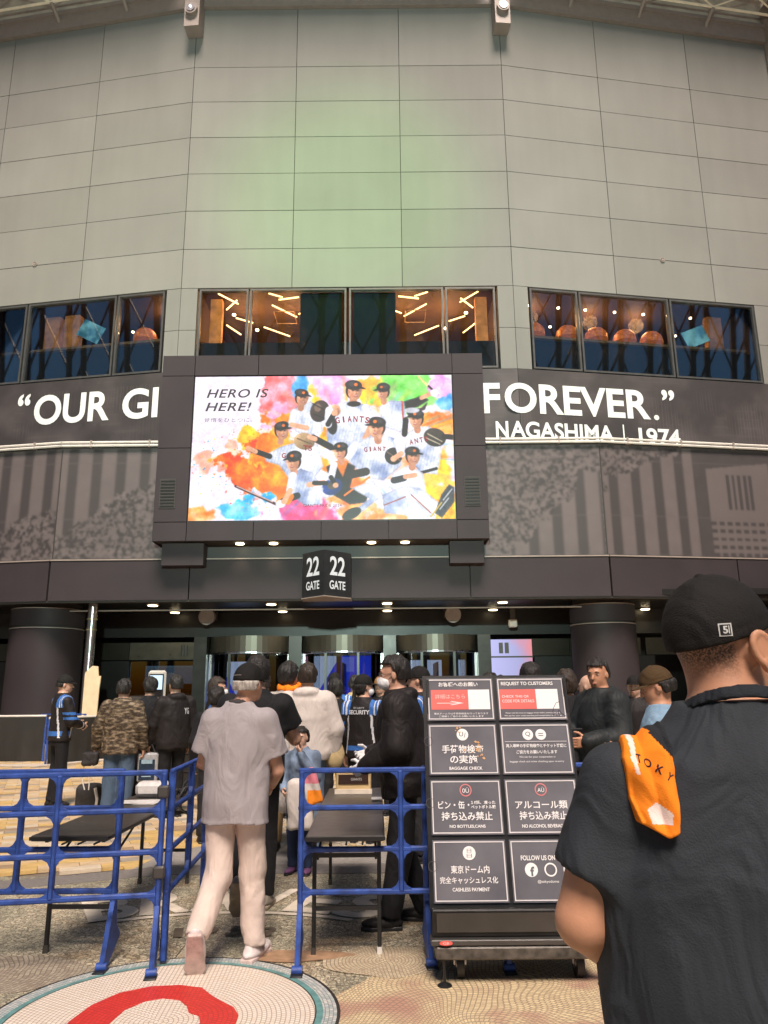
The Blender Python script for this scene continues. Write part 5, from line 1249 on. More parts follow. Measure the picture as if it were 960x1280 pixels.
def nets(f, lo, hi, h):
    """surface nets on a sparse grid"""
    lo = np.array(lo, float); B = 4
    n = np.ceil((np.array(hi) - lo) / (h * B)).astype(int) * B; nb = n // B
    bi = np.stack(np.meshgrid(*[np.arange(k) for k in nb], indexing='ij'), -1).reshape(-1, 3)
    bc = lo + (bi * B + (B - 1) / 2) * h; d = f(bc); val = np.empty(tuple(n), dtype=np.float32)
    v6 = val.reshape(nb[0], B, nb[1], B, nb[2], B).transpose(0, 2, 4, 1, 3, 5)
    full = np.repeat(d[:, None], B ** 3, 1)
    act = np.abs(d) < h * B * 1.9 + .012
    off = np.stack(np.meshgrid(*[np.arange(B)] * 3, indexing='ij'), -1).reshape(-1, 3) * h
    pts = (lo + bi[act] * B * h)[:, None, :] + off[None]
    full[act] = f(pts.reshape(-1, 3)).reshape(-1, B ** 3)
    val = full.reshape(nb[0], nb[1], nb[2], B, B, B).transpose(0, 3, 1, 4, 2, 5).reshape(n).astype(np.float32)
    ins = val < 0
    c = np.zeros(tuple(n - 1), dtype=np.int8)
    cor = [(i, j, k) for i in (0, 1) for j in (0, 1) for k in (0, 1)]
    sl = lambda A, o: A[o[0]:A.shape[0] - 1 + o[0], o[1]:A.shape[1] - 1 + o[1], o[2]:A.shape[2] - 1 + o[2]]
    for o in cor: c += sl(ins, o)
    m_ = (c > 0) & (c < 8); idx = -np.ones(m_.shape, dtype=np.int64); ci = np.argwhere(m_); idx[m_] = np.arange(len(ci))
    cv = np.stack([val[ci[:, 0] + o[0], ci[:, 1] + o[1], ci[:, 2] + o[2]] for o in cor], 1)
    acc = np.zeros((len(ci), 3)); cnt = np.zeros(len(ci))
    for a in range(8):
        for ax in range(3):
            if cor[a][ax] == 0:
                o2 = list(cor[a]); o2[ax] = 1; b = cor.index(tuple(o2)); va, vb = cv[:, a], cv[:, b]; x = (va < 0) != (vb < 0)
                t = np.where(x, va / np.where(x, va - vb, 1), 0); p = np.array(cor[a], float)[None].repeat(len(ci), 0); p[:, ax] = t
                acc += p * x[:, None]; cnt += x
    V = lo + (ci + acc / cnt[:, None]) * h
    Fs = []
    for ax in range(3):
        s0 = [slice(None)] * 3; s1 = [slice(None)] * 3; s0[ax] = slice(0, -1); s1[ax] = slice(1, None)
        a_, b_ = ins[tuple(s0)], ins[tuple(s1)]; e = np.argwhere(a_ != b_); 
        u, v = [k for k in range(3) if k != ax]
        ok = (e[:, u] > 0) & (e[:, v] > 0) & (e[:, u] < n[u] - 1) & (e[:, v] < n[v] - 1); e = e[ok]
        sg = a_[tuple(e.T)]
        def at_(du, dv):
            q = e.copy(); q[:, u] -= du; q[:, v] -= dv; return idx[tuple(q.T)]
        q = np.stack([at_(0, 0), at_(1, 0), at_(1, 1), at_(0, 1)], 1)
        flip = (sg if ax != 1 else ~sg); q = np.where(flip[:, None], q, q[:, ::-1]); Fs.append(q)
    return V, np.concatenate(Fs)

def folds(amp, seed, vert=1.0):
    rs = np.random.default_rng(seed); K = rs.normal(0, 1, (5, 3)); K /= np.linalg.norm(K, axis=1)[:, None]; K *= rs.uniform(18, 42, 5)[:, None]; K[:, 2] *= vert; ph = rs.uniform(0, 6.28, 5)
    W2 = rs.normal(0, 7, (5, 3)); p2 = rs.uniform(0, 6, 5)
    def g(P):
        s = 0
        for i in range(5): s = s + (1 - 1.9 * np.abs(np.sin(.5 * (P @ K[i] + 1.7 * np.sin(P @ W2[i] + p2[i]) + ph[i])))) 
        return amp * s / 3
    return g

def hair_noise(amp, seed):
    rs = np.random.default_rng(seed); K = rs.normal(0, 1, (7, 3)); K /= np.linalg.norm(K, axis=1)[:, None]; K *= rs.uniform(55, 170, 7)[:, None]; K[:, 2] *= .35; ph = rs.uniform(0, 6.28, 7)
    W2 = rs.normal(0, 22, (7, 3)); p2 = rs.uniform(0, 6, 7)
    def g(P):
        s = 0
        for i in range(7): s = s + np.sin(P @ K[i] + 1.5 * np.sin(P @ W2[i] + p2[i]) + ph[i])
        return amp * s / 3.5
    return g
SKIN = {}
def skin(tone):
    if tone not in SKIN:
        col = {'a': (.56, .31, .21), 'b': (.54, .27, .16), 'c': (.62, .38, .27)}[tone]
        m_ = mat('skin_' + {'a': 'medium', 'b': 'tanned', 'c': 'light'}[tone], col, .5, 0, .10, 14, .08, 120); b = m_.node_tree.nodes['Principled BSDF']
        b.inputs['Subsurface Weight'].default_value = .12; b.inputs['Subsurface Radius'].default_value = (.01, .004, .002); SKIN[tone] = m_
    return SKIN[tone]
_cl = {}
def cloth(name, col, rough=.8, bump=.25, bs=220, var=.10):
    if name not in _cl:
        m_ = _cl[name] = mat(name, col, rough, 0, var, 6, bump, bs, spec=.25); nt = m_.node_tree; b = nt.nodes['Principled BSDF']; N = nt.nodes.new
        tc = N('ShaderNodeTexCoord'); mp = N('ShaderNodeMapping'); mp.inputs['Scale'].default_value = (1.0, 1.0, .55); mp.inputs['Rotation'].default_value = (.3, .5, .2)
        n = N('ShaderNodeTexNoise'); n.inputs['Scale'].default_value = 7; n.inputs['Detail'].default_value = 2.5; n.inputs['Distortion'].default_value = 1.6
        nt.links.new(tc.outputs['Object'], mp.inputs[0]); nt.links.new(mp.outputs[0], n.inputs['Vector'])
        bp = N('ShaderNodeBump'); bp.inputs['Strength'].default_value = .42; bp.inputs['Distance'].default_value = .05; nt.links.new(n.outputs['Fac'], bp.inputs['Height'])
        old = b.inputs['Normal'].links[0].from_node; nt.links.new(bp.outputs[0], old.inputs['Normal'])
    return _cl[name]
HAIRM = {'black': mat('black_hair', (.014, .011, .009), .55, 0, .5, 60, 1.0, 110, stretch=(1, 1, .25)), 'brown': mat('dark_brown_hair', (.032, .02, .013), .55, 0, .5, 60, 1.0, 110, stretch=(1, 1, .25)),
         'grey': mat('silver_grey_hair', (.42, .38, .34), .6, 0, .35, 70, .6, 180, stretch=(1, 1, .25)), 'buzz': mat('shaved_stubble', (.16, .085, .055), .8, 0, .3, 90, .3, 300)}
EYE_W = mat('eye_white', (.6, .57, .54), .3, 0, 0); EYE_D = mat('eye_dark', (.012, .008, .006), .2, 0, 0); LIP = mat('lip', (.42, .14, .11), .5, 0, .05)

def hand_fn(curl=.6, side=1):
    """hand pointing -Z from the wrist at the origin, palm facing inward (x * -side)"""
    fs = [boxf((0, .0, -.045), (.014, .040, .045), .012)]
    ln = [.070, .080, .074, .058]
    for i in range(4):
        y = .030 - i * .0205; L_ = ln[i]; a = np.array([0, y, -.085]); ang = curl * (1 + .12 * i)
        d1 = np.array([-side * math.sin(ang * .5), 0, -math.cos(ang * .5)]); d2 = np.array([-side * math.sin(ang * 1.3), 0, -math.cos(ang * 1.3)]); d3 = np.array([-side * math.sin(ang * 1.9), 0, -math.cos(ang * 1.9)])
        b = a + d1 * L_ * .5; c = b + d2 * L_ * .3; e = c + d3 * L_ * .22
        fs += [capf(a, b, .0095, .0085), capf(b, c, .0085, .008), capf(c, e, .008, .0068)]
    a = np.array([-side * .006, .034, -.028]); b = a + np.array([-side * .022, .028, -.030]); c = b + np.array([-side * .012, .008, -.030])
    fs += [capf(a, b, .013, .010), capf(b, c, .010, .0075)]
    def f(P):
        d = fs[0](P)
        for i, g in enumerate(fs[1:]): d = smin(d, g(P), .006)
        return d
    return f

def align(v0, v1):
    """rotation matrix taking v0 to v1"""
    q = Vector(v0).rotation_difference(Vector(v1)); return np.array(q.to_matrix())

def person(x, y, rz, s, label, h=.014, build=1.0, tone='a', pose=None, hair='black', hair_len=.5, cap=None, top=None, legs=None, shoes=None, mask=False, glasses=False,
           hands=(), long_sleeve=False, hood=False, sleeve=.55, face=True, group=None, zoff=0.0, collar=None, belt=False, seed=0, cap_tilt=0, cap_low=.004, hem=None, loose=1.0, no_legs=False):
    p = dict(lean=0, hy=0, hp=0, eL=None, wL=None, eR=None, wR=None, kL=None, aL=None, kR=None, aR=None, fL=0, fR=0, hx=0, tl=0)
    p.update(pose or {})
    t = thing('person', (x, y, zoff), label, 'person', group, R(rz))
    bw = build
    S = s; ab = (pose or {}).get('ab', bw); ss_k = (pose or {}).get('shoe', 1.08)
    lean = R(p['lean']); TR = rot3(0, -lean, R(p['tl'])); hip = np.array([0, 0, .93]) * S
    def TP(q): return hip + TR @ (np.array(q, float) * S - hip)
    Tm = (hip, TR)     # (P-hip)@TR gives coordinates relative to hip
    def secs(rows, g=0): return [(z * S - hip[2], cx * S, cy * S, (rx * bw + g) * S, (ry * (bw * .6 + .4) + g) * S) for z, cx, cy, rx, ry in rows]
    torso_rows = [(.80, 0, .0, .135, .10), (.90, 0, -.005, .158, .112), (.98, 0, .0, .150, .105), (1.08, 0, .005, .138, .100), (1.22, 0, .005, .155, .112), (1.32, 0, -.002, .166, .112), (1.385, 0, -.008, .150, .098), (1.43, 0, -.012, .110, .080), (1.462, 0, -.012, .078, .068), (1.49, 0, -.012, .060, .058)]
    shx, shz = p.get('shx', .172 * bw), p.get('shz', 1.375)
    sh = {-1: TP((-shx, -.01, shz)), 1: TP((shx, -.01, shz))}
    def P3(v, d): return np.array(v if v is not None else d, float) * S
    el = {-1: P3(p['eL'], (-.215 * bw - .01, -.02, 1.11)), 1: P3(p['eR'], (.215 * bw + .01, -.02, 1.11))}
    wr = {-1: P3(p['wL'], (-.225 * bw - .01, .06, .87)), 1: P3(p['wR'], (.225 * bw + .01, .06, .87))}
    hj = {-1: np.array([-.088 * bw, 0, .90]) * S, 1: np.array([.088 * bw, 0, .90]) * S}
    kn = {-1: P3(p['kL'], (-.095, .015, .49)), 1: P3(p['kR'], (.095, .015, .49))}
    an = {-1: P3(p['aL'], (-.10, -.02, .085)), 1: P3(p['aR'], (.10, -.02, .085))}
    HC = TP((p['hx'], .012, 1.615)); HR = rot3(R(p['hy']), R(p['hp']))
    def hp(q): return HC + HR @ (np.array(q, float) * S)
    neck_b = TP((0, -.015, 1.44))
    def he(c, r): return ellf(hp(c), np.array(r) * S, HR)
    headfs = [he((0, -.014, .012), (.0745, .094, .094)), he((0, .020, -.045), (.062, .072, .070)), he((0, .010, -.080), (.054, .066, .040)), he((0, .056, -.100), (.026, .026, .018)), he((0, .078, .008), (.045, .012, .012))]
    small = [capf(hp((0, .088, -.010)), hp((0, .108, -.042)), .008 * S, .012 * S), he((0, .088, -.078), (.022, .010, .008))]
    ears = [he((sx * .0775, -.008, -.025), (.009, .020, .031)) for sx in (-1, 1)]
    neck = capf(hp((0, -.020, -.06)), neck_b, .054 * S * (bw * .5 + .5), .062 * S * (bw * .5 + .5))
    def bodyf(P):
        d = sect(secs(torso_rows), Tm)(P)
        for sd in (-1, 1):
            d = smin(d, capf(sh[sd], el[sd], .052 * S * ab, .042 * S * ab)(P), .04 * S); d = smin(d, capf(el[sd], wr[sd], .043 * S * ab, .027 * S)(P), .008 * S)
            d = smin(d, capf(hj[sd], kn[sd], .078 * S, .052 * S)(P), .03 * S); d = smin(d, capf(kn[sd], an[sd], .052 * S, .036 * S)(P), .02 * S)
        if not cap_only:
            hd = headfs[0](P)
            for g in headfs[1:]: hd = smin(hd, g(P), .022 * S)
            for g in small: hd = smin(hd, g(P), .010 * S)
            for g in ears: hd = smin(hd, g(P), .004 * S)
            hd = smin(hd, neck(P), .022 * S); d = smin(d, hd, .03 * S)
        return d
    cap_only = False
    allp = np.array([*sh.values(), *el.values(), *wr.values(), *kn.values(), *an.values(), HC, HC + [0, 0, .13 * S]])
    lo = np.minimum(allp.min(0) - .15, [-.26, -.26, -.02]); hi = np.maximum(allp.max(0) + .15, [.26, .26, .2])
    if no_legs: lo[2] = .75 * S
    V, Fq = nets(bodyf, lo, hi, h * .9)
    Vs, Fs = [V], [Fq]; nV = len(V)
    for sd in (-1, 1):        # hands joined into the same body mesh
        d = wr[sd] - el[sd]; d = d / np.linalg.norm(d); hs = hand_fn(p.get('curl', .6), sd)
        HV, HF = nets(lambda P: hs(P), (-.07, -.07, -.19), (.07, .09, .02), max(.0055, h * .42)); A = align((0, 0, -1), d)
        HV = (HV * S) @ A.T + wr[sd] ; Vs.append(HV); Fs.append(HF + nV); nV += len(HV)
    V = np.concatenate(Vs); Fq = np.concatenate(Fs)
    fc = V[Fq[:, 0]]; mi = np.zeros(len(Fq), int); bm = [skin(tone)]
    if hands:
        bm.append(cloth('white_glove', (.70, .68, .68), .8))
        for sd in hands: mi[np.linalg.norm(fc - wr[sd], axis=1) < .20 * S] = 1
        mi[np.linalg.norm(fc - HC, axis=1) < .2 * S] = 0
    if hair == 'buzz':
        bm.append(HAIRM['buzz']); q = (fc - HC) @ HR / S
        nn = np.sin(q[:, 0] * 60) * .006 + np.sin(q[:, 1] * 75 + q[:, 2] * 40) * .006
        bm.pop()
    body = link_mesh('body', V, Fq, bm, t, mi, True)
    if hair == 'buzz':
        q = (V - HC) @ HR / S; near_ = np.linalg.norm(q - [0, -.012, .01], axis=1) < .14
        ss_ = lambda x, a, b: np.clip((x - a) / (b - a), 0, 1)
        v = near_ * ss_(q[:, 2], -.085, -.035) * ss_(q[:, 1], .045, .025) * (1 - ss_(np.abs(q[:, 0]), .060, .068) * ss_(q[:, 1], -.050, -.036) * ss_(q[:, 2], .015, .004))
        at = body.data.attributes.new('stubble', 'FLOAT', 'POINT'); at.data.foreach_set('value', v.astype(np.float32))
        m_ = skin(tone).copy(); m_.name = 'skin_with_stubble'; body.data.materials[0] = m_; nt = m_.node_tree; N = nt.nodes.new; b = nt.nodes['Principled BSDF']
        src = b.inputs['Base Color'].links[0].from_socket; a_ = N('ShaderNodeAttribute'); a_.attribute_name = 'stubble'
        n = N('ShaderNodeTexNoise'); n.inputs['Scale'].default_value = 260; n.inputs['Detail'].default_value = 1; tc = N('ShaderNodeTexCoord'); nt.links.new(tc.outputs['Object'], n.inputs['Vector'])
        mr = N('ShaderNodeMapRange'); mr.inputs[1].default_value = .35; mr.inputs[2].default_value = .6; mr.inputs[3].default_value = .45; nt.links.new(n.outputs['Fac'], mr.inputs[0])
        mu = N('ShaderNodeMath'); mu.operation = 'MULTIPLY'; nt.links.new(a_.outputs['Fac'], mu.inputs[0]); nt.links.new(mr.outputs[0], mu.inputs[1])
        mx = N('ShaderNodeMix'); mx.data_type = 'RGBA'; nt.links.new(mu.outputs[0], mx.inputs['Factor']); nt.links.new(src, mx.inputs['A']); mx.inputs['B'].default_value = (.045, .025, .017, 1); nt.links.new(mx.outputs['Result'], b.inputs['Base Color'])
    def mesh(name, f, lo_, hi_, hh, m_, paint=None, par=None):
        V, Fq = nets(f, lo_, hi_, hh)
        if len(V) == 0: return None
        mi = None
        if paint: mi = paint(V[Fq].mean(1) / S)
        return link_mesh(name, V, Fq, m_, par or t, mi, True)
    # --- hair
    if hair in HAIRM and hair != 'buzz' and hair_len > 0:
        tk = .010 + .012 * hair_len; zb = -.030 - .05 * hair_len; fn_ = hair_noise(.0075, seed + 5); bald_front = .055
        def hf(P):
            q = (P - HC) @ HR / S
            e_ = union([he((0, -.016, .014), (.0745 + tk, .094 + tk, .094 + tk * 1.1)), he((0, -.035, -.03), (.070 + tk * .8, .070 + tk, .07 + tk))], .02)(P)
            keep = np.minimum(np.maximum(bald_front - q[:, 2], q[:, 1] - .10), np.maximum(q[:, 1] + .012 - .35 * (q[:, 2]), zb - q[:, 2]))
            side = np.maximum(np.abs(q[:, 0]) * -1 + .066, q[:, 1] - .02)  # ears stay clear
            ear = np.linalg.norm(np.stack([np.abs(q[:, 0]) - .085, q[:, 1] + .006, q[:, 2] + .028], 1) / [1, 1, 1.3], axis=1) - (.026 if hair_len < .9 else 0)
            return np.maximum(np.maximum(e_ + fn_(P / S) * S, keep * S), -ear * S)
        if cap:
            hf0 = hf
            hf = lambda P: np.maximum(hf0(P), (((P - HC) @ HR)[:, 2] / S - .008) * S)
        mesh('hair', hf, HC - .16 * S, HC + .17 * S, max(.006, h * .6), HAIRM[hair])
        if hair_len >= 1.5:
            a, b = hp((0, -.10, -.02)), hp((0, -.15, -.24)); tf = union([capf(a, b, .030 * S, .018 * S)], .01); mesh('ponytail', lambda P: tf(P) + fn_(P / S) * S, np.minimum(a, b) - .06, np.maximum(a, b) + .06, h * .7, HAIRM[hair])
    # --- cap
    if cap:
        CR = HR @ rot3(0, R(cap_tilt)); cc = hp((0, -.014, .012)); capm = cap
        crown = ellf(cc, np.array([.0885, .110, .112]) * S, CR); inner = ellf(cc, np.array([.078, .098, .100]) * S, CR)
        fw_ = folds(.0010, seed + 9)
        def cf(P):
            q = (P - cc) @ CR / S
            an_ = np.arctan2(q[:, 1], q[:, 0]); rr_ = np.hypot(q[:, 0], q[:, 1])
            gr = .0016 * np.exp(-(np.sin(an_ * 3 + .5) * rr_ / .004) ** 2) + .0012 * np.exp(-((q[:, 2] + cap_low - .020) / .0025) ** 2)
            d = smin(crown(P) + fw_(P / S) * S + gr * S, ellf(cc + CR @ np.array([0, 0, .113]) * S, np.array([.009, .009, .004]) * S, CR)(P), .002)
            return np.maximum(d, (-cap_low - q[:, 2]) * S)
        co = mesh('cap', cf, cc - .16 * S, cc + .17 * S, max(.0045, h * .5), capm)
        bc_ = cc + CR @ (np.array([0, .105, .008]) * S)
        def brf(P):
            q = (P - cc) @ CR / S; zc = .010 - .9 * q[:, 0] ** 2 * 3.2 - (q[:, 1] - .09) * .12
            e_ = np.sqrt((q[:, 0] / .078) ** 2 + ((q[:, 1] - .075) / .095) ** 2) - 1
            return np.maximum(np.maximum(e_ * .07, np.abs(q[:, 2] - zc) - .0035), .055 - q[:, 1]) * S
        mesh('cap_brim', brf, bc_ - .13 * S, bc_ + .13 * S, max(.0045, h * .38), capm, par=t)
    # --- face
    if face:
        fc_ = MB(); fd = MB(); br = MB(); hs = S
        for sx in (-1, 1):
            c = hp((sx * .031, .074, -.012)); o = MB()
            for rr_, mm, nm, dy in ((.0115, EYE_W, 'eye', 0), ):
                V_, F_ = nets(ellf(c, np.array([.013, .008, .0065]) * S, HR), c - .03, c + .03, .0035); e_ = link_mesh('eye', V_, F_, mm, t, None, True)
            c2 = hp((sx * .031, .0805, -.012)); V_, F_ = nets(ellf(c2, np.array([.0062, .003, .0060]) * S, HR), c2 - .02, c2 + .02, .0022); q_ = link_mesh('iris', V_, F_, EYE_D, e_, None, True)
            br = MB(); br.tube([hp((sx * .016, .088, .008)), hp((sx * .032, .088, .013)), hp((sx * .048, .076, .008))], [.003 * S, .0042 * S, .002 * S], 5); link_mesh('eyebrow', br.v, br.f, HAIRM['grey' if hair == 'grey' else 'black'], t)
        if not mask:
            V_, F_ = nets(ellf(hp((0, .097, -.078)), np.array([.021, .0045, .0055]) * S, HR), hp((0, .097, -.078)) - .03, hp((0, .097, -.078)) + .03, .003); link_mesh('mouth', V_, F_, LIP, t, None, True)
    if mask:
        MK = cloth('white_face_mask', (.74, .73, .73), .8)
        mf = union([he((0, .040, -.068), (.064, .074, .056)), he((0, .088, -.055), (.020, .030, .030))], .02)
        def mkf(P):
            q = (P - HC) @ HR / S; return np.maximum(np.maximum(mf(P), (.030 - q[:, 1] - .10 * (q[:, 2] + .07)) * S), np.maximum(q[:, 2] + .028, -.122 - q[:, 2]) * S)
        mo = mesh('face_mask', mkf, hp((0, .06, -.07)) - .11, hp((0, .06, -.07)) + .11, max(.0055, h * .5), MK)
        for sx in (-1, 1):
            q = MB(); q.tube([hp((sx * .060, .040, -.045)), hp((sx * .080, .004, -.018)), hp((sx * .0815, -.004, -.030)), hp((sx * .080, .004, -.043)), hp((sx * .060, .040, -.095))], .0016 * S, 4); link_mesh('mask_loop', q.v, q.f, MK, t)
    if glasses:
        q = MB()
        for sx in (-1, 1):
            q.tube([hp((sx * .032 + .020 * math.cos(a), .098, -.012 + .014 * math.sin(a))) for a in np.linspace(0, 6.283, 15)], .0018 * S, 5); q.tube([hp((sx * .052, .096, -.008)), hp((sx * .078, .0, -.012))], .0018 * S, 5)
        q.tube([hp((-.012, .100, -.010)), hp((.012, .100, -.010))], .0018 * S, 5); link_mesh('glasses', q.v, q.f, M['black'], t)
    # --- upper garment
    out = {}
    tp = dict(mat=cloth('white_tee', (.6, .6, .6)), paint=None, g=.016, hem=.84, amp=.006, hood=False, vert=.45, wide=.0, neck=1.475, arm=1.0, flare=.0)
    tp.update(top or {}); g = tp['g']; fn_ = folds(tp['amp'], seed + 1, tp['vert'])
    rows = [(z, cx, cy, rx, ry) for z, cx, cy, rx, ry in torso_rows]; hemz = tp['hem']
    lowest = min(hemz - .02, .78); rows = [(lowest, 0, 0, .158 + tp['flare'], .118 + tp['flare'] * .6)] + [(z, cx, cy, max(rx, .150 + tp['wide']) if z < 1.3 else rx, max(ry, .112 + tp['wide'] * .5) if z < 1.3 else ry) for z, cx, cy, rx, ry in rows if z > lowest + .02]
    TS = sect(secs(rows, g), Tm); LS = long_sleeve; nz_ = tp['neck']; sg = tp.get('sg', 1.0)
    def topf(P, raw=False):
        d = TS(P)
        for sd in (-1, 1):
            a, b, c = sh[sd], el[sd], wr[sd]
            if LS:
                d = smin(d, capf(a, b, (.056 * bw * tp['arm'] + g * .7) * S, (.046 * bw * tp['arm'] + g * .8) * S)(P), .045 * S); e_ = b + (c - b) * .97
                d = smin(d, capf(b, e_, (.045 * bw * tp['arm'] + g * .8) * S, (.034 * tp['arm'] + g * .6) * S)(P), .025 * S)
            else:
                e_ = a + (b - a) * (sleeve + .0); ax_ = (b - a) / np.linalg.norm(b - a)
                sl_ = capf(a, e_ + ax_ * .05, (.058 * ab * tp['arm'] + g * .8 * sg) * S, (.058 * ab * tp['arm'] + g * 1.1 * sg) * S)(P); sl_ = np.maximum(sl_, (P - e_) @ ax_); d = smin(d, sl_, .04 * S)
        if tp['hood']:
            hb = union([ellf(TP((0, -.085, 1.455)), np.array([.115, .062, .050]) * S), ellf(TP((0, -.02, 1.47)), np.array([.098, .085, .034]) * S)], .03); d = smin(d, hb(P), .018 * S)
        q = (P - hip) @ TR + hip
        d = d + fn_(P / S) * S * np.clip(1.3 - np.abs(q[:, 2] / S - 1.05) * .8, .35, 1)
        hole = ellf(TP((0, .02, nz_ + .045)), np.array([.072, .085, .062]) * S)(P)
        if not tp['hood']: d = np.maximum(d, -hole)
        return np.maximum(d, (hemz * S - q[:, 2] + .006 * S * np.sin(q[:, 0] * 22 / S + 1)))
    lo2 = np.minimum(allp.min(0) - .14, [-.30, -.28, 0]); lo2[2] = min(hemz * S - .03, wr[-1][2] - .05 if LS else 9, wr[1][2] - .05 if LS else 9); hi2 = allp.max(0) + .14; hi2[2] = max(1.56 * S, 0); hi2 = np.maximum(hi2, [.30, .28, 0])
    out['topf'] = topf
    pm = tp['mat'] if isinstance(tp['mat'], list) else [tp['mat']]
    out['top'] = mesh(tp.get('name', 'shirt'), topf, lo2, hi2, h, pm, tp['paint'])
    if collar:
        c_ = TP((0, -.012, 1.475)); cf2 = lambda P: np.maximum(ellf(c_, np.array([.074, .078, .060]) * S)(P), np.maximum(-ellf(c_, np.array([.063, .067, .08]) * S)(P), np.abs((P - c_) @ np.array([0, .35, 1])) - .020 * S))
        mesh('collar', cf2, c_ - .12, c_ + .12, max(.006, h * .6), collar)
    # --- trousers
    lg = dict(mat=cloth('dark_trousers', (.02, .02, .022)), g=.016, w=1.0, cuff=.09, amp=.006); lg.update(legs or {})
    if not no_legs:
        fn2 = folds(lg['amp'], seed + 2, 1.1)
        hips_rows = [(.80, 0, -.01, .130, .10), (.90, 0, -.005, .150, .110), (1.0, 0, .0, .142, .10), (1.04, 0, .0, .138, .10)]
        def legf(P):
            d = sect(secs(hips_rows, lg['g'] * .9), Tm)(P)
            for sd in (-1, 1):
                a, b, c = hj[sd], kn[sd], an[sd]; e_ = b + (c - b) * (1 - (lg['cuff'] - .085) / .40)
                d1 = smin(capf(a, b, (.082 + lg['g'] * .6) * S, (.054 * lg['w'] + lg['g']) * S)(P), capf(b, e_, (.054 * lg['w'] + lg['g']) * S, (.042 * lg['w'] + lg['g']) * S)(P), .02 * S)
                ax_ = (c - b) / np.linalg.norm(c - b); d1 = np.where((P - b) @ ax_ > 0, np.maximum(d1, (P - e_) @ ax_ - .012 * S), d1)
                d = smin(d, d1, .022 * S)
            kk = np.exp(-((P[:, 2] / S - .12) / .12) ** 2) + .35 + .5 * np.exp(-((P[:, 2] / S - .47) / .1) ** 2)
            return d + fn2(P / S) * S * kk
        mesh('trousers', legf, np.minimum(allp.min(0), [-.25, -.2, 0]) * [1, 1, 0] - [.08, .1, -.03], np.maximum(allp.max(0), [.25, .2, 0]) * [1, 1, 0] + [.08, .1, 1.06 * S], h, lg['mat'])
        # --- shoes
        sh_m = shoes or cloth('black_shoe', (.015, .014, .014), .5)
        for sd, fp in ((-1, p['fL']), (1, p['fR'])):
            a = an[sd]; FRm = rot3(R(-sd * p.get('toe', 8)), R(-fp)); base = a
            def fp_(q): return base + FRm @ (np.array(q, float) * S * np.array([ss_k, ss_k, 1]))
            upper = union([ellf(fp_((0, .045, -.045)), np.array([.045 * ss_k, .125 * ss_k, .036]) * S, FRm), ellf(fp_((0, -.01, -.02)), np.array([.041, .060, .055]) * S, FRm)], .02)
            def shf(P):
                q = (P - base) @ FRm / S; return np.maximum(upper(P), (-.068 - q[:, 2]) * S)
            so_ = mesh('shoe', shf, fp_((0, .03, -.04)) - .17 * S, fp_((0, .03, -.04)) + .17 * S, max(.006, h * .65), sh_m[0] if isinstance(sh_m, list) else sh_m)
            def solef(P):
                q = (P - base) @ FRm / S / np.array([ss_k, ss_k, 1]); w_ = np.interp(q[:, 1], [-.075, -.03, .03, .11, .165], [.030, .036, .036, .047, .022])
                return np.maximum(np.maximum(np.abs(q[:, 0]) - w_, np.abs(q[:, 2] + .073) - .0135), np.maximum(-.075 - q[:, 1], q[:, 1] - .172)) * S
            mesh('shoe_sole', solef, fp_((0, .03, -.06)) - .17 * S, fp_((0, .03, -.06)) + .17 * S, max(.006, h * .6), sh_m[1] if isinstance(sh_m, list) else M['black'])
    out.update(root=t, hp=hp, TP=TP, S=S, sh=sh, el=el, wr=wr, HC=HC, HR=HR, body=bodyf)
    return out

def stick_text(pr, T, c, ux, uz, dirn, m_, off=.006, f=None, name='lettering'):
    """drape flat text onto the garment: march along dirn until the cloth"""
    V, Fs = T; c, ux, uz, dirn = (np.array(v, float) for v in (c, ux, uz, dirn))
    P = c + V[:, :1] * ux + V[:, 1:2] * uz; f = f or pr['topf']; P = P - dirn * .35
    for _ in range(60):
        d = f(P); P = P + dirn * np.clip(d - off, -.05, .05)[:, None] * .8
    return link_mesh(name, P, Fs, m_, pr['root'])
# ------------------------------------------------------------------ the people
BLK = cloth('black_cotton', (.014, .014, .016)); BLK2 = cloth('black_nylon', (.017, .014, .014), .62, .12, 60)
NAVY = cloth('charcoal_navy_tee', (.029, .034, .041), .75, .2, 260)
GREYP = cloth('heather_grey_knit', (.36, .325, .335), .85, .35, 320)
CREAM = cloth('cream_chino', (.68, .56, .49), .8, .25, 200)
WHITEJ = cloth('off_white_nylon', (.62, .55, .50), .6, .15, 60)
DENIM = cloth('blue_denim', (.05, .085, .14), .85, .35, 240); KHAKI = cloth('khaki_cotton', (.28, .19, .10), .85)
SECB = cloth('security_blue', (.04, .14, .42), .6); SECW = cloth('reflective_white', (.62, .62, .64), .5); SNK = [cloth('white_sneaker', (.70, .62, .60), .6), mat('rubber_sole', (.58, .45, .41), .6, 0, .2, 20, .5, 60)]
CAPB = cloth('black_cap_wool', (.012, .011, .010), .8, .3, 300)
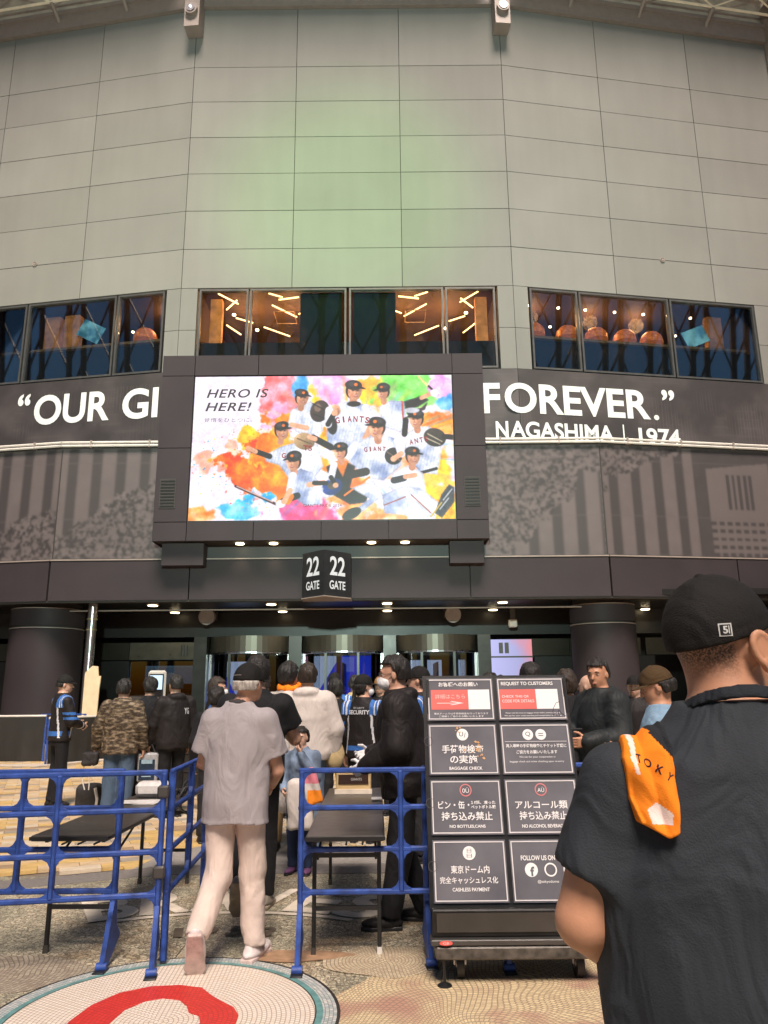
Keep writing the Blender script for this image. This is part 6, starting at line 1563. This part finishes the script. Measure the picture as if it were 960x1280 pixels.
def camo():
    m_ = cloth('camouflage_cotton', (.12, .09, .06)); nt = m_.node_tree; b = nt.nodes['Principled BSDF']; N = nt.nodes.new; L = nt.links
    tc = N('ShaderNodeTexCoord'); mp = N('ShaderNodeMapping'); mp.inputs['Scale'].default_value = (14, 14, 34); n = N('ShaderNodeTexNoise'); n.inputs['Scale'].default_value = 1.0; n.inputs['Detail'].default_value = 3; cr = N('ShaderNodeValToRGB'); cr.color_ramp.interpolation = 'CONSTANT'
    e = cr.color_ramp.elements; e[0].color = (.045, .032, .022, 1); e[1].color = (.20, .15, .10, 1); e[1].position = .56; k = e.new(.46); k.color = (.10, .075, .048, 1); k = e.new(.64); k.color = (.27, .21, .15, 1)
    L.new(tc.outputs['Object'], mp.inputs[0]); L.new(mp.outputs[0], n.inputs['Vector']); L.new(n.outputs['Fac'], cr.inputs[0]); L.new(cr.outputs[0], b.inputs['Base Color']); return m_
CAMO = camo()
def sec_paint(c):
    x, y, z = c[:, 0], c[:, 1], c[:, 2]; m_ = np.zeros(len(c), int); ax = np.abs(x)
    m_[(z > 1.30) & (ax > .11) & (ax < .235)] = 1
    m_[(z > 1.30) & ((np.abs(ax - .165) < .010) | (np.abs(ax - .205) < .008))] = 2
    m_[(ax > .19) & ((np.abs(z - 1.22) < .018) | (np.abs(z - 1.15) < .018))] = 1
    m_[(z > .93) & (z < .985) & (ax < .19)] = 1; m_[(np.abs(ax - (.135 + .12 * np.clip(1.2 - z, 0, 1))) < .011) & (z < 1.30) & (z > .9)] = 2
    return m_
SEC = dict(mat=[BLK2, SECB, SECW], paint=sec_paint, g=.026, hem=.86, amp=.006, hood=False, name='jacket')

# 1. foreground man (cropped by the frame)
fgp = person(.665, 1.50, -6, 1.02, 'nearest man, black T-shirt, black cap, orange towel over his left shoulder', h=.0085, build=1.36, tone='b',
    pose=dict(hy=-62, hp=3, ab=1.18, shx=.220, shz=1.355, eL=(-.298, -.01, 1.115), wL=(-.12, .22, .92), eR=(.36, .06, 1.10), wR=(.22, .24, .98), tl=0, hx=.005), hair='buzz', cap=CAPB, cap_tilt=13, cap_low=.012, face=True,
    top=dict(mat=NAVY, g=.020, hem=.80, amp=.009, vert=.35, wide=.035, neck=1.468, arm=.95, sg=.22), sleeve=.66, collar=None, seed=3, legs=dict(mat=BLK))
# fine ear on the visible side, knitted collar band, cap badge
S_ = fgp['S']; hp_ = fgp['hp']
ec = hp_((.0855, -.008, -.026)); ER = fgp['HR'] @ rot3(0, 0, 0)
def earf(P):
    q = (P - ec) @ fgp['HR'] / S_ * np.array([-1, 1, 1]); y, z = q[:, 1] , q[:, 2]; y = y * math.cos(.2) + z * math.sin(.2)
    r_ = np.sqrt((y / .020) ** 2 + (z / .031) ** 2); lobe = np.sqrt(((y - .002) / .011) ** 2 + ((z + .030) / .013) ** 2)
    shell = np.maximum((r_ - 1) * .02, np.abs(q[:, 0] + .006 - .25 * (y + .012) * -1) - .0045); rim = np.sqrt(((r_ - .90) * .021) ** 2 + (q[:, 0] + .011 + .22 * y) ** 2) - .0050; rim = np.where((z < -.012) & (y > .0), .01, rim)
    anti = np.sqrt(((np.sqrt(((y - .003) / .011) ** 2 + ((z - .001) / .016) ** 2) - 1) * .011) ** 2 + (q[:, 0] + .0095 + .2 * y) ** 2) - .0030; anti = np.where(y > .006, .01, anti)
    lb = np.maximum((lobe - 1) * .010, np.abs(q[:, 0] + .008) - .0055); return smin(smin(smin(shell, rim, .003), lb, .004), anti, .003) * S_
V_, F_ = nets(earf, ec - .05, ec + .05, .0022); link_mesh('ear', V_, F_, skin('b'), fgp['root'], None, True)
cN = fgp['TP']((0, -.012, 1.478))
def colf(P):
    Q = (P - cN) / S_ / np.array([1.14, 1.10, 1]); zz = Q[:, 2] + .42 * Q[:, 1] + .0; rr_ = np.sqrt((Q[:, 0] / .082) ** 2 + (Q[:, 1] / .086) ** 2); return np.maximum(np.abs(rr_ - 1 - .10 * -zz / .02) * .08 - .005, np.abs(zz) - .013) * S_
V_, F_ = nets(colf, cN - .16, cN + .16, .0055); link_mesh('collar_band', V_, F_, cloth('dark_collar', (.014, .017, .022), .8), fgp['root'], None, True)
# small square badge with the number on the cap band
def cap_surf(P):
    cc = hp_((0, -.014, .012)); return ellf(cc, np.array([.0885, .110, .112]) * S_, fgp['HR'] @ rot3(0, R(13)))(P)
def badge(yv, zv, w_, parts):
    dn = fgp['HR'] @ np.array([-.80, .60, 0]); ux = fgp['HR'] @ np.array([.60, .80, 0]); uz = fgp['HR'] @ np.array([0, 0, 1]); c = hp_((0, -.014, zv)) - dn * .12 * S_
    for T, m_, off in parts: stick_text(fgp, T, c, ux, uz, dn, m_, off, cap_surf, 'cap_badge')
def subq(w_, h_, n=5): 
    g = np.array([(w_ * (i / n - .5), h_ * (j / n - .5)) for i in range(n + 1) for j in range(n + 1)]); return g, [(i * (n + 1) + j, (i + 1) * (n + 1) + j, (i + 1) * (n + 1) + j + 1, i * (n + 1) + j + 1) for i in range(n) for j in range(n)]
badge(0, .012, 0, [(subq(.024, .024), M['white_text'], .0015), (subq(.0195, .0195), M['black'], .0022), (fit_text('5', .009, .0140, bold=.03), M['white_text'], .003), (tuple([fit_text('|', .0020, .0150)[0] + [.0065, 0], fit_text('|', .002, .015)[1]]), M['white_text'], .003)])

def largest(V, Fq):
    lab = np.arange(len(V))
    for _ in range(400):
        m_ = lab[Fq].min(1); new = lab.copy(); np.minimum.at(new, Fq.ravel(), np.repeat(m_, 4)); new = new[new]
        if (new == lab).all(): break
        lab = new
    u, c = np.unique(lab, return_counts=True); keep = lab == u[c.argmax()]; ix = np.cumsum(keep) - 1
    return V[keep], ix[Fq[keep[Fq[:, 0]]]]
# towel over the shoulder: a thick cloth shell lying on the shirt
def towel():
    tw = thing('towel', (.5, 1.45, 1.3), 'orange, white and black sports towel hanging over the nearest man\'s left shoulder', 'towel')
    rz = R(-6); Rm = rot3(rz); base = np.array([.665, 1.50, 0])
    Zk = [1.28, 1.31, 1.36, 1.43, 1.49, 1.52, 1.545, 1.60]
    XL = [.446, .444, .434, .432, .452, .474, .494, .505]; XR = [.490, .496, .502, .508, .518, .527, .530, .531]
    def f(P):
        Q = (P - base) @ Rm; d = fgp['topf'](Q); x, y, z = P.T
        zz = z + .10 * np.clip(y - 1.42, 0, .2)
        xl, xr = np.interp(zz, Zk, XL), np.interp(zz, Zk, XR); w_ = (x - xl) / (xr - xl) - .5
        puff = .010 + .007 * np.abs(np.sin(w_ * 6.5 + 9 * z)) + .004 * np.sin(z * 60 + 5 * w_) + .010 * np.clip((1.40 - z) * 8, 0, 1) * (1 - np.abs(w_)) + .004 * np.clip((z - 1.50) * 20, 0, 1)
        th = .0045
        e_ = np.maximum(np.maximum(xl - x, x - xr) * .95, np.maximum(1.302 + .03 * np.abs(w_ - .2) - z, np.maximum(y - 1.495, z - 1.545)))
        shell = np.maximum(np.abs(d - puff * .6) - th - puff * .35, -.5)
        return smin(shell, shell, 0) if False else np.sqrt(np.maximum(shell + .004, 0) ** 2 + np.maximum(e_ + .004, 0) ** 2) - .004 + np.minimum(np.maximum(shell, e_), 0)
    V, F_ = nets(f, (.36, 1.22, 1.25), (.62, 1.66, 1.66), .0026)
    V, F_ = largest(V, F_)
    c = V[F_].mean(1); x, y, z = c.T; q = (1.545 - z) / .245; xl, xr = np.interp(z, Zk, XL), np.interp(z, Zk, XR); w_ = (x - xl) / (xr - xl) - .5
    mi = np.zeros(len(F_), int)
    mi[(q > .02) & (q < .58) & (np.abs(w_ + .30) < .15 * (1.05 - np.clip(q, 0, 1) * 1.4))] = 1
    blk = ((q > .20) & (q < .30) & (w_ > .12 + .05 * np.sin(q * 90))) | ((q >= .30) & (q < .47) & (w_ > .12 + (q - .30) / .17 * .38)) | ((q < .18) & (q > .08) & (w_ > .40))
    mi[blk] = 2; mi[(q > .74) & (q < .90) & (np.abs(w_ - .03) < .27) & (q > .76 + .22 * np.abs(w_))] = 1
    link_mesh('towel_cloth', V - np.array([.5, 1.45, 1.3]), F_, [cloth('orange_terry', (.90, .24, .015), .9, .22, 420), cloth('white_terry', (.80, .62, .56), .9, .22, 420), cloth('black_print', (.02, .022, .026), .9, .4, 350)], tw, mi, True)
    k_ = cloth('towel_ink', (.03, .01, .02), .8)
    def drape_pts(P, off):
        for _ in range(60): d = f(P); P = P + np.array([0, 1., 0]) * np.clip(d - off, -.02, .02)[:, None] * .8
        return P
    for i, ch in enumerate('TOKY'):
        V, Fs = fit_text(ch, .0095, .0145, bold=.02); a = R(-14 - 9 * i); ux = np.array([math.cos(a), 0, math.sin(a)]); uz = np.array([-math.sin(a), 0, math.cos(a)])
        P = np.array([.456 + i * .0128, 1.20, 1.428 - i * .0062 - .0010 * i * i]) + V[:, :1] * ux + V[:, 1:2] * uz
        link_mesh('lettering', drape_pts(P, .0012) - np.array([.5, 1.45, 1.3]), Fs, k_, tw)
    q = MB()
    for pl in ([(.462, 1.482), (.478, 1.480), (.480, 1.494), (.484, 1.494), (.484, 1.478)], [(.462, 1.482), (.467, 1.502), (.474, 1.514), (.484, 1.518)]):
        PP = np.concatenate([np.linspace(pl[i], pl[i + 1], 5) for i in range(len(pl) - 1)]); P3_ = np.stack([PP[:, 0], np.full(len(PP), 1.20), PP[:, 1]], 1)
        q.tube([tuple(p) for p in drape_pts(P3_, .0012) - np.array([.5, 1.45, 1.3])], .0007, 5)
    link_mesh('print_outline', q.v, q.f, k_, tw)
towel()

# 2. man in the grey polo walking away
def poloP(c): return np.zeros(len(c), int)
gm = person(-.93, 4.93, -3, 1.0, 'man walking away in grey polo, cream trousers and black cap, centre left', h=.0095, build=.98, tone='a',
    pose=dict(hy=-28, hp=0, shoe=1.28, eL=(-.228, .05, 1.12), wL=(-.16, .26, 1.02), eR=(.245, .06, 1.07), wR=(.17, .27, .96), kR=(.105, .06, .49), aR=(.12, .06, .085), fR=0, kL=(-.085, -.03, .47), aL=(-.145, -.23, .20), fL=60, toe=12, lean=2, hx=.055),
    hair='grey', hair_len=.45, cap=CAPB, cap_tilt=-3, top=dict(mat=GREYP, g=.026, hem=.775, amp=.008, vert=.35, wide=.030, neck=1.485, arm=1.0, flare=.03), sleeve=.70, shoes=SNK, legs=dict(mat=CREAM, g=.018, w=1.12, cuff=.10, amp=.011), collar=cloth('dark_polo_collar', (.05, .045, .045), .8), seed=11)
q = MB(); cc = gm['hp']((0, -.118, .035)); uxx = gm['HR'] @ np.array([1, 0, 0]); uzz = gm['HR'] @ np.array([0, 0, 1])
q.tube([cc - uxx * .035 + uzz * .006, cc + uxx * .03 + uzz * .008], .0035, 5); link_mesh('cap_strap', q.v, q.f, cloth('grey_strap', (.18, .16, .15), .7), gm['root'])

# 3. black T-shirt man just ahead of him
p3 = person(-1.00, 5.98, 4, 1.055, 'broad person in black T-shirt and black trousers directly ahead of the grey polo man', h=.013, build=1.10,
    pose=dict(eR=(.285, .10, 1.13), wR=(.16, .30, 1.20), eL=(-.27, .06, 1.12), wL=(-.16, .28, 1.05), kL=(-.07, .0, .47), aL=(-.06, -.28, .24), fL=62, aR=(.10, .10, .085), kR=(.10, .10, .49), hy=8), hair='black', hair_len=.7, face=False,
    top=dict(mat=BLK, g=.02, hem=.84, amp=.006, wide=.03, arm=1.1), sleeve=.62, legs=dict(mat=BLK), shoes=[cloth('taupe_trainer', (.30, .26, .22), .7), mat('tan_sole', (.35, .28, .20), .7, 0, .2, 20, .3, 60)], seed=13)
# 4. orange towel person carrying a white bag
p4_ = person(-1.02, 8.15, -4, 1.07, 'person with an orange towel round the neck and khaki trousers, before the black T-shirt', h=.015, pose=dict(hy=-20, eR=(.27, .08, 1.12), wR=(.30, .12, .90)), hair='black', hair_len=1.2, long_sleeve=True,
    top=dict(mat=cloth('pale_grey_knit', (.42, .38, .35)), g=.028, hem=.80, amp=.007, wide=.03), legs=dict(mat=KHAKI, g=.02), seed=15, face=False)
t = thing('towel', (-1.02, 8.12, 1.55), 'small orange towel round the neck of the person in pale grey knit', 'towel')
V_, F_ = nets(lambda P: np.sqrt((np.sqrt(((P[:, 0] + 1.0) / 1.25) ** 2 + ((P[:, 1] - 8.13)) ** 2) - .085) ** 2 + ((P[:, 2] - 1.60 - .2 * (P[:, 1] - 8.13)) * .8) ** 2) - .028 - .006 * np.sin(P[:, 0] * 60), (-1.22, 7.95, 1.50), (-.78, 8.32, 1.70), .012); link_mesh('towel_cloth', V_ - np.array([-1.02, 8.12, 1.55]), F_, cloth('orange_terry', (.9, .24, .02)), t, None, True)
bag = thing('white_bag', (-1.0, 7.6, .55), 'large pale plastic bag hanging beside the child, left of the table', 'bag')
fb = folds(.016, 77, .15); V_, F_ = nets(lambda P: union([ellf((-1.0, 7.6, .98), (.07, .06, .25)), ellf((-.98, 7.6, .68), (.14, .10, .24))], .05)(P) + fb(P), (-1.25, 7.4, .35), (-.75, 7.8, 1.35), .016); link_mesh('bag_body', V_ - np.array([-1.0, 7.6, .55]), F_, cloth('translucent_white_plastic', (.60, .55, .50), .4, .1, 30), bag, None, True)
# 5. white hooded jacket
p5 = person(-.80, 7.9, -6, 1.06, 'person in off-white hooded jacket and blue jeans seen from behind, next to the child', h=.012, build=1.08, pose=dict(hy=10, eR=(.27, .0, 1.12), wR=(.255, .06, .88), eL=(-.27, .0, 1.12)), hair='brown', hair_len=.8, long_sleeve=True,
    top=dict(mat=WHITEJ, g=.034, hem=.845, amp=.009, hood=True, wide=.035, arm=1.2, name='jacket'), legs=dict(mat=cloth('washed_denim', (.13, .18, .25), .85)), seed=17, face=False)
tote = thing('shoulder_bag', (-.44, 7.92, .9), 'cream drawstring shoulder bag hanging right of the off-white jacket', 'bag')
fb2 = folds(.010, 78, .5); TANC = cloth('cream_canvas', (.50, .38, .20), .8)
V_, F_ = nets(lambda P: union([ellf((-.44, 7.92, .92), (.10, .07, .12)), ellf((-.44, 7.92, 1.02), (.06, .05, .07))], .04)(P) + fb2(P), (-.63, 7.75, .72), (-.26, 8.08, 1.2), .011); link_mesh('bag_body', V_ - np.array([-.36, 7.92, .9]), F_, TANC, tote, None, True)
q = MB(); q.tube([(-.02, 0, .15), (-.03, -.02, .35), (-.08, -.03, .56), (-.13, -.02, .62)], [.022, .02, .025, .02], 8); link_mesh('strap', q.v, q.f, TANC, tote)
# 6. child
ch = person(-.77, 7.15, 168, .715, 'small child with black fringe facing the viewer, one hand at the mouth', h=.010, build=1.05, tone='c', pose=dict(hy=0, hp=-3, eL=(-.22, .10, 1.12), wL=(-.05, .17, 1.42), eR=(.21, .08, 1.12), wR=(.14, .24, 1.0), curl=1.3), hair='black', hair_len=.95, long_sleeve=True,
    top=dict(mat=cloth('blue_patterned_shirt', (.16, .21, .29), .8, .3, 120, .75), g=.022, hem=.82, amp=.006), legs=dict(mat=cloth('navy_cloth', (.03, .045, .10))), shoes=cloth('purple_shoe', (.14, .06, .14), .6), seed=19)
q = thing('carrier_bag', (-.72, 6.95, .45), 'crumpled white and pink printed carrier bag held in front of the child', 'bag')
fb3 = folds(.022, 79, .8); V_, F_ = nets(lambda P: union([boxf((-.74, 6.95, .60), (.10, .05, .20), .03), boxf((-.66, 6.90, .74), (.06, .03, .14), .02, rot3(0, 0, -.35))], .02)(P) + fb3(P), (-.95, 6.75, .3), (-.45, 7.15, 1.0), .011)
pk = np.zeros(len(F_), int); fc = V_[F_[:, 0]]; pk[(fc[:, 0] > -.71) & (fc[:, 2] > .78)] = 1; pk[(fc[:, 0] > -.68) & (fc[:, 2] < .73) & (fc[:, 2] > .55)] = 2
link_mesh('bag_body', V_ - np.array([-.72, 6.95, .45]), F_, [cloth('white_carrier', (.62, .56, .52), .5), cloth('pink_print', (.70, .22, .28), .6), cloth('orange_print', (.88, .26, .02), .6)], q, pk, True)

# 7. security people and the crowd at the door
s1 = person(-4.68, 11.25, -50, 1.05, 'security guard in black and blue jacket and cap standing alone at the left', h=.013, build=1.1, pose=dict(hy=-22, hp=-4, eL=(-.26, .02, 1.13), wL=(-.16, .24, 1.06), eR=(.25, .06, 1.12), wR=(.08, .25, 1.04)), hair='black', hair_len=.5, cap=CAPB, long_sleeve=True, top=SEC, legs=dict(mat=BLK, w=1.1), seed=21)
s2 = person(-.24, 8.55, -22, 1.0, 'security guard with ponytail seen from behind, SECURITY across the black and blue jacket', h=.012, build=1.1, pose=dict(hy=-42, eR=(.27, .05, 1.12), wR=(.15, .26, 1.05)), hair='black', hair_len=1.6, cap=CAPB, mask=True, long_sleeve=True, hands=(1,), top=SEC, legs=dict(mat=BLK), seed=23)
stick_text(s2, fit_text('SECURITY', .24, .045, bold=.03), (0, -.1, 1.33), (1, 0, 0), (0, 0, 1), (0, 1, 0), SECW); stick_text(s2, fit_text('SECURITY', .13, .018), (0, -.1, 1.375), (1, 0, 0), (0, 0, 1), (0, 1, 0), SECW)
s3 = person(-.70, 10.6, 172, 1.04, 'masked guard facing the viewer between the off-white jacket and the ponytail guard', h=.014, pose=dict(hy=8), hair='black', hair_len=.4, cap=CAPB, mask=True, long_sleeve=True, top=SEC, seed=25)
s4 = person(.33, 7.6, 75, 1.03, 'capped security guard facing left, close behind the masked man in black', h=.013, pose=dict(hy=5), hair='black', hair_len=.5, cap=CAPB, long_sleeve=True, top=SEC, seed=27)
s5 = person(-2.05, 9.4, -70, 1.0, 'staff member with raised hand left of the black T-shirt, in blue striped jacket', h=.014, pose=dict(hy=-10, eL=(-.22, .16, 1.15), wL=(-.16, .30, 1.38), eR=(.23, .16, 1.15), wR=(.15, .32, 1.30)), hair='brown', hair_len=.8, mask=True, long_sleeve=True, top=SEC, seed=29)
YEL = cloth('yellow_cap', (.6, .42, .15))
# masked man in black beside the table
p6 = person(.13, 5.62, 84, 1.045, 'masked man with glasses in black hooded jacket standing by the middle table', h=.0095, build=1.14, tone='a',
    pose=dict(hy=2, hp=-4, lean=5, eL=(-.24, .03, 1.12), wL=(-.14, .25, 1.00), eR=(.25, .02, 1.12), wR=(.16, .24, 1.06), kL=(-.10, .02, .49), kR=(.09, .05, .49), aL=(-.10, .10, .085), aR=(.12, -.12, .085), curl=.9), hair='black', hair_len=.55, mask=True, glasses=True, hands=(-1, 1), long_sleeve=True,
    top=dict(mat=BLK2, g=.034, hem=.80, amp=.010, hood=True, wide=.03, arm=1.25, name='jacket'), legs=dict(mat=BLK, g=.022, w=1.1), shoes=cloth('black_shoe', (.012, .012, .012), .5), seed=31)
GOLD = cloth('gold_print', (.42, .34, .20), .6)
stick_text(p6, fit_text('S', .06, .13, bold=.02), (.06, -.1, 1.28), (1, 0, 0), (0, 0, 1), (0, 1, 0), GOLD); stick_text(p6, fit_text('~', .09, .025, bold=.02), (.03, -.1, 1.37), (1, 0, 0), (0, 0, 1), (0, 1, 0), GOLD)
# camouflage jacket, the head behind, the man with the bag
c1 = person(-3.42, 10.1, -2, 1.0, 'person in brown camouflage jacket and wide blue trousers with back to the viewer', h=.012, build=1.12, pose=dict(eL=(-.30, .0, 1.12), wL=(-.33, .04, .88), eR=(.27, .0, 1.12), wR=(.29, .04, .88)), hair='black', hair_len=.85, long_sleeve=True,
    top=dict(mat=CAMO, g=.030, hem=.80, amp=.008, wide=.03, arm=1.15, name='jacket', flare=.02), legs=dict(mat=cloth('dusty_blue_cotton', (.07, .11, .17), .85), g=.03, w=1.35), seed=33, face=False)
c2 = person(-3.28, 10.75, 20, 1.02, 'dark haired person mostly hidden behind the camouflage jacket', h=.016, pose=dict(hy=10), hair='black', hair_len=1.1, long_sleeve=True, top=dict(mat=BLK, g=.02), seed=35, face=False)
c3 = person(-2.80, 10.3, 42, 1.03, 'man in black jacket holding a grey printed bag, beside the kiosk', h=.013, build=1.05, pose=dict(hy=4, eL=(-.25, .05, 1.12), wL=(-.25, .14, .90)), hair='black', hair_len=.6, long_sleeve=True, top=dict(mat=BLK2, g=.034, hem=.82, amp=.008, hood=True, wide=.03, arm=1.15, name='jacket'), legs=dict(mat=BLK), seed=37, face=False)
stick_text(c3, fit_text('YG', .08, .08, bold=.02), (.10, -.1, 1.32), (1, 0, 0), (0, 0, 1), (0, 1, 0), SECW)
q = thing('printed_bag', (-3.06, 10.2, .48), 'grey carrier bag with dark blue printed panel held by the man at the kiosk', 'bag')
mb = MB(); mb.box((-3.20, 10.14, .44), (-2.94, 10.26, .80), bev=.02); mb.build('bag_body', cloth('grey_bag', (.36, .36, .37), .5), q); mb = MB(); mb.box((-3.17, 10.125, .47), (-2.97, 10.138, .72)); mb.build('print_panel', cloth('bag_print', (.02, .035, .06), .5), q)
mb = MB(); mb.tube([(-3.15, 10.2, .79), (-3.10, 10.2, .90), (-3.04, 10.2, .90), (-2.99, 10.2, .79)], .007, 6); mb.build('handle', M['frame'], q); mb = MB()
for k, (w_, z) in enumerate(((.14, .67), (.16, .58), (.15, .545), (.12, .51))): mb.box((-3.07 - w_ / 2, 10.12, z), (-3.07 + w_ / 2, 10.124, z + (.05 if k == 0 else .012)))
mb.build('print_lines', cloth('bag_lines', (.30, .42, .50), .5), q)
q = thing('handbag', (-3.80, 10.1, .7), 'small dark bag with dangling straps in the left hand of the camouflage jacket', 'bag')
fb4 = folds(.014, 81, 1); V_, F_ = nets(lambda P: boxf((-3.80, 10.12, .74), (.10, .05, .085), .035)(P) + fb4(P), (-3.98, 9.98, .58), (-3.62, 10.26, .92), .010); link_mesh('bag_body', V_ - np.array([-3.80, 10.1, .7]), F_, cloth('charcoal_nylon', (.03, .028, .028), .6), q, None, True)
for x0, x1 in ((-3.86, -3.84), (-3.76, -3.79)): mb = MB(); mb.tube([(x0, 10.1, .68), (x0 - .02, 10.1, .5), (x1, 10.12, .36)], .008, 6); mb.build('strap', M['wrap'], q)
q = thing('backpack', (-3.95, 10.6, 0), 'dark backpack with a pale strap standing on the tiles by the camouflage jacket', 'bag')
V_, F_ = nets(lambda P: boxf((-3.95, 10.6, .19), (.16, .10, .19), .06)(P) + fb4(P), (-4.2, 10.4, -.02), (-3.7, 10.8, .45), .013); link_mesh('bag_body', V_ - np.array([-3.95, 10.6, 0]), F_, cloth('charcoal_nylon', (.03, .028, .028), .6), q, None, True)
mb = MB(); mb.tube([(-3.84, 10.48, .34), (-3.80, 10.47, .2), (-3.82, 10.48, .04)], .02, 6); mb.build('strap', M['wrap'], q)

# right hand group
r1 = person(1.80, 6.5, 110, 1.045, 'dark haired man in black hooded jacket looking back beside the sign cart', h=.0105, build=1.12, tone='b', pose=dict(hy=32, hp=-6, eR=(.22, .10, 1.10), wR=(.16, .30, 1.17), eL=(-.25, .03, 1.12), wL=(-.20, .28, 1.10)), hair='black', hair_len=.42, long_sleeve=True,
    top=dict(mat=cloth('dark_grey_nylon', (.022, .026, .027), .62, .12, 60), g=.034, hem=.80, amp=.010, hood=True, wide=.03, arm=1.2, name='jacket'), legs=dict(mat=BLK), seed=41)
q = thing('phone', (1.46, 6.4, 1.2), 'dark phone held by the man looking back over the sign cart', 'phone'); mb = MB(); mb.box((1.42, 6.28, 1.232), (1.58, 6.36, 1.245), bev=.004); mb.build('phone_body', M['black'], q); mb = MB(); mb.box((1.43, 6.285, 1.2455), (1.57, 6.355, 1.2475)); mb.build('phone_screen', mat('dark_glass', (.03, .03, .035), .1), q)
r2 = person(2.10, 8.0, 25, .985, 'bald man in black T-shirt behind the man looking back', h=.013, build=1.15, tone='c', pose=dict(hy=25, eL=(-.25, .1, 1.12), wL=(-.2, .26, 1.05)), hair='none', top=dict(mat=BLK, g=.02, wide=.02), sleeve=.62, face=False, seed=43)
r3 = person(2.93, 9.1, 160, .985, 'staff member in dark cap and black coat facing the viewer beside the column', h=.013, tone='c', pose=dict(hy=-12), hair='black', hair_len=.4, cap=CAPB, long_sleeve=True, top=dict(mat=BLK2, g=.03, hem=.7), seed=45)
r4 = person(1.74, 4.95, 62, .975, 'man in brown felt cap and light blue shirt looking down, behind the orange towel', h=.010, build=1.0, tone='b', pose=dict(hy=12, hp=-18, eL=(-.22, .1, 1.12), wL=(-.12, .28, 1.15), eR=(.22, .1, 1.12), wR=(.12, .28, 1.15)), hair='black', hair_len=.8, cap=cloth('brown_felt', (.075, .045, .02), .9, .3, 200), long_sleeve=True,
    top=dict(mat=cloth('light_blue_shirt', (.22, .34, .46), .8, .3, 200), g=.024, wide=.02), seed=47)
crowd = [(-1.52, 9.6, -12, 1.03, 'brown', .8, WHITEJ, 'person in pale top, face turned right, between the orange towel and dark haired pair'),
         (-1.18, 10.2, 5, 1.0, 'black', .8, BLK, 'person in black crew neck seen from behind, left of the off-white jacket'),
         (-.62, 9.6, 0, .98, 'black', 1.3, BLK, 'long dark haired person between the off-white jacket and the capped guard'),
         (-.46, 11.6, -10, 1.03, 'black', .7, TANC, 'person in cream top standing behind the ponytail guard'),
         (.62, 10.2, 0, 1.0, 'black', .9, BLK, 'dark haired person seen just left of the sign cart top'),
         (.92, 9.6, 8, .985, 'brown', .9, BLK, 'brown haired person above the left board of the sign cart'),
         (1.12, 8.3, -6, 1.0, 'black', .9, BLK, 'black haired person above the middle of the sign cart'),
         (1.32, 8.9, 10, .985, 'brown', 1.1, BLK, 'shorter dark haired person beside the middle head above the cart'),
         (1.36, 7.2, 0, 1.035, 'black', 1.2, BLK, 'tall black haired person above the right board of the sign cart'),
         (1.78, 7.6, 6, 1.0, 'brown', 1.4, BLK, 'long haired person at the right corner of the sign cart'),
         (-1.88, 8.6, 8, .93, 'black', 1.3, BLK, 'dark haired person hidden left of the black T-shirt')]
for i, (x, y, rz, s, hr, hl, m_, lab) in enumerate(crowd):
    person(x, y, rz, s, lab, h=.016, hair=hr, hair_len=hl, long_sleeve=True, top=dict(mat=m_, g=.024, wide=.02), seed=50 + i, face=False, group='people queueing at the gate')
person(-.06, 10.4, 150, 1.01, 'guard in gold trimmed black cap behind the ponytail guard', h=.015, hair='black', hair_len=.4, cap=cloth('gold_trim_cap', (.30, .14, .03), .7), long_sleeve=True, top=SEC, seed=71)
